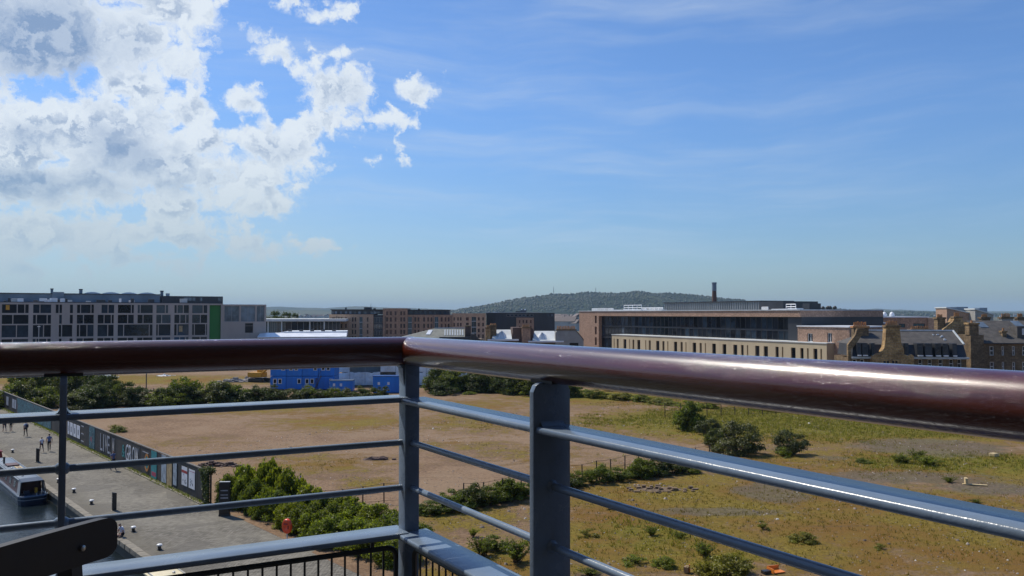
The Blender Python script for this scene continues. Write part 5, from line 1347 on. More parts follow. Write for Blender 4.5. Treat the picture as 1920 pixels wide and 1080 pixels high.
    part(t, 'cab', 'machine_yellow', (-1.0, .3, -.9, .4, 1.25, 3.0), bevel=.12); part(t, 'engine_body', 'machine_yellow', (-1.1, 2.0, -1.2, 1.2, 1.0, 2.0), bevel=.1); part(t, 'cab_window', 'glass_dark', (-.8, .1, -.93, -.902, 1.9, 2.8))
    for sy in (-1, 1):
        part(t, 'track', 'black_paint', (-1.7, 1.7, sy * 1.25 - .3, sy * 1.25 + .3, 0, .8), bevel=.2)
    m = MB(); m.tube([(-1, .5, 1.8), (-3.0, .5, 3.6), (-4.6, .5, 2.4)], [.28, .26, .2], 8); m.build('boom', MATS['machine_yellow'], t)
    m = MB(); m.tube([(-4.6, .5, 2.4), (-4.9, .5, .9)], [.2, .16], 8); m.build('arm', MATS['machine_yellow'], t)
    m = MB(); m.prism([(-5.4, .2), (-4.5, .1), (-4.4, .9), (-5.0, 1.0)], 'y', 0, 1); m.build('bucket', MATS['machine_yellow'], t)
    # heaps: rubble and pale spoil
    def heap(px, py, w, h, n, mat_, lab, seed, cat='rubble'):
        p = ground(px, py); r = random.Random(seed); t = thing('rubble_heap', lab, cat, (p.x, p.y, 0))
        k = 26; m = MB(); vs = [(0, 0, h)]; fs = []
        for ring in (1, 2, 3):
            for i in range(k):
                q = 2 * math.pi * i / k; rr = w / 2 * ring / 3 * r.uniform(.8, 1.15); vs.append((rr * math.cos(q), rr * .5 * math.sin(q), h * (1 - ring / 3) * r.uniform(.6, 1.3) - (.15 if ring == 3 else 0)))
        for i in range(k): fs.append((0, 1 + i, 1 + (i + 1) % k))
        for ring in (0, 1):
            for i in range(k): a = 1 + ring * k + i; b = 1 + ring * k + (i + 1) % k; fs.append((a, a + k, b + k, b))
        m.add(vs, fs); m.build('mound', MATS[mat_], t)
        m = MB()
        for i in range(n):
            q = r.uniform(0, 2 * math.pi); rr = w / 2 * math.sqrt(r.random()) * 1.2; s = r.uniform(.12, .4) * (.45 if h < .5 else 1); x, y = rr * math.cos(q), rr * .5 * math.sin(q); z = max(0, h * (1 - rr / (w / 2)))
            m.box(x - s, x + s * r.uniform(.5, 1.6), y - s, y + s, z - s * .3, z + s * r.uniform(.4, 1.0))
        o = m.build('rubble_pieces', MATS[mat_], t); o['kind'] = 'stuff'
    heap(480, 714, 7, 1.3, 60, 'rubble', 'long heap of grey rubble beside the yellow digger', 1)
    heap(440, 716, 6, .8, 40, 'rubble', 'low spread of grey rubble left of the tall heap', 2)
    heap(200, 707, 5, .6, 14, 'rubble_white', 'small heap of white rubble near the far bushes', 3)
    heap(308, 705, 4, .35, 10, 'rubble_white', 'flat scatter of white rubble on the far grass', 4)
    heap(400, 874, 3.2, .45, 50, 'brick_dark', 'low heap of broken reddish bricks behind the hoarding end', 5)
    heap(1240, 918, 5, .12, 60, 'soil', 'patch of broken brown earth clods on the mossy ground', 6)
    heap(430, 866 + 8, 2.0, .3, 26, 'brick_dark', 'small scatter of broken bricks near the leafy hedge', 7)
site()

# ---- 9. far houses and masts
def far_bits():
    rnd = random.Random(12)
    protos = []
    for k in range(3):
        w, d, h, rf = ((9, 7, 5.5, 3), (14, 8, 6, 3.2), (8, 8, 8.5, 2.6))[k]
        t = thing('far_house', 'pale house with a dark pitched roof among trees below the hill', 'house', (0, 0, 0), 0, 'small houses below the wooded hill')
        part(t, 'wall', 'far_wall', (-w / 2, w / 2, -d / 2, d / 2, -1, h))
        m = MB(); m.prism([(-d / 2 - .4, h), (d / 2 + .4, h), (0, h + rf)], 'x', -w / 2 - .4, w / 2 + .4); m.build('roof', MATS['far_roof'], t); protos.append(t)
    spots = []
    for i in range(46): spots.append((rnd.uniform(1041, 1085), rnd.uniform(601, 620)))
    for i in range(26): spots.append((rnd.uniform(560, 618), rnd.uniform(592.5, 598)))
    for i in range(40): spots.append((rnd.uniform(1570, 1912), rnd.uniform(590, 595.5)))
    for i in range(18): spots.append((rnd.uniform(905, 1080), rnd.uniform(590.5, 596)))
    used = [False] * 3
    for (px, py) in spots:
        p = ground(px, py); k = rnd.randrange(3)
        o = protos[k] if not used[k] else copy_tree(protos[k]); used[k] = True
        Yc = min(p.y, 3300)
        if px < 700: o['label'] = 'pale house on the distant plain beyond the glazed hall'; o['group'] = 'small houses beyond the glazed hall'
        elif px > 1500: o['label'] = 'pale house on the far skyline behind the stone tenements'; o['group'] = 'small houses on the far skyline'
        else: o['label'] = 'pale house with a dark pitched roof among trees below the hill'; o['group'] = 'small houses below the wooded hill'
        o.location = (p.x * Yc / p.y, Yc, 0); o.rotation_euler = (0, 0, rnd.uniform(0, 3)); s = rnd.uniform(.8, 1.3) ; o.scale = (s, s, s)
    for (px, py, yt) in ((1038, 553, 538), (1117, 549, 540)):
        b = at_depth(px, py + 2, 3995); zt = at_depth(px, yt, 3995).z
        t = thing('radio_mast', 'thin lattice radio mast on the crest of the wooded hill', 'mast', (b.x, b.y, b.z - 6), 0, 'masts on the hill')
        m = MB(); h = zt - b.z + 6
        for q in range(3):
            an = 2 * math.pi * q / 3; m.tube([(2.2 * math.cos(an), 2.2 * math.sin(an), 0), (.5 * math.cos(an), .5 * math.sin(an), h)], .5, 5)
        for k in range(9):
            z = h * k / 9; r0 = 2.2 - 1.7 * k / 9
            for q in range(3):
                a0, a1 = 2 * math.pi * q / 3, 2 * math.pi * (q + 1) / 3; m.tube([(r0 * math.cos(a0), r0 * math.sin(a0), z), (r0 * .85 * math.cos(a1), r0 * .85 * math.sin(a1), z + h / 9)], .25, 4)
        m.build('lattice', MATS['mast_metal'], t)
        m = MB(); m.cyl(0, 0, h, h + 5, .3, .1, 6); m.build('aerial', MATS['mast_metal'], t)
far_bits()
# ------------------------------------------------------------------ hoarding along the towpath
def text_mesh(txt):
    cu = bpy.data.curves.new('t', 'FONT'); cu.body = txt; cu.extrude = 0.004; cu.resolution_u = 3
    o = bpy.data.objects.new('t', cu); COL.objects.link(o)
    dg = bpy.context.evaluated_depsgraph_get(); me = bpy.data.meshes.new_from_object(o.evaluated_get(dg))
    bpy.data.objects.remove(o); bpy.data.curves.remove(cu)
    n = len(me.vertices); a = np.empty(n * 3, dtype=np.float32); me.vertices.foreach_get('co', a); a = a.reshape(-1, 3)
    mn, mx = a.min(0), a.max(0); a[:, 0] = (a[:, 0] - mn[0]) / (mx[0] - mn[0]); a[:, 1] = (a[:, 1] - mn[1]) / (mx[1] - mn[1])
    b = np.stack([a[:, 0], -a[:, 2], a[:, 1]], -1)      # upright, facing local -y
    me.vertices.foreach_set('co', np.ascontiguousarray(b, dtype=np.float32).ravel()); me.update()
    return me

H_HOARD = 2.45
def hoarding():
    T1 = 158.0; p = ST(S_HOARD, T1)
    root = thing('hoarding', 'long dark painted timber hoarding with posters and lettering along the towpath', 'hoarding', (p.x, p.y, 0), math.atan2(-CD.y, -CD.x))
    def U(px, z=1.2):     # distance along the hoarding of a photo column
        k = (px - 960) / F; d = -CD
        return (k * p.y - p.x) / (d.x - k * d.y)
    Lend = U(396)
    n = 42; w = Lend / n; rnd = random.Random(8); protos = {}
    for i in range(n):
        key = rnd.choice(['hoard_black', 'hoard_black', 'hoard_brown'])
        if key not in protos:
            m = MB(); m.box(.012, w - .012, 0, .04, .12, H_HOARD - .06); o = m.build('board', MATS[key], root); protos[key] = o.data
        else: o = link('board', protos[key], root)
        o.location = (w * i, rnd.uniform(-.012, .012), rnd.uniform(-.025, .025))
    m = None
    for i in range(n + 1):
        if m is None: q = MB(); q.box(-.06, .06, .07, .17, -.2, H_HOARD - .12); o = q.build('post', MATS['timber_grey'], root); m = o.data
        else: o = link('post', m, root)
        o.location = (w * i, 0, 0)
    part(root, 'cap_rail', 'timber_grey', (0, Lend, -.03, .16, H_HOARD - .035, H_HOARD + .03))
    part(root, 'base_board', 'timber_grey', (0, Lend, -.035, .03, -.02, .10))
    def art(px0, px1, v0, v1, mat_, name='poster', y=-.03, th=.012):
        a, b = U(px0), U(px1); return part(root, name, mat_, (a, b, y - th, y, H_HOARD * v0, H_HOARD * v1))
    def letters(txt, px0, px1, v0, v1, mat_, name='lettering'):
        for ch, (a, b) in zip(txt, [(px0 + (px1 - px0) * (k + .06) / len(txt), px0 + (px1 - px0) * (k + .94) / len(txt)) for k in range(len(txt))]):
            if ch == ' ': continue
            o = link(name, text_mesh(ch), root, MATS[mat_])
            z0, z1 = H_HOARD * v0, H_HOARD * v1
            if ch == ',': z1 = z0 + .22; z0 -= .16; b = a + (b - a) * .4
            if ch == 'I': a, b = a + (b - a) * .33, b - (b - a) * .33
            ua, ub = U(a), U(b); o.location = (ua, -.034, z0); o.scale = (ub - ua, 2.0, z1 - z0)
    # far end: dim tall letters, blue mural
    for (a, b) in ((5.5, 8.5), (16, 20), (27, 31), (31.6, 34.5)): art(a, b, .3, .8, 'letter_dim', 'lettering')
    mu = art(36.5, 100, .07, .95, 'teal', 'mural')
    m, t, b_, out = newmat('mural_paint')
    co = t.node('ShaderNodeTexCoord').outputs['Object']
    n1 = t.noise(co, 1.6, 6, .65, 1.2)
    c = t.mix(t.ramp(n1, .35, .6), (.012, .045, .065), (.05, .16, .19)); c = t.mix(t.ramp(t.noise(co, 3.5, 5, .7), .58, .66), c, (.30, .38, .38))
    c = t.mix(t.ramp(t.noise(co, .7, 3, .6), .62, .68), c, (.22, .07, .10)); P(b_, Base_Color=c, Roughness=.65)
    mu.data.materials[0] = m
    # four white sheets
    for (a, b) in ((131.5, 134.5), (135.6, 141), (142.2, 147.5), (148.5, 154.5)):
        o = art(a, b, .24, .80, 'poster_white', 'poster'); uu = U(a); part(o, 'poster_print', 'poster_ink', (uu + (U(b) - uu) * .35, uu + (U(b) - uu) * .62, -.046, -.0425, H_HOARD * .38, H_HOARD * .62))
    for v in (.18, .5, .82): art(157, 161.5, v, v + .045, 'letter_dim', 'lettering')
    o = art(172, 182, .08, .97, 'teal', 'mural_strip'); o.data.materials[0] = MATS['mural_paint']
    letters('LIVE,W', 192.5, 219.5, .18, .86, 'letter_dim')
    letters('&', 233, 239.3, .30, .76, 'teal'); letters('GROW', 240, 264, .22, .84, 'letter_white')
    # ring-shaped badge
    uc = (U(275) + U(285)) / 2
    for (r0, r1, mt, zc) in ((.62, .44, 'logo_orange', .48), (.40, .26, 'teal', .48), (.22, .05, 'logo_pink', .48)):
        m_ = MB(); k = 28; vs = []; fs = []
        for i in range(k):
            q = 2 * math.pi * i / k
            for rr, yy in ((r0, -.044), (r1, -.044), (r1, -.03), (r0, -.03)): vs.append((uc + rr * math.cos(q), yy, H_HOARD * zc + rr * 1.25 * math.sin(q)))
        for i in range(k):
            for e in range(4): a, b = i * 4 + e, i * 4 + (e + 1) % 4; c_, d_ = ((i + 1) % k) * 4 + (e + 1) % 4, ((i + 1) % k) * 4 + e; fs.append((a, b, c_, d_))
        m_.add(vs, fs); m_.build('badge_ring', MATS[mt], root)
    art(272, 283, .8, .83, 'letter_dim', 'lettering')
    art(288.5, 298.5, .03, .97, 'teal', 'teal_strip'); o = art(289.5, 297.5, .12, .26, 'logo_pink', 'teal_strip_print', -.043, .006)
    art(307.5, 316.5, .06, .97, 'poster_grey', 'poster'); art(317.5, 327, .03, .96, 'poster_tan', 'poster'); art(329.5, 336, .14, .95, 'poster_grey', 'poster')
    for (a, b, red) in ((345.5, 356, 1), (358.8, 370, 0)):
        o = art(a, b, .27, .86, 'poster_white', 'notice'); ua, ub = U(a), U(b)
        part(o, 'notice_band', 'sign_red', (ua + .02, ub - .02, -.0465, -.0425, H_HOARD * (.66 if red else .79), H_HOARD * (.745 if red else .80)))
        r2 = random.Random(int(a))
        for k in range(7):
            x = ua + (ub - ua) * r2.uniform(.12, .75); z = H_HOARD * r2.uniform(.32, .6); part(o, 'notice_print', 'poster_ink', (x, x + .12, -.0465, -.0425, z, z + .13))
    # torn pale strips at the end board
    for (a, b, c, d) in ((385.6, 388, .55, .9), (388, 389.4, .42, .5), (394, 396, .36, .62), (391, 392.5, .34, .44)): art(a, b, c, d, 'poster_white', 'torn_paper')
    return root, Lend, U
HOARD, HOARD_L, HOARD_U = hoarding()
HOARD_END = ST(S_HOARD, 158.0 - HOARD_L)

# ------------------------------------------------------------------ towpath furniture
def st_of(px, py, z=0.0): return toST(ground(px, py, z))
def furniture():
    # mooring bollards: black neck, white painted cap
    lab = 'small black mooring bollard with a white cap on the quay edge'
    proto = None
    for (px, py) in ((23.6, 848), (109.5, 904), (138.5, 923), (171.5, 945), (250, 996), (299, 1030)):
        q = ground(px, py, .02); s, t = toST(q); q = ST(max(s, S_EDGE + .28), t, .015)
        if proto is None:
            r = thing('mooring_bollard', lab, 'bollard', q, 0, 'mooring bollards along the quay edge')
            m = MB(); m.tube([(0, 0, 0), (0, 0, .03), (0, 0, .04), (0, 0, .22)], [.15, .15, .1, .095], 14); m.build('neck', MATS['black_paint'], r, smooth=True)
            m = MB(); m.tube([(0, 0, .215), (0, 0, .225), (0, 0, .29), (0, 0, .325), (0, 0, .335)], [.10, .155, .16, .12, .02], 14); m.build('cap', MATS['white_paint'], r, smooth=True); proto = r
        else:
            r = copy_tree(proto); r.location = q
    # slim black waymarker pillars
    for (px, py, lb) in ((214, 957, 'slim black waymarker pillar on the cobbles near the seated person'), (70.5, 866, 'slim black waymarker pillar beside the moored blue narrowboat')):
        q = ground(px, py); r = thing('waymarker', lb, 'pillar', q, TOWM)
        m = MB(); m.prism([(-.14, 0), (.14, 0), (.14, 1.22), (-.14, 1.30)], 'x', -.09, .09); m.build('pillar', MATS['black_paint'], r, bevel=.01)
        for k in range(3):
            part(r, 'marking', 'letter_dim', (-.062 + .0, .05, -.146, -.1405, .55 + .17 * k, .6 + .17 * k))
        part(r, 'foot', 'coping_stone', (-.16, .16, -.22, .22, -.06, .03))
    # tall black sign pillar at the end of the hoarding
    q = ground(421, 967); r = thing('sign_pillar', 'tall dark sign pillar with rows of pale lettering at the hedge end', 'sign', q, R(4))
    m = MB(); m.box(-.36, .36, -.12, .12, 0, 2.33); m.build('pillar', MATS['black_paint'], r, bevel=.012)
    part(r, 'plinth', 'dark_steel', (-.38, .38, -.14, .14, 0, .12)); part(r, 'cap_strip', 'lead', (-.355, .355, -.115, .115, 2.332, 2.35))
    for (z0, z1, w) in ((1.72, 1.79, .5), (1.42, 1.49, .5), (1.20, 1.3, .5), (.80, .84, .5), (.72, .76, .5)):
        nn = 9; rr = random.Random(int(z0 * 100)); x = -.25
        while x < .22:
            ww = rr.uniform(.03, .09); part(r, 'sign_print', 'letter_dim', (x, min(.25, x + ww), -.1265, -.1205, z0, z1)); x += ww + .018
    # lifebuoy housing on its post
    q = Vector((-13.78, 51.1, 0)); r = thing('lifebuoy_housing', 'round orange-red lifebuoy housing on a pale post beside the hedge', 'lifebuoy', q, R(-22))
    m = MB(); m.cyl(0, 0, -.1, 1.0, .035, n=10); m.build('post', MATS['white_paint'], r, smooth=True)
    m = MB(); k = 28
    def ring(y, s): return [(s * .34 * math.cos(2 * math.pi * i / k), y, .98 + s * .45 * math.sin(2 * math.pi * i / k)) for i in range(k)]
    rings = [ring(.06, .9), ring(.05, 1.0), ring(-.06, 1.0), ring(-.12, .92), ring(-.15, .7), ring(-.13, .45), ring(-.10, .25)]
    vs = [v for rg in rings for v in rg]; fs = [(j * k + i, j * k + (i + 1) % k, (j + 1) * k + (i + 1) % k, (j + 1) * k + i) for j in range(len(rings) - 1) for i in range(k)]
    fs += [tuple(range(k)), tuple(range((len(rings) - 1) * k, len(rings) * k))[::-1]]
    m.add(vs, fs); m.build('housing', MATS['red_paint'], r, smooth=True)
    part(r, 'label_plate', 'sign_red', (-.14, .14, -.165, -.152, 1.08, 1.18)); part(r, 'handle', 'black_paint', (.16, .2, -.175, -.13, .85, 1.05))
    # thin mooring post / marker behind the hedge
    q = ground(563, 926); r = thing('marker_post', 'thin pale marker post behind the leafy hedge', 'post', (q.x, q.y, 0)); m = MB(); m.cyl(0, 0, 0, 1.3, .04, n=8); m.build('shaft', MATS['letter_dim'], r); m = MB(); m.cyl(0, 0, 1.3, 1.42, .06, .03, 8); m.build('cap', MATS['shirt_blue'], r)
    # street lamp before the far office
    b = at_depth(72.5, 640, 225); zt = at_depth(72.5, 613, 225).z
    r = thing('street_lamp', 'pale slender street lamp standing before the precast office', 'street lamp', (b.x, b.y, 0)); m = MB(); m.tube([(0, 0, 0), (0, 0, zt * .5), (0, 0, zt)], [.1, .08, .06], 8); m.build('column', MATS['lead'], r); part(r, 'lantern', 'roof_white', (-.35, .35, -.14, .14, zt, zt + .18), bevel=.04)
    q = ground(274, 740); r = thing('telegraph_pole', 'thin dark pole rising out of the far bushes', 'pole', (q.x, q.y, 0)); m = MB(); m.tube([(0, 0, 0), (0, 0, 4.2)], [.11, .09], 8); m.build('shaft', MATS['timber_grey'], r); part(r, 'collar', 'dark_steel', (-.13, .13, -.13, .13, 3.9, 4.05))
    # litter on the field
    q = ground(1455, 1073); r = thing('broken_crate', 'broken orange plastic crate lying on the rough ground', 'crate', (q.x, q.y, .03), R(20)); part(r, 'base', 'orange_plastic', (-.38, .38, -.3, .3, 0, .05)); part(r, 'side', 'orange_plastic', (-.38, .38, .26, .3, .051, .26)); part(r, 'side', 'orange_plastic', (-.38, -.34, -.3, .255, .051, .24)); part(r, 'side', 'black_paint', (-.9, -.45, -.2, .1, 0, .16))
    q = ground(1288, 1073); r = thing('timber_offcut', 'short dark and orange offcut standing on the pale gravel', 'offcut', (q.x, q.y, .02), R(60)); part(r, 'block', 'wood_plain', (-.2, .2, -.12, .12, 0, .3)); part(r, 'lath', 'orange_plastic', (-.05, .03, -.17, -.122, 0, .42))
    q = ground(1828, 910); r = thing('timber_board', 'weathered pale board lying on the bare strip of earth', 'board', (q.x, q.y, .03), R(-18)); part(r, 'plank', 'timber_pale', (-.9, .9, -.14, .14, 0, .06)); part(r, 'plank', 'timber_pale', (-.7, -.5, -.1, .5, .061, .5))
    q = ground(1864, 856); r = thing('pale_block', 'pale stone block on the yellow moss', 'block', (q.x, q.y, 0), R(30)); part(r, 'block', 'timber_pale', (-.4, .3, -.3, .3, 0, .35), bevel=.05); part(r, 'chip', 'timber_pale', (.4, .6, -.2, .1, 0, .12), bevel=.02)
    q = ground(600, 746); 
    q = ground(705, 863); r = thing('turf_clod', 'dark clod of turned turf on the gravel', 'clod', (q.x, q.y, 0), R(10)); m = MB(); rr = random.Random(3)
    vs = []; k = 14
    for ringi, (rad, h) in enumerate(((1.3, 0), (1.1, .2), (.6, .34))):
        for i in range(k): an = 2 * math.pi * i / k; q_ = rad * rr.uniform(.75, 1.2); vs.append((q_ * math.cos(an), .35 * q_ * math.sin(an), h * rr.uniform(.5, 1.2)))
    fs = [(j * k + i, j * k + (i + 1) % k, (j + 1) * k + (i + 1) % k, (j + 1) * k + i) for j in range(2) for i in range(k)] + [tuple(range(2 * k, 3 * k))]
    m.add(vs, fs); m.build('clod', MATS['brick_dark'], r); part(r, 'lump', 'brick_dark', (1.5, 1.9, -.15, .15, -.05, .14), bevel=.05)
furniture()

# ------------------------------------------------------------------ boats
def narrowboat(label, s_mid, t_near, length, roof, side, hullm, near, zroof=1.18, group=None):
    """near end at t_near; local x from near end to far end, local y across, z=0 at the water"""
    p = ST(s_mid, t_near, Z_WATER); root = thing('narrowboat', label, 'narrowboat', p, math.atan2(CD.y, CD.x), group)
    hw = 1.02
    def outline(z, inset):
        pts = []; w = hw - inset
        pts += [(0.0 + inset, -w * .62), (.25 + inset * .6, -w * .88), (.7, -w)]
        pts += [(length - 2.6, -w), (length - 1.2, -w * .7), (length - inset, -.08), (length - inset, .08), (length - 1.2, w * .7), (length - 2.6, w), (.7, w), (.25 + inset * .6, w * .88), (inset, w * .62)]
        return [(x, y, z) for x, y in pts]
    def loft(levels, name, mat_, cap=True):
        m = MB(); n = len(levels[0]); vs = [v for l in levels for v in l]
        fs = [(j * n + i, j * n + (i + 1) % n, (j + 1) * n + (i + 1) % n, (j + 1) * n + i) for j in range(len(levels) - 1) for i in range(n)]
        if cap: fs.append(tuple(range((len(levels) - 1) * n, len(levels) * n)))
        m.add(vs, fs); return m.build(name, MATS[mat_], root)
    hull = loft([outline(-.4, .1), outline(.32, .0), outline(.62, 0.0)], 'hull', hullm, True)
    loft([outline(.625, -.035), outline(.70, -.035)], 'gunwale', 'boat_blue'); loft([outline(.40, -.02), outline(.44, -.02)], 'rubbing_strake', 'boat_white' if near != 'red' else 'boat_red', False)
    # cabin with inward-leaning sides
    zc = zroof - Z_WATER * 0 + .55
    x0, x1 = (1.9 if near == 'hood' else .5), length - 3.2
    b, t_ = .86, .72
    m = MB(); m.hexa([(x0, -b, .70), (x1, -b, .70), (x1, b, .70), (x0, b, .70), (x0, -t_, zc), (x1, -t_, zc), (x1, t_, zc), (x0, t_, zc)]); cab = m.build('cabin', MATS[side], root)
    m = MB(); n = 8; vs = []; 
    pol = [(-t_ - .07, zc - .05)] + [((t_ + .07) * (2 * i / n - 1), zc + .07 * (1 - (2 * i / n - 1) ** 2) + .015) for i in range(n + 1)] + [(t_ + .07, zc - .05)]
    m.prism([(q[0], q[1]) for q in pol], 'x', x0 - .12, x1 + .12); m.build('roof', MATS[roof], root)
    for sy in (-1, 1):
        for k in range(6):
            x = x0 + 1.0 + (x1 - x0 - 2) * k / 5.5
            y0 = b - (b - t_) * (1.0 - .70) / (zc - .70); y1 = b - (b - t_) * (zc - .2 - .70) / (zc - .70)
            m = MB(); e = .012
            m.mat(0).hexa([(x, sy * (y0 + e) - .004, 1.0), (x + .8, sy * (y0 + e) - .004, 1.0), (x + .8, sy * (y0 + e) + .004, 1.0), (x, sy * (y0 + e) + .004, 1.0), (x, sy * (y1 + e) - .004, zc - .2), (x + .8, sy * (y1 + e) - .004, zc - .2), (x + .8, sy * (y1 + e) + .004, zc - .2), (x, sy * (y1 + e) + .004, zc - .2)])
            m.build('window', [MATS['glass_dark']], root)
        m = MB(); m.tube([(x0, sy * (t_ - .05), zc + .09), (x1, sy * (t_ - .05), zc + .09)], .018, 6); m.build('grab_rail', MATS['boat_white'] if roof != 'boat_red' else MATS['boat_red'], root)
    # things on the roof
    for k in range(5):
        x = x0 + 1.2 + (x1 - x0 - 2) * k / 4.4; m = MB(); m.tube([(x, 0.28 * (-1) ** k, zc + .05), (x, .28 * (-1) ** k, zc + .13), (x, .28 * (-1) ** k, zc + .16)], [.07, .08, .03], 10); m.build('roof_vent', MATS['boat_white'], root, smooth=True)
    for k in range(3): part(root, 'plank', 'timber_pale' if k != 1 else 'wood_plain', (x0 + 2.6, x0 + 6.2, -.42 + .16 * k, -.30 + .16 * k, zc + .09, zc + .13))
    part(root, 'slide_hatch', 'boat_maroon', (x0 + 6.6, x0 + 7.9, -.45, .45, zc + .08, zc + .19), bevel=.02)
    m = MB(); m.tube([(x0 + 8.8, .35, zc + .05), (x0 + 8.8, .35, zc + .55), (x0 + 8.8, .35, zc + .56), (x0 + 8.8, .35, zc + .62)], [.08, .08, .11, .10], 10); m.build('flue', MATS['black_paint'], root, smooth=True)
    if near == 'hood':
        # open pram hood over the near deck: dark frame, maroon doors, pale side cloths
        part(root, 'cabin_bulkhead', 'boat_maroon', (1.84, 1.897, -.80, .80, .70, zc - .02))
        part(root, 'cabin_door', 'boat_maroon', (1.80, 1.838, -.36, .36, .74, zc - .16))
        part(root, 'deck', 'boat_navy', (.35, 1.84, -.82, .82, .701, .72))
        m = MB(); m.hexa([(.75, -.8, zc - .06), (1.9, -.78, zc + .04), (1.9, .78, zc + .04), (.75, .8, zc - .06), (.75, -.74, zc + .0), (1.9, -.72, zc + .10), (1.9, .72, zc + .10), (.75, .74, zc + .0)]); m.build('hood_top', MATS['boat_navy'], root)
        for sy in (-1, 1):
            m = MB(); m.tube([(.45, sy * .92, .70), (.75, sy * .78, zc - .03)], .03, 6); m.build('hood_frame', MATS['black_paint'], root)
            m = MB(); m.add([(.75, sy * .90, .72), (1.85, sy * .88, .72), (1.85, sy * .78, zc - .02), (.95, sy * .79, zc - .05)], [(0, 1, 2, 3)]); m.build('hood_side', MATS['boat_white'], root)
        part(root, 'stool', 'machine_yellow', (1.1, 1.32, -.42, -.22, .721, 1.12), bevel=.03); part(root, 'locker', 'boat_navy', (.75, 1.05, .2, .6, .721, 1.0), bevel=.03)
        m = MB(); m.tube([(.3, -.2, .70), (.3, -.2, .86)], .03, 8); m.build('mooring_stud', MATS['boat_white'], root)
    # rope from stud to quay
    m = MB(); m.tube([(.35, -.75, .72), (.2, -1.0, .74), (.0, -1.3, .82), (-.15, -1.55, .88)], .018, 6); m.build('mooring_rope', MATS['timber_pale'], root)
    return root
narrowboat('blue-grey roofed narrowboat with an open maroon hooded deck moored at the quay', 13.95, 73.2, 17.0, 'boat_roof', 'boat_maroon', 'boat_navy', 'hood')
narrowboat('red narrowboat moored behind the blue-grey roofed one', 13.95, 91.3, 16.0, 'boat_red', 'boat_red', 'boat_maroon', 'red')
def cream_boat():
    # the cream boat lies with its far end toward the towpath people, so it is built from its far end
    b = narrowboat('cream roofed narrowboat under the balcony, below the black railing bars', 13.95, 0, 15.0, 'cream_paint', 'cream_paint', 'boat_navy', 'plain', zroof=1.42)
    e = ST(13.9, 43.9, Z_WATER); b.location = e; b.rotation_euler = (0, 0, math.atan2(-CD.y, -CD.x))
cream_boat()

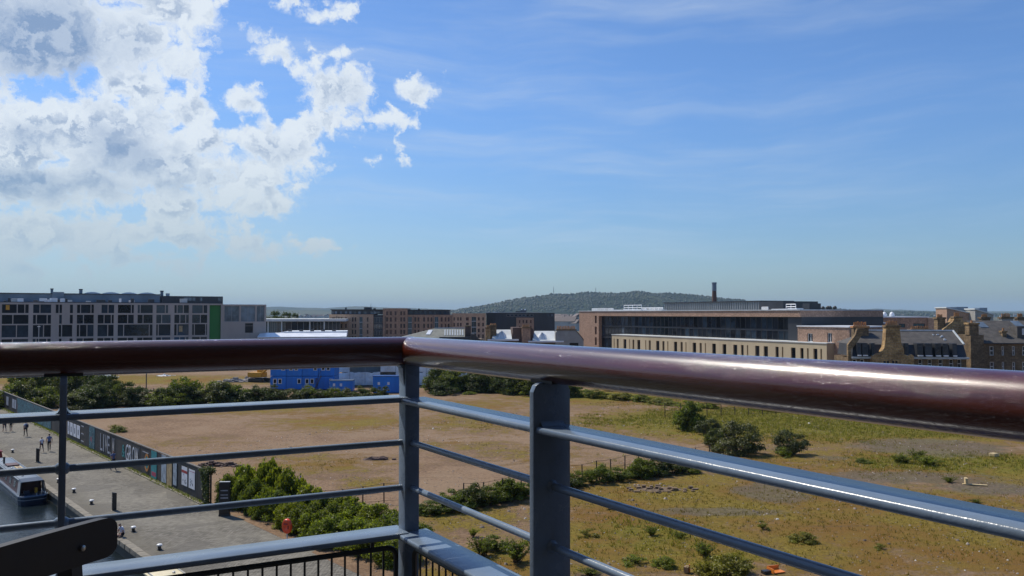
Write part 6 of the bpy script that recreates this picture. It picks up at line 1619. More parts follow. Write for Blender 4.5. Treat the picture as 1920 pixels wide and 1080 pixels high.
# ------------------------------------------------------------------ people
def person(label, px, py, heading, h, top, bottom, hair, shorts=False, stride=.26, bag=False, seated=False, phase=1, slx=.0):
    """one continuous skinned body; heading is the facing direction (radians, 0 = +x)"""
    q = ground(px, py); k = h / 1.75
    zr = 0.0
    J = {}; E = []
    def j(n, x, y, z, r, parent=None): J[n] = (x * k, y * k, z * k, r * k); (E.append((parent, n)) if parent else None)
    # local: +x forward, +y left
    if not seated:
        j('pel', 0, 0, .95, .135); j('waist', .01, 0, 1.08, .125, 'pel'); j('chest', .02, 0, 1.28, .15, 'waist'); j('neckb', .0, 0, 1.45, .075, 'chest'); j('neck', .01, 0, 1.52, .055, 'neckb')
        j('jaw', .03, 0, 1.585, .075, 'neck'); j('head', .015, 0, 1.66, .098, 'jaw'); j('crown', .0, 0, 1.72, .075, 'head')
        for s, n in ((1, 'l'), (-1, 'r')):
            f = s * phase * stride
            j('hip' + n, .0, s * .09, .90, .098, 'pel'); j('kn' + n, f * .55 + .05, s * .10, .50, .062, 'hip' + n); j('calf' + n, f * .62 - .01, s * .10, .36, .056, 'kn' + n)
            j('ank' + n, f - .03, s * .10, .09, .042, 'calf' + n); j('ball' + n, f + .10, s * .11, .04, .040, 'ank' + n); j('toe' + n, f + .17, s * .115, .033, .03, 'ball' + n)
            a = -f * .75
            j('sh' + n, .0, s * .175, 1.41, .068, 'chest'); j('el' + n, a * .35 - .03, s * .235, 1.13, .045, 'sh' + n); j('wr' + n, a * .9 + .06, s * .24, .90, .031, 'el' + n); hx, hy, hz = a * .98 + .075, s * .24, .83
            j('pa' + n, hx, hy, hz, .03, 'wr' + n)
            for i in range(4): j('f%d%s' % (i, n), hx + .034 - .021 * i, hy, hz - .055, .010, 'pa' + n); j('g%d%s' % (i, n), hx + .036 - .02 * i, hy - s * .018, hz - .055 - (.045, .052, .048, .036)[i], .008, 'f%d%s' % (i, n))
            j('th' + n, hx + .045, hy - s * .012, hz - .005, .012, 'pa' + n); j('ti' + n, hx + .062, hy - s * .02, hz - .045, .009, 'th' + n)
    else:
        j('pel', 0, 0, .13, .15); j('waist', -.02, 0, .26, .135, 'pel'); j('chest', .06, 0, .46, .15, 'waist'); j('neckb', .12, 0, .61, .078, 'chest'); j('neck', .15, 0, .67, .056, 'neckb')
        j('jaw', .19, 0, .72, .074, 'neck'); j('head', .19, 0, .79, .098, 'jaw'); j('crown', .17, 0, .85, .075, 'head')
        for s, n in ((1, 'l'), (-1, 'r')):
            j('hip' + n, .05, s * .1, .11, .10, 'pel'); j('kn' + n, .47, s * .13, .09, .065, 'hip' + n); j('calf' + n, .50, s * .13, -.10, .056, 'kn' + n); j('ank' + n, .50, s * .13, -.36, .042, 'calf' + n); j('ball' + n, .60, s * .13, -.42, .038, 'ank' + n); j('toe' + n, .68, s * .135, -.43, .03, 'ball' + n)
            j('sh' + n, .09, s * .175, .57, .068, 'chest'); j('el' + n, .14, s * .25, .32, .046, 'sh' + n); j('wr' + n, .32, s * .17, .20, .032, 'el' + n); hx, hy, hz = .39, s * .14, .175
            j('pa' + n, hx, hy, hz, .03, 'wr' + n)
            for i in range(4): j('f%d%s' % (i, n), hx + .05, hy + s * (.03 - .02 * i), hz - .005, .010, 'pa' + n); j('g%d%s' % (i, n), hx + .085, hy + s * (.03 - .02 * i), hz - .03, .008, 'f%d%s' % (i, n))
            j('th' + n, hx + .02, hy - s * .045, hz, .012, 'pa' + n); j('ti' + n, hx + .05, hy - s * .055, hz - .01, .009, 'th' + n)
        zr = .02
    names = list(J); ix = {n: i for i, n in enumerate(names)}
    me = bpy.data.meshes.new('body'); me.from_pydata([J[n][:3] for n in names], [(ix[a], ix[b]) for a, b in E], [])
    o = bpy.data.objects.new('body', me); COL.objects.link(o)
    md = o.modifiers.new('skin', 'SKIN'); md.use_smooth_shade = True
    for i, n in enumerate(names):
        v = me.skin_vertices[0].data[i]; r = J[n][3]; v.radius = (r, r) if n not in ('chest', 'waist', 'pel') else (r * 1.18, r * .82)
        v.use_root = (n == 'pel')
    sd = o.modifiers.new('sub', 'SUBSURF'); sd.levels = 1; sd.render_levels = 1
    dg = bpy.context.evaluated_depsgraph_get(); m2 = bpy.data.meshes.new_from_object(o.evaluated_get(dg)); bpy.data.objects.remove(o)
    # colour each face by the nearest bone
    mats = [MATS['skin'], MATS[top], MATS[bottom], MATS[hair], MATS['shoe']]; m2.materials.clear()
    for mm in mats: m2.materials.append(mm)
    pts = np.array([J[n][:3] for n in names])
    def cls(n):
        b = n.rstrip('lr') if n not in ('pel',) else n
        if n in ('pel',) or b == 'hip': return 2
        if b == 'kn': return 2
        if b == 'calf' or (b == 'ank' and not shorts): return 0 if shorts else 2
        if b in ('ball', 'toe'): return 4
        if n in ('waist', 'chest') or b in ('sh', 'neckb'): return 1
        if b == 'el': return 1
        if n == 'crown': return 3
        return 0
    for pgon in m2.polygons:
        c = np.array(pgon.center); d = ((pts - c) ** 2).sum(1); n = names[int(d.argmin())]; k_ = cls(n)
        if n in ('head', 'jaw', 'crown'):
            cx = J['head'][0]; k_ = 3 if (c[2] > J['head'][2] + .035 * k or c[0] < cx - .01 * k) and c[2] > J['jaw'][2] - .01 else 0
        pgon.material_index = k_; pgon.use_smooth = True
    r = thing('person', label, 'person', (q.x, q.y, .02 + zr), heading)
    link('body', m2, r)
    # face
    hx, hz = J['head'][0], J['head'][2]
    for s in (1, -1):
        m = MB(); m.tube([(hx + .086 * k, s * .034 * k, hz - .005), (hx + .098 * k, s * .034 * k, hz - .005)], [.012 * k, .004], 8); m.build('eye', MATS['black_paint'], r)
        m = MB(); m.tube([(hx - .005, s * .088 * k, hz - .03 * k), (hx - .012, s * .105 * k, hz - .005)], [.018 * k, .022 * k], 8); m.build('ear', MATS['skin'], r, smooth=True)
    m = MB(); m.tube([(hx + .09 * k, 0, hz), (hx + .118 * k, 0, hz - .04 * k), (hx + .095 * k, 0, hz - .05 * k)], [.008 * k, .015 * k, .008 * k], 8); m.build('nose', MATS['skin'], r, smooth=True)
    m = MB(); m.tube([(hx + .093 * k, .026 * k, hz - .075 * k), (hx + .1 * k, 0, hz - .075 * k), (hx + .093 * k, -.026 * k, hz - .075 * k)], .006 * k, 6); m.build('mouth', MATS['logo_pink'], r)
    if bag:
        part(r, 'bag', 'bag', (-.30 * k, -.12 * k, -.2 * k, .1 * k, 1.02 * k, 1.40 * k), bevel=.04)
        m = MB(); m.tube([(-.13 * k, -.15 * k, 1.38 * k), (-.02, -.14 * k, 1.49 * k), (.16 * k, -.12 * k, 1.36 * k)], .014, 6); m.build('bag_strap', MATS['bag'], r)
    return r
away = math.atan2(CD.y, CD.x)                 # walking along the towpath, away from the viewer
toward = away + math.pi
person('person in a dark shirt and shorts walking beside another in shorts', 8.5, 810, away + .1, 1.74, 'shirt_grey', 'shorts_dark', 'hair_dark', True, .22)
person('person in a dark shirt and skirt-length shorts walking along the far towpath', 20.5, 809, away - .05, 1.72, 'shirt_grey', 'trouser_black', 'hair_fair', True, .26, phase=-1)
person('person in white shirt and black trousers with a shoulder bag on the towpath', 48, 818.5, away + .15, 1.74, 'shirt_white', 'trouser_black', 'hair_dark', False, .2, bag=True)
person('shorter person in a white shirt and dark shorts walking on the towpath', 78, 848, away + .25, 1.55, 'shirt_white', 'shorts_dark', 'hair_fair', True, .24)
person('person in a blue shirt and dark trousers walking beside a shorter one', 92, 846, away - .1, 1.78, 'shirt_blue', 'trouser_black', 'hair_dark', False, .2, phase=-1)
person('person in a blue shirt and dark trousers walking close to the hoarding', 212, 882, toward + .3, 1.78, 'shirt_blue', 'trouser_black', 'hair_dark', False, .22)
# seated on the coping, legs over the water
def sitter():
    s, t = st_of(219, 989); p = ST(S_EDGE + .44, 55.7, 0)
    r = person('person in a white top seated on the quay edge with legs over the water', 219, 989, math.atan2(-CN.y, -CN.x) + .25, 1.72, 'shirt_white', 'trouser_black', 'hair_dark', False, seated=True)
    r.location = (p.x, p.y, .03)
sitter()
# ------------------------------------------------------------------ vegetation
def leaf_quads(c, n, size, rng, aspect=.55, droop=.2):
    """diamond leaves at centres c with normals n"""
    N = len(c); n = n / np.linalg.norm(n, axis=1, keepdims=True)
    r = rng.normal(0, 1, (N, 3)); t = np.cross(n, r); t /= np.linalg.norm(t, axis=1, keepdims=True); b = np.cross(n, t)
    s = size * rng.uniform(.6, 1.35, (N, 1))
    tip = c + t * s - n * s * droop; base = c - t * s * .8; l = c + b * s * aspect + n * s * .12; q = c - b * s * aspect + n * s * .12
    v = np.stack([base, q, tip, l], 1).reshape(-1, 3); f = (np.arange(N)[:, None] * 4 + np.array([[0, 1, 2, 3]]))
    return v, f
def bush_proto(seed, clumps, leaves, leaf, shape='dome', aspect=.55, flat=.85):
    """foliage mesh of unit radius / unit height plus its stems"""
    rng = np.random.default_rng(seed); cs = []; rs = []
    while len(cs) < clumps:
        p = rng.uniform(-1, 1, 3); p[2] = rng.uniform(.06, 1) ** 1.25
        q = math.hypot(p[0], p[1])
        lim = {'dome': math.sqrt(max(0, 1 - (p[2] - .15) ** 2 / .78)), 'tall': .85 * math.sqrt(max(0.12, 1 - (p[2] - .42) ** 2 / .35)), 'low': 1 - .6 * p[2]}[shape]
        if q < lim * .86: cs.append(p); rs.append(rng.uniform(.11, .27))
    cs = np.array(cs); rs = np.array(rs); w = rs ** 2 / (rs ** 2).sum()
    k = rng.choice(clumps, leaves, p=w); d = rng.normal(0, 1, (leaves, 3)); d /= np.linalg.norm(d, axis=1, keepdims=True); d[:, 2] = np.abs(d[:, 2]) * .9 + d[:, 2] * .1
    rad = rs[k] * np.clip(rng.normal(.85, .36, leaves), .15, 1.9)
    c = cs[k] + d * rad[:, None] * np.array([1, 1, flat]); c[:, 2] = np.maximum(c[:, 2], .01)
    n = d + rng.normal(0, .55, (leaves, 3)) + np.array([0, 0, .25])
    v, f = leaf_quads(c, n, leaf, rng, aspect)
    me = mesh_np('foliage', v, f)
    m = MB(); r2 = random.Random(seed)
    for i in range(min(clumps, 9)):
        p = cs[i]; m.tube([(p[0] * .12, p[1] * .12, -.03), (p[0] * .5 + r2.uniform(-.05, .05), p[1] * .5, p[2] * .55), (p[0], p[1], p[2])], [.03, .02, .008], 5)
    o = m.build('stems', MATS['stem_bark']); st = o.data; bpy.data.objects.remove(o)
    return me, st
def spiky_proto(seed, stalks, per, leaf, spread=.7):
    """weed with upright stalks carrying narrow leaves"""
    rng = np.random.default_rng(seed); C = []; Nn = []; m = MB(); r2 = random.Random(seed)
    for i in range(stalks):
        a = rng.uniform(0, 2 * math.pi); r0 = rng.uniform(0, .25); tip = np.array([math.cos(a), math.sin(a), 0]) * rng.uniform(.1, spread) + np.array([0, 0, rng.uniform(.55, 1.0)])
        base = np.array([math.cos(a), math.sin(a), 0]) * r0
        m.tube([tuple(base - np.array([0, 0, .04])), tuple((base * .6 + tip * .4) + np.array([0, 0, .08])), tuple(tip)], [.014, .010, .004], 4)
        for j in range(per):
            u = rng.uniform(.12, 1); p = base + (tip - base) * u + np.array([0, 0, .08 * math.sin(math.pi * u)]); d = rng.normal(0, 1, 3); d[2] = abs(d[2]) * .5
            d /= np.linalg.norm(d); C.append(p + d * leaf * .8); Nn.append(np.cross(d, rng.normal(0, 1, 3)) + np.array([0, 0, .6]))
    v, f = leaf_quads(np.array(C), np.array(Nn), leaf, rng, .3, .35)
    me = mesh_np('foliage', v, f); o = m.build('stems', MATS['stem_bark']); st = o.data; bpy.data.objects.remove(o)
    return me, st
PROTO = {}
for i in range(4): PROTO['dark%d' % i] = bush_proto(20 + i, 46, 9000, .042) + ('leaf_dark',)
for i in range(3): PROTO['mid%d' % i] = bush_proto(40 + i, 44, 8500, .043) + ('leaf_mid',)
for i in range(4): PROTO['lush%d' % i] = bush_proto(60 + i, 60, 8000, .068, 'tall', .62) + ('leaf_bright',)
for i in range(2): PROTO['hedge%d' % i] = bush_proto(80 + i, 80, 12000, .048, 'dome', .6) + ('leaf_mid',)
for i in range(2): PROTO['grey%d' % i] = bush_proto(90 + i, 46, 9000, .040) + ('leaf_grey',)
for i in range(3): PROTO['weed%d' % i] = spiky_proto(100 + i, 40, 26, .085, 1.0) + ('leaf_mid',)
for i in range(2): PROTO['lowweed%d' % i] = bush_proto(110 + i, 12, 900, .075, 'low', .4) + ('grass_green',)
MATCOPY = {}
def plant(key, p, w, h, label, cat, group, rz, name='shrub', mat_=None, depth=None):
    me, st, mt = PROTO[key]; mt = mat_ or mt
    kk = (key, mt)
    if kk not in MATCOPY:
        c = me.copy(); c.materials.clear(); c.materials.append(MATS[mt]); MATCOPY[kk] = c
    if not st.materials: st.materials.append(MATS['stem_bark'])
    r = thing(name, label, cat, (p.x, p.y, p.z), rz, group); r.scale = (w / 2, (depth or w) / 2, h)
    link('foliage', MATCOPY[kk], r); link('stems', st, r)
    return r
def vegetation():
    rnd = random.Random(31)
    def row(pts, n, wr, hr, keys, label, group, jit=1.5, name='shrub', mats=None):
        P0 = [ground(*q) for q in pts]; L = [0]
        for i in range(1, len(P0)): L.append(L[-1] + (P0[i] - P0[i - 1]).length)
        for k in range(n):
            d = L[-1] * (k + rnd.uniform(.15, .85)) / n; i = max(j for j in range(len(L)) if L[j] <= d); i = min(i, len(P0) - 2)
            p = P0[i].lerp(P0[i + 1], (d - L[i]) / max(.01, L[i + 1] - L[i])) + Vector((rnd.uniform(-jit, jit), rnd.uniform(-jit, jit), 0))
            p.z = -.08
            plant(rnd.choice(keys), p, rnd.uniform(*wr), rnd.uniform(*hr), label, 'shrub', group, rnd.uniform(0, 6.3), name, rnd.choice(mats) if mats else None)
    # band of scrub along the far-left edge of the field
    row([(-70, 770), (20, 762), (150, 762), (300, 760), (470, 757)], 34, (4.2, 7.2), (2.1, 3.5), ['dark0', 'dark1', 'dark2', 'dark3', 'grey0'], 'dark green shrub in the scrub band across the far side of the gravel', 'scrub band along the far side of the gravel', 1.6, mats=['leaf_dark', 'leaf_dark', 'leaf_mid', 'leaf_grey'])
    row([(30, 735), (150, 738)], 7, (4, 6.5), (3.2, 4.6), ['dark0', 'dark2', 'mid0'], 'tall dark shrub where the hoarding meets the scrub band', 'tall scrub behind the far hoarding', 2.0, mats=['leaf_dark', 'leaf_mid'])
    row([(110, 745), (240, 752)], 6, (4, 6), (3.4, 4.4), ['dark1', 'dark3'], 'big dark shrub rising above the left scrub band', 'big shrubs in the left scrub band', 1.2, mats=['leaf_dark'])
    row([(460, 757), (560, 756), (640, 755), (715, 752)], 17, (3.8, 5.5), (1.8, 2.7), ['mid0', 'mid1', 'dark2'], 'brownish green shrub before the blue site cabins', 'shrubs before the blue site cabins', 1.0, mats=['leaf_dark', 'leaf_grey', 'leaf_mid'])
    plant('mid1', ground(347, 756), 6.5, 4.2, 'bright rounded shrub standing out of the dark scrub band', 'shrub', None, .4)
    # far hedge to the right of the corner post
    row([(795, 735), (880, 733), (1000, 740), (1075, 744)], 20, (4.5, 7), (2.8, 4.4), ['mid0', 'mid1', 'mid2', 'dark0'], 'green shrub in the hedge at the back of the waste ground', 'hedge at the back of the waste ground', 1.2, mats=['leaf_mid', 'leaf_dark', 'leaf_dark'])
    row([(1000, 730), (1200, 735), (1500, 735), (1800, 735), (1960, 740)], 16, (5, 8), (2.5, 3.5), ['mid0', 'mid1', 'dark0'], 'green shrub in the long hedge before the tenements', 'hedge before the tenements', 1.5, mats=['leaf_mid', 'leaf_dark'])
    plant('dark2', ground(832, 740), 5.6, 2.0, 'low dark shrub in front of the back hedge', 'shrub', None, 1.1)
    row([(1085, 742), (1180, 752), (1300, 764), (1420, 770), (1560, 775)], 16, (3, 5.5), (.7, 1.5), ['lowweed0', 'lowweed1', 'mid2'], 'low bright green weed clump along the back of the field', 'low green weeds along the back', 1.5, 'weed_clump', ['grass_green', 'leaf_bright', 'leaf_mid'])
    # lush hedge between towpath and field, from the hoarding end toward the viewer
    e = HOARD_END; d = -CD
    for k, (t, s, w, h, key) in enumerate([(.4, .6, 1.8, 2.5, 'hedge1'), (1.5, .1, 1.9, 2.4, 'hedge0'), (1.2, 1.6, 2.2, 3.2, 'lush3'), (2.4, .9, 2.2, 2.6, 'hedge1'), (2.6, 2.6, 2.2, 3.5, 'lush0'), (4.2, 1.0, 2.4, 2.5, 'hedge0'), (4.6, 2.6, 2.3, 3.3, 'lush1'), (6.0, 1.1, 2.4, 2.3, 'hedge1'), (6.6, 2.7, 2.5, 3.2, 'lush2'),
                                          (7.8, 1.2, 2.5, 2.2, 'hedge0'), (8.7, 2.9, 2.6, 2.7, 'lush3'), (9.6, 1.2, 2.4, 2.0, 'hedge1'), (10.8, 2.8, 2.8, 2.3, 'hedge0'), (11.3, 1.1, 2.4, 1.9, 'hedge1'), (12.8, 2.4, 2.8, 2.1, 'hedge0'), (13.0, 1.0, 2.4, 1.8, 'hedge1'), (14.6, 2.2, 3.0, 2.0, 'hedge1'), (15.0, .9, 2.4, 1.7, 'hedge0'), (16.6, 1.9, 3.0, 1.9, 'hedge1'), (18.6, 2.0, 3.0, 1.9, 'hedge0'), (12.2, 4.6, 3.0, 2.0, 'lush1'), (14.4, 4.8, 3.0, 1.9, 'hedge0'), (16.5, 4.4, 3.0, 1.8, 'hedge1'), (10.2, 4.8, 2.6, 1.9, 'hedge1'), (20.8, 2.2, 3.0, 1.8, 'hedge1'), (18.5, 4.6, 3.0, 1.8, 'hedge0')]):
        h *= .86
        p = Vector((e.x + d.x * t + CN.x * (s + .65), e.y + d.y * t + CN.y * (s + .65), -.06))
        plant(key, p, w, h, 'lush leafy sapling standing tall in the hedge by the towpath' if key.startswith('lush') else 'dense green bush in the hedge by the towpath', 'shrub', 'saplings in the towpath hedge' if key.startswith('lush') else 'bushes of the towpath hedge', rnd.uniform(0, 6.3), 'hedge_sapling' if key.startswith('lush') else 'hedge_bush', 'leaf_bright' if key.startswith('lush') else rnd.choice(['leaf_mid', 'leaf_bright']))
    # scrub line with the wire fence, middle of the field
    for (px, py, w, h, key, mt) in ((815, 962, 3.2, 1.2, 'mid0', 'leaf_mid'), (850, 955, 3.4, 1.9, 'mid1', 'leaf_mid'), (885, 948, 3.2, 2.1, 'mid2', 'leaf_dark'), (920, 945, 3.0, 1.8, 'mid0', 'leaf_mid'), (955, 938, 3.0, 2.0, 'hedge0', 'leaf_mid'), (985, 930, 3.0, 1.6, 'mid1', 'leaf_mid'),
                                    (1020, 925, 3.2, 1.6, 'mid2', 'leaf_mid'), (1060, 915, 3.0, 1.7, 'mid0', 'leaf_dark'), (1085, 909, 2.6, 1.6, 'mid1', 'leaf_mid'), (1125, 904, 3.0, 1.9, 'mid2', 'leaf_mid'), (1160, 900, 2.8, 1.4, 'mid0', 'leaf_mid'), (1200, 893, 3.2, 2.0, 'hedge1', 'leaf_mid'), (1235, 890, 3.2, 2.1, 'mid1', 'leaf_dark'), (1262, 886, 3.0, 1.7, 'mid2', 'leaf_dark'), (1290, 885, 2.6, 1.2, 'mid0', 'leaf_bright')):
        plant(key, ground(px, py), w * .92, h * .72, 'green shrub grown through the wire fence across the field', 'shrub', 'shrubs along the wire fence', rnd.uniform(0, 6.3), 'shrub', mt)
    for (px, py, w, h, key, mt, lb) in ((1292, 806, 4.0, 3.1, 'hedge0', 'leaf_mid', 'green shrub beside the end of the mesh fence'), (1325, 815, 3.2, 2.0, 'grey0', 'leaf_grey', 'grey green shrub between the mesh fence and the broad shrub'), (1382, 850, 5.4, 2.9, 'grey1', 'leaf_grey', 'broad grey green shrub on the open grass'), (1352, 838, 3.6, 2.0, 'grey0', 'leaf_dark', 'low dark shrub at the foot of the broad grey shrub'),
                                        (1486, 851, 3.7, 2.5, 'grey0', 'leaf_grey', 'round grey green shrub alone on the grass'), (1468, 857, 2.2, 1.0, 'lowweed0', 'leaf_bright', 'bright low clump at the foot of the round shrub')):
        plant(key, ground(px, py), w, h, lb, 'shrub', None, rnd.uniform(0, 6.3), 'shrub', mt)
    # single weeds on the near ground
    for (px, py, w, h) in ((970, 1052, 2.2, 1.5), (1005, 1035, 1.6, 1.3), (930, 1030, 1.6, 1.0), (905, 1040, 1.5, 1.1), (887, 1005, .9, .5), (1222, 1003, 1.2, .8), (1275, 1008, .9, .5), (1320, 1042, 1.2, 1.0), (1362, 1082, 2.6, 1.6), (1335, 1092, 2.0, 1.2), (1430, 992, 1.2, .65), (1506, 1016, 1.4, .85), (1650, 1030, .9, .5), (1800, 985, 1.4, .5), (1190, 1055, 1.6, .7), (1245, 1062, 1.4, .6), (1108, 1078, 1.3, .6), (1100, 1005, 1.2, .5), (1690, 868, 2.2, .9), (1740, 872, 2.6, 1.0), (1720, 862, 1.6, 1.1), (1780, 905, 1.2, .6), (1400, 868, 1.2, .5), (215, 806, 1.8, .8), (222, 810, 1.4, .7), (880, 740, 2, .6), (1620, 868, 1.4, .4), (1145, 955, .9, .4), (760, 985, 1.6, .9), (1830, 912 + 30, 1.0, .35)):
        plant(rnd.choice(['weed0', 'weed1', 'weed2', 'mid0', 'lowweed0']), ground(px, py), w * rnd.uniform(1.0, 1.5), h * rnd.uniform(.6, 1.0), 'single leafy weed growing on the bare rough ground', 'weed', 'single weeds on the rough ground', rnd.uniform(0, 6.3), 'weed', rnd.choice(['leaf_mid', 'leaf_bright', 'grass_green']))
    # trees near the glass hall and behind the roofs on the right
    for (px, py, Y, w, h, lb) in ((518, 601, 420, 14, 14, 'dark broad tree behind the glazed hall'), (536, 600, 430, 13, 13.5, 'dark tree beside the broad one behind the glazed hall'), (551, 600, 425, 9, 13, 'small dark tree near the white mast-like columns')):
        p = at_depth(px, py, Y); t = thing('far_tree', lb, 'tree', (p.x, p.y, 0), rnd.uniform(0, 6)); me, st, mt = PROTO['dark1']
        c = me.copy(); c.materials.clear(); c.materials.append(MATS['leaf_dark']); o = link('crown', c, t); o.scale = (w / 2, w / 2, h * .75); o.location = (0, 0, h * .25)
        m = MB(); m.tube([(0, 0, -.5), (0, 0, h * .35)], [.5, .3], 8); m.build('trunk', MATS['stem_bark'], t)
    # grass, moss tufts and pebbles too many to count
    rng = np.random.default_rng(5)
    def scatter(n, fn, zone):
        s = rng.uniform(S_HOARD + .6, zone[1], n); t = rng.uniform(zone[2], zone[3], n)
        X = CN.x * s + CD.x * t; Y = CN.y * s + CD.y * t
        keep = fn(X, Y); X, Y = X[keep], Y[keep]; keep = (Y > 38) & (np.abs(X / Y) < .72); return X[keep], Y[keep]
    def tufts(name, X, Y, blades, hmin, hmax, mat_, label):
        N = len(X); Z = relief(X, Y); k = blades
        bx = np.repeat(X, k) + rng.normal(0, .10, N * k); by = np.repeat(Y, k) + rng.normal(0, .10, N * k); bz = np.repeat(Z, k) - .03
        h = rng.uniform(hmin, hmax, N * k); a = rng.uniform(0, 2 * math.pi, N * k); w = .018 + .02 * rng.random(N * k)
        lean = rng.normal(0, .4, (2, N * k)) * h
        v = np.stack([np.stack([bx - w * np.cos(a), by - w * np.sin(a), bz], -1), np.stack([bx + w * np.cos(a), by + w * np.sin(a), bz], -1), np.stack([bx + lean[0], by + lean[1], bz + h], -1)], 1).reshape(-1, 3)
        f = np.arange(N * k * 3).reshape(-1, 3)
        o = link(name, mesh_np(name, v, f), None, MATS[mat_]); tag(o, label, 'grass', kind='stuff')
    zone = (0, 120, -30, 90)
    def dens(L, lo):
        return lambda X, Y: (fieldval(L, X, Y) * (.35 + 1.3 * fbm(X / 3.5, Y / 3.5, 77)) + .25 * (fbm(X / 1.2, Y / 1.2, 5, 3) - .5)) > lo + .25 * rng.random(len(X))
    X, Y = scatter(60000, dens(GRASS, .42), zone); tufts('dry_grass', X, Y, 4, .08, .22, 'grass_blade', 'short dry yellow grass and moss over the waste ground')
    X, Y = scatter(60000, dens(GREEN, .42), zone); tufts('green_grass', X, Y, 5, .14, .40, 'grass_green', 'longer green grass in patches of the waste ground')
    # pebbles and brick fragments
    X, Y = scatter(26000, lambda X, Y: (fbm(X / 6, Y / 6, 41) > .42) & (rng.random(len(X)) < .75), zone)
    N = len(X); Z = relief(X, Y); base = np.array([(-1, -1, -.6), (1, -.8, -.6), (.9, 1, -.6), (-.8, .9, -.6), (-.6, -.6, .6), (.7, -.5, .5), (.5, .7, .7), (-.6, .5, .5)])
    sz = (rng.uniform(.02, .055, (N, 1, 1)) * np.where(rng.random((N, 1, 1)) < .04, 2.6, 1)) * rng.uniform(.7, 1.3, (N, 8, 3)); an = rng.uniform(0, 6.28, N); c_, s_ = np.cos(an)[:, None], np.sin(an)[:, None]
    q = base[None] * sz; v = np.stack([q[..., 0] * c_ - q[..., 1] * s_ + X[:, None], q[..., 0] * s_ + q[..., 1] * c_ + Y[:, None], q[..., 2] + Z[:, None] + .01], -1).reshape(-1, 3)
    fc = np.array([(4, 5, 6, 7), (0, 1, 5, 4), (1, 2, 6, 5), (2, 3, 7, 6), (3, 0, 4, 7)]); f = (fc[None] + (np.arange(N) * 8)[:, None, None]).reshape(-1, 4)
    m, t, b, out = newmat('pebbles'); rr = t.node('ShaderNodeNewGeometry').outputs['Random Per Island']
    c = t.mix(rr, (.10, .072, .055), (.36, .30, .25)); c = t.mix(t.ramp(rr, .93, .96), c, (.6, .57, .52)); P(b, Base_Color=c, Roughness=.9)
    o = link('gravel', mesh_np('gravel', v, f), None, m); tag(o, 'loose gravel and brick chips over the waste ground', 'gravel', kind='stuff')
    # weeds along the kerb at the foot of the hoarding
    k = 2600; t_ = rng.uniform(60, 158, k); s_ = S_HOARD - np.abs(rng.normal(.12, .14, k)); X = CN.x * s_ + CD.x * t_; Y = CN.y * s_ + CD.y * t_
    N = len(X)
    bl = 4; bx = np.repeat(X, bl) + rng.normal(0, .08, N * bl); by = np.repeat(Y, bl) + rng.normal(0, .08, N * bl); h = rng.uniform(.06, .22, N * bl); a = rng.uniform(0, 6.28, N * bl)
    v = np.stack([np.stack([bx - .02 * np.cos(a), by - .02 * np.sin(a), 0 * bx + .03], -1), np.stack([bx + .02 * np.cos(a), by + .02 * np.sin(a), 0 * bx + .03], -1), np.stack([bx + rng.normal(0, .06, N * bl), by + rng.normal(0, .06, N * bl), .04 + h], -1)], 1).reshape(-1, 3)
    o = link('kerb_grass', mesh_np('kerb_grass', v, np.arange(N * bl * 3).reshape(-1, 3)), None, MATS['leaf_mid']); tag(o, 'thin weedy grass along the foot of the hoarding', 'grass', kind='stuff')
    # ivy over the end of the hoarding
    n = 2600; u = rng.random(n) ** .7; z = rng.random(n); e = HOARD_END
    tt = 158.0 - HOARD_L + (1 - u) * 2.0 * (1 - .55 * (1 - z)) - .25; ss = S_HOARD - .06 - np.abs(rng.normal(0, .06, n)); top = rng.random(n) < .3
    zz = np.where(top, H_HOARD + rng.normal(.05, .12, n), .05 + z * (H_HOARD - .05)); ss = np.where(top, S_HOARD + rng.normal(.08, .18, n), ss)
    c = np.stack([CN.x * ss + CD.x * tt, CN.y * ss + CD.y * tt, zz], -1); nn = np.array([[-CN.x, -CN.y, .5]]) + rng.normal(0, .6, (n, 3))
    v, f = leaf_quads(c, nn, .07, rng, .7)
    r = thing('ivy', 'dark ivy hanging over the end of the painted hoarding', 'ivy', (0, 0, 0)); link('leaves', mesh_np('leaves', v, f), r, MATS['leaf_dark'])
    m = MB(); r2 = random.Random(2)
    for k in range(6):
        t0 = 158.0 - HOARD_L + r2.uniform(-.1, 1.2); pts = [ST(S_HOARD - .05, t0 + .15 * math.sin(i * 1.3 + k), i * H_HOARD / 6) for i in range(7)]; m.tube(pts, [.02 - .002 * i for i in range(7)], 5)
    m.build('stems', MATS['stem_bark'], r)

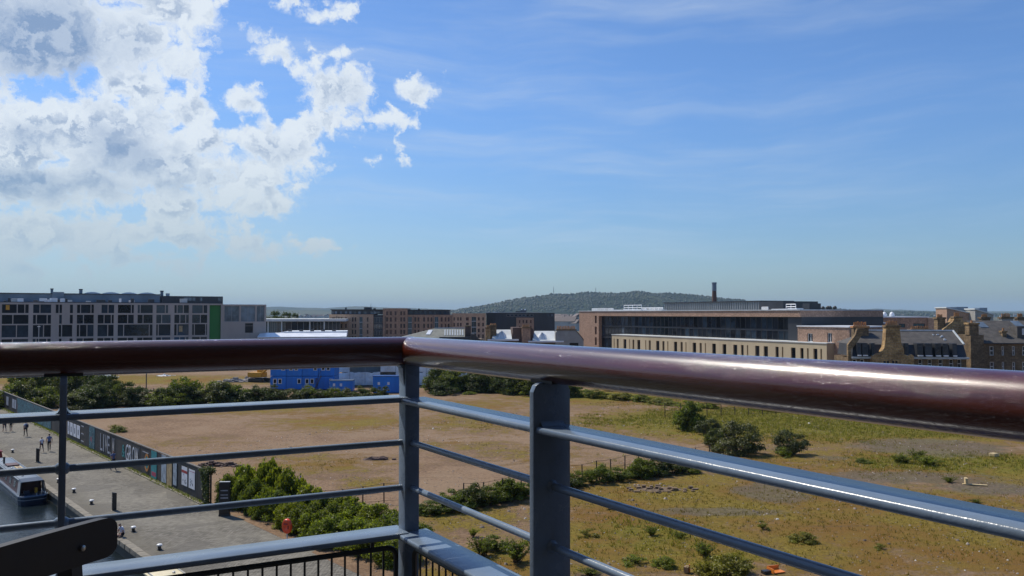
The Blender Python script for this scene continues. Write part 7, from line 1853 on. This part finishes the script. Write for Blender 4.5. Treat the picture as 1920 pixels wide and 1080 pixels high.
def fences():
    def fence(pts, n, h, label, rails=3, mesh=True, mat_='rust', lean=.03):
        P0 = [ground(*q) for q in pts]; r = thing('wire_fence', label, 'fence', P0[0]); rnd = random.Random(int(P0[0].x * 10) & 255)
        L = [0]
        for i in range(1, len(P0)): L.append(L[-1] + (P0[i] - P0[i - 1]).length)
        prev = None
        for k in range(n):
            d = L[-1] * k / (n - 1); i = min(max(j for j in range(len(L)) if L[j] <= d + 1e-6), len(P0) - 2)
            p = P0[i].lerp(P0[i + 1], (d - L[i]) / max(.01, L[i + 1] - L[i])) - P0[0]
            m = MB(); hh = h * rnd.uniform(.92, 1.05); lx, ly = rnd.uniform(-lean, lean) * h, rnd.uniform(-lean, lean) * h
            m.tube([(p.x, p.y, -.15), (p.x + lx, p.y + ly, hh)], .05, 6); m.build('post', MATS[mat_], r)
            cur = (p, lx, ly, hh)
            if prev:
                for q in range(rails):
                    v = .12 + .86 * q / (rails - 1); a = (prev[0].x + prev[1] * v, prev[0].y + prev[2] * v, prev[3] * v); b = (p.x + lx * v, p.y + ly * v, hh * v)
                    mid = tuple((a[j] + b[j]) / 2 - (.03 if j == 2 else 0) for j in range(3)); m = MB(); m.tube([a, mid, b], .012, 4, caps=False); m.build('wire', MATS[mat_], r)
                if mesh:
                    m = MB(); nn = 14
                    for q in range(nn):
                        u = (q + .5) / nn; a = prev[0].lerp(p, u); m.tube([(a.x, a.y, .1), (a.x + lx * .5, a.y + ly * .5, h * .92)], .006, 3, caps=False)
                    o = m.build('mesh_wires', MATS[mat_], r); o['kind'] = 'stuff'
            prev = cur
    fence([(1247, 783), (1272, 784), (1330, 781), (1480, 776)], 10, 1.9, 'dark wire mesh fence by the green shrub on the open grass')
    fence([(870, 952), (1000, 930), (1110, 905), (1200, 888), (1330, 870)], 17, 1.75, 'sagging wire fence with dark posts grown through by shrubs', 3, False)
    fence([(228, 747), (330, 748), (440, 746), (480, 745)], 9, 1.9, 'dark post and rail fence behind the far scrub band', 2, False, 'timber_grey')
    fence([(560, 962), (690, 945), (760, 940)], 6, 1.4, 'thin wire fence behind the leafy towpath hedge', 3, False)
vegetation()
fences()
# ------------------------------------------------------------------ the air: pale even haze round everything
def haze():
    m = bpy.data.materials.new('haze'); m.use_nodes = True
    t = NT(m.node_tree); t.n.clear()
    out = t.node('ShaderNodeOutputMaterial'); v = t.node('ShaderNodeVolumePrincipled')
    v.inputs['Color'].default_value = (0.56, 0.77, 0.97, 1); v.inputs['Density'].default_value = 0.00007
    v.inputs['Anisotropy'].default_value = 0.0
    t.l.new(v.outputs[0], out.inputs['Volume'])
    m.cycles.homogeneous_volume = True
    mb = MB(); mb.box(-19000, 19000, -14000, 19000, -4, 215)
    o = mb.build('haze', m); o['kind'] = 'stuff'; tag(o, 'pale blue haze in the air over the town', 'haze')
haze()
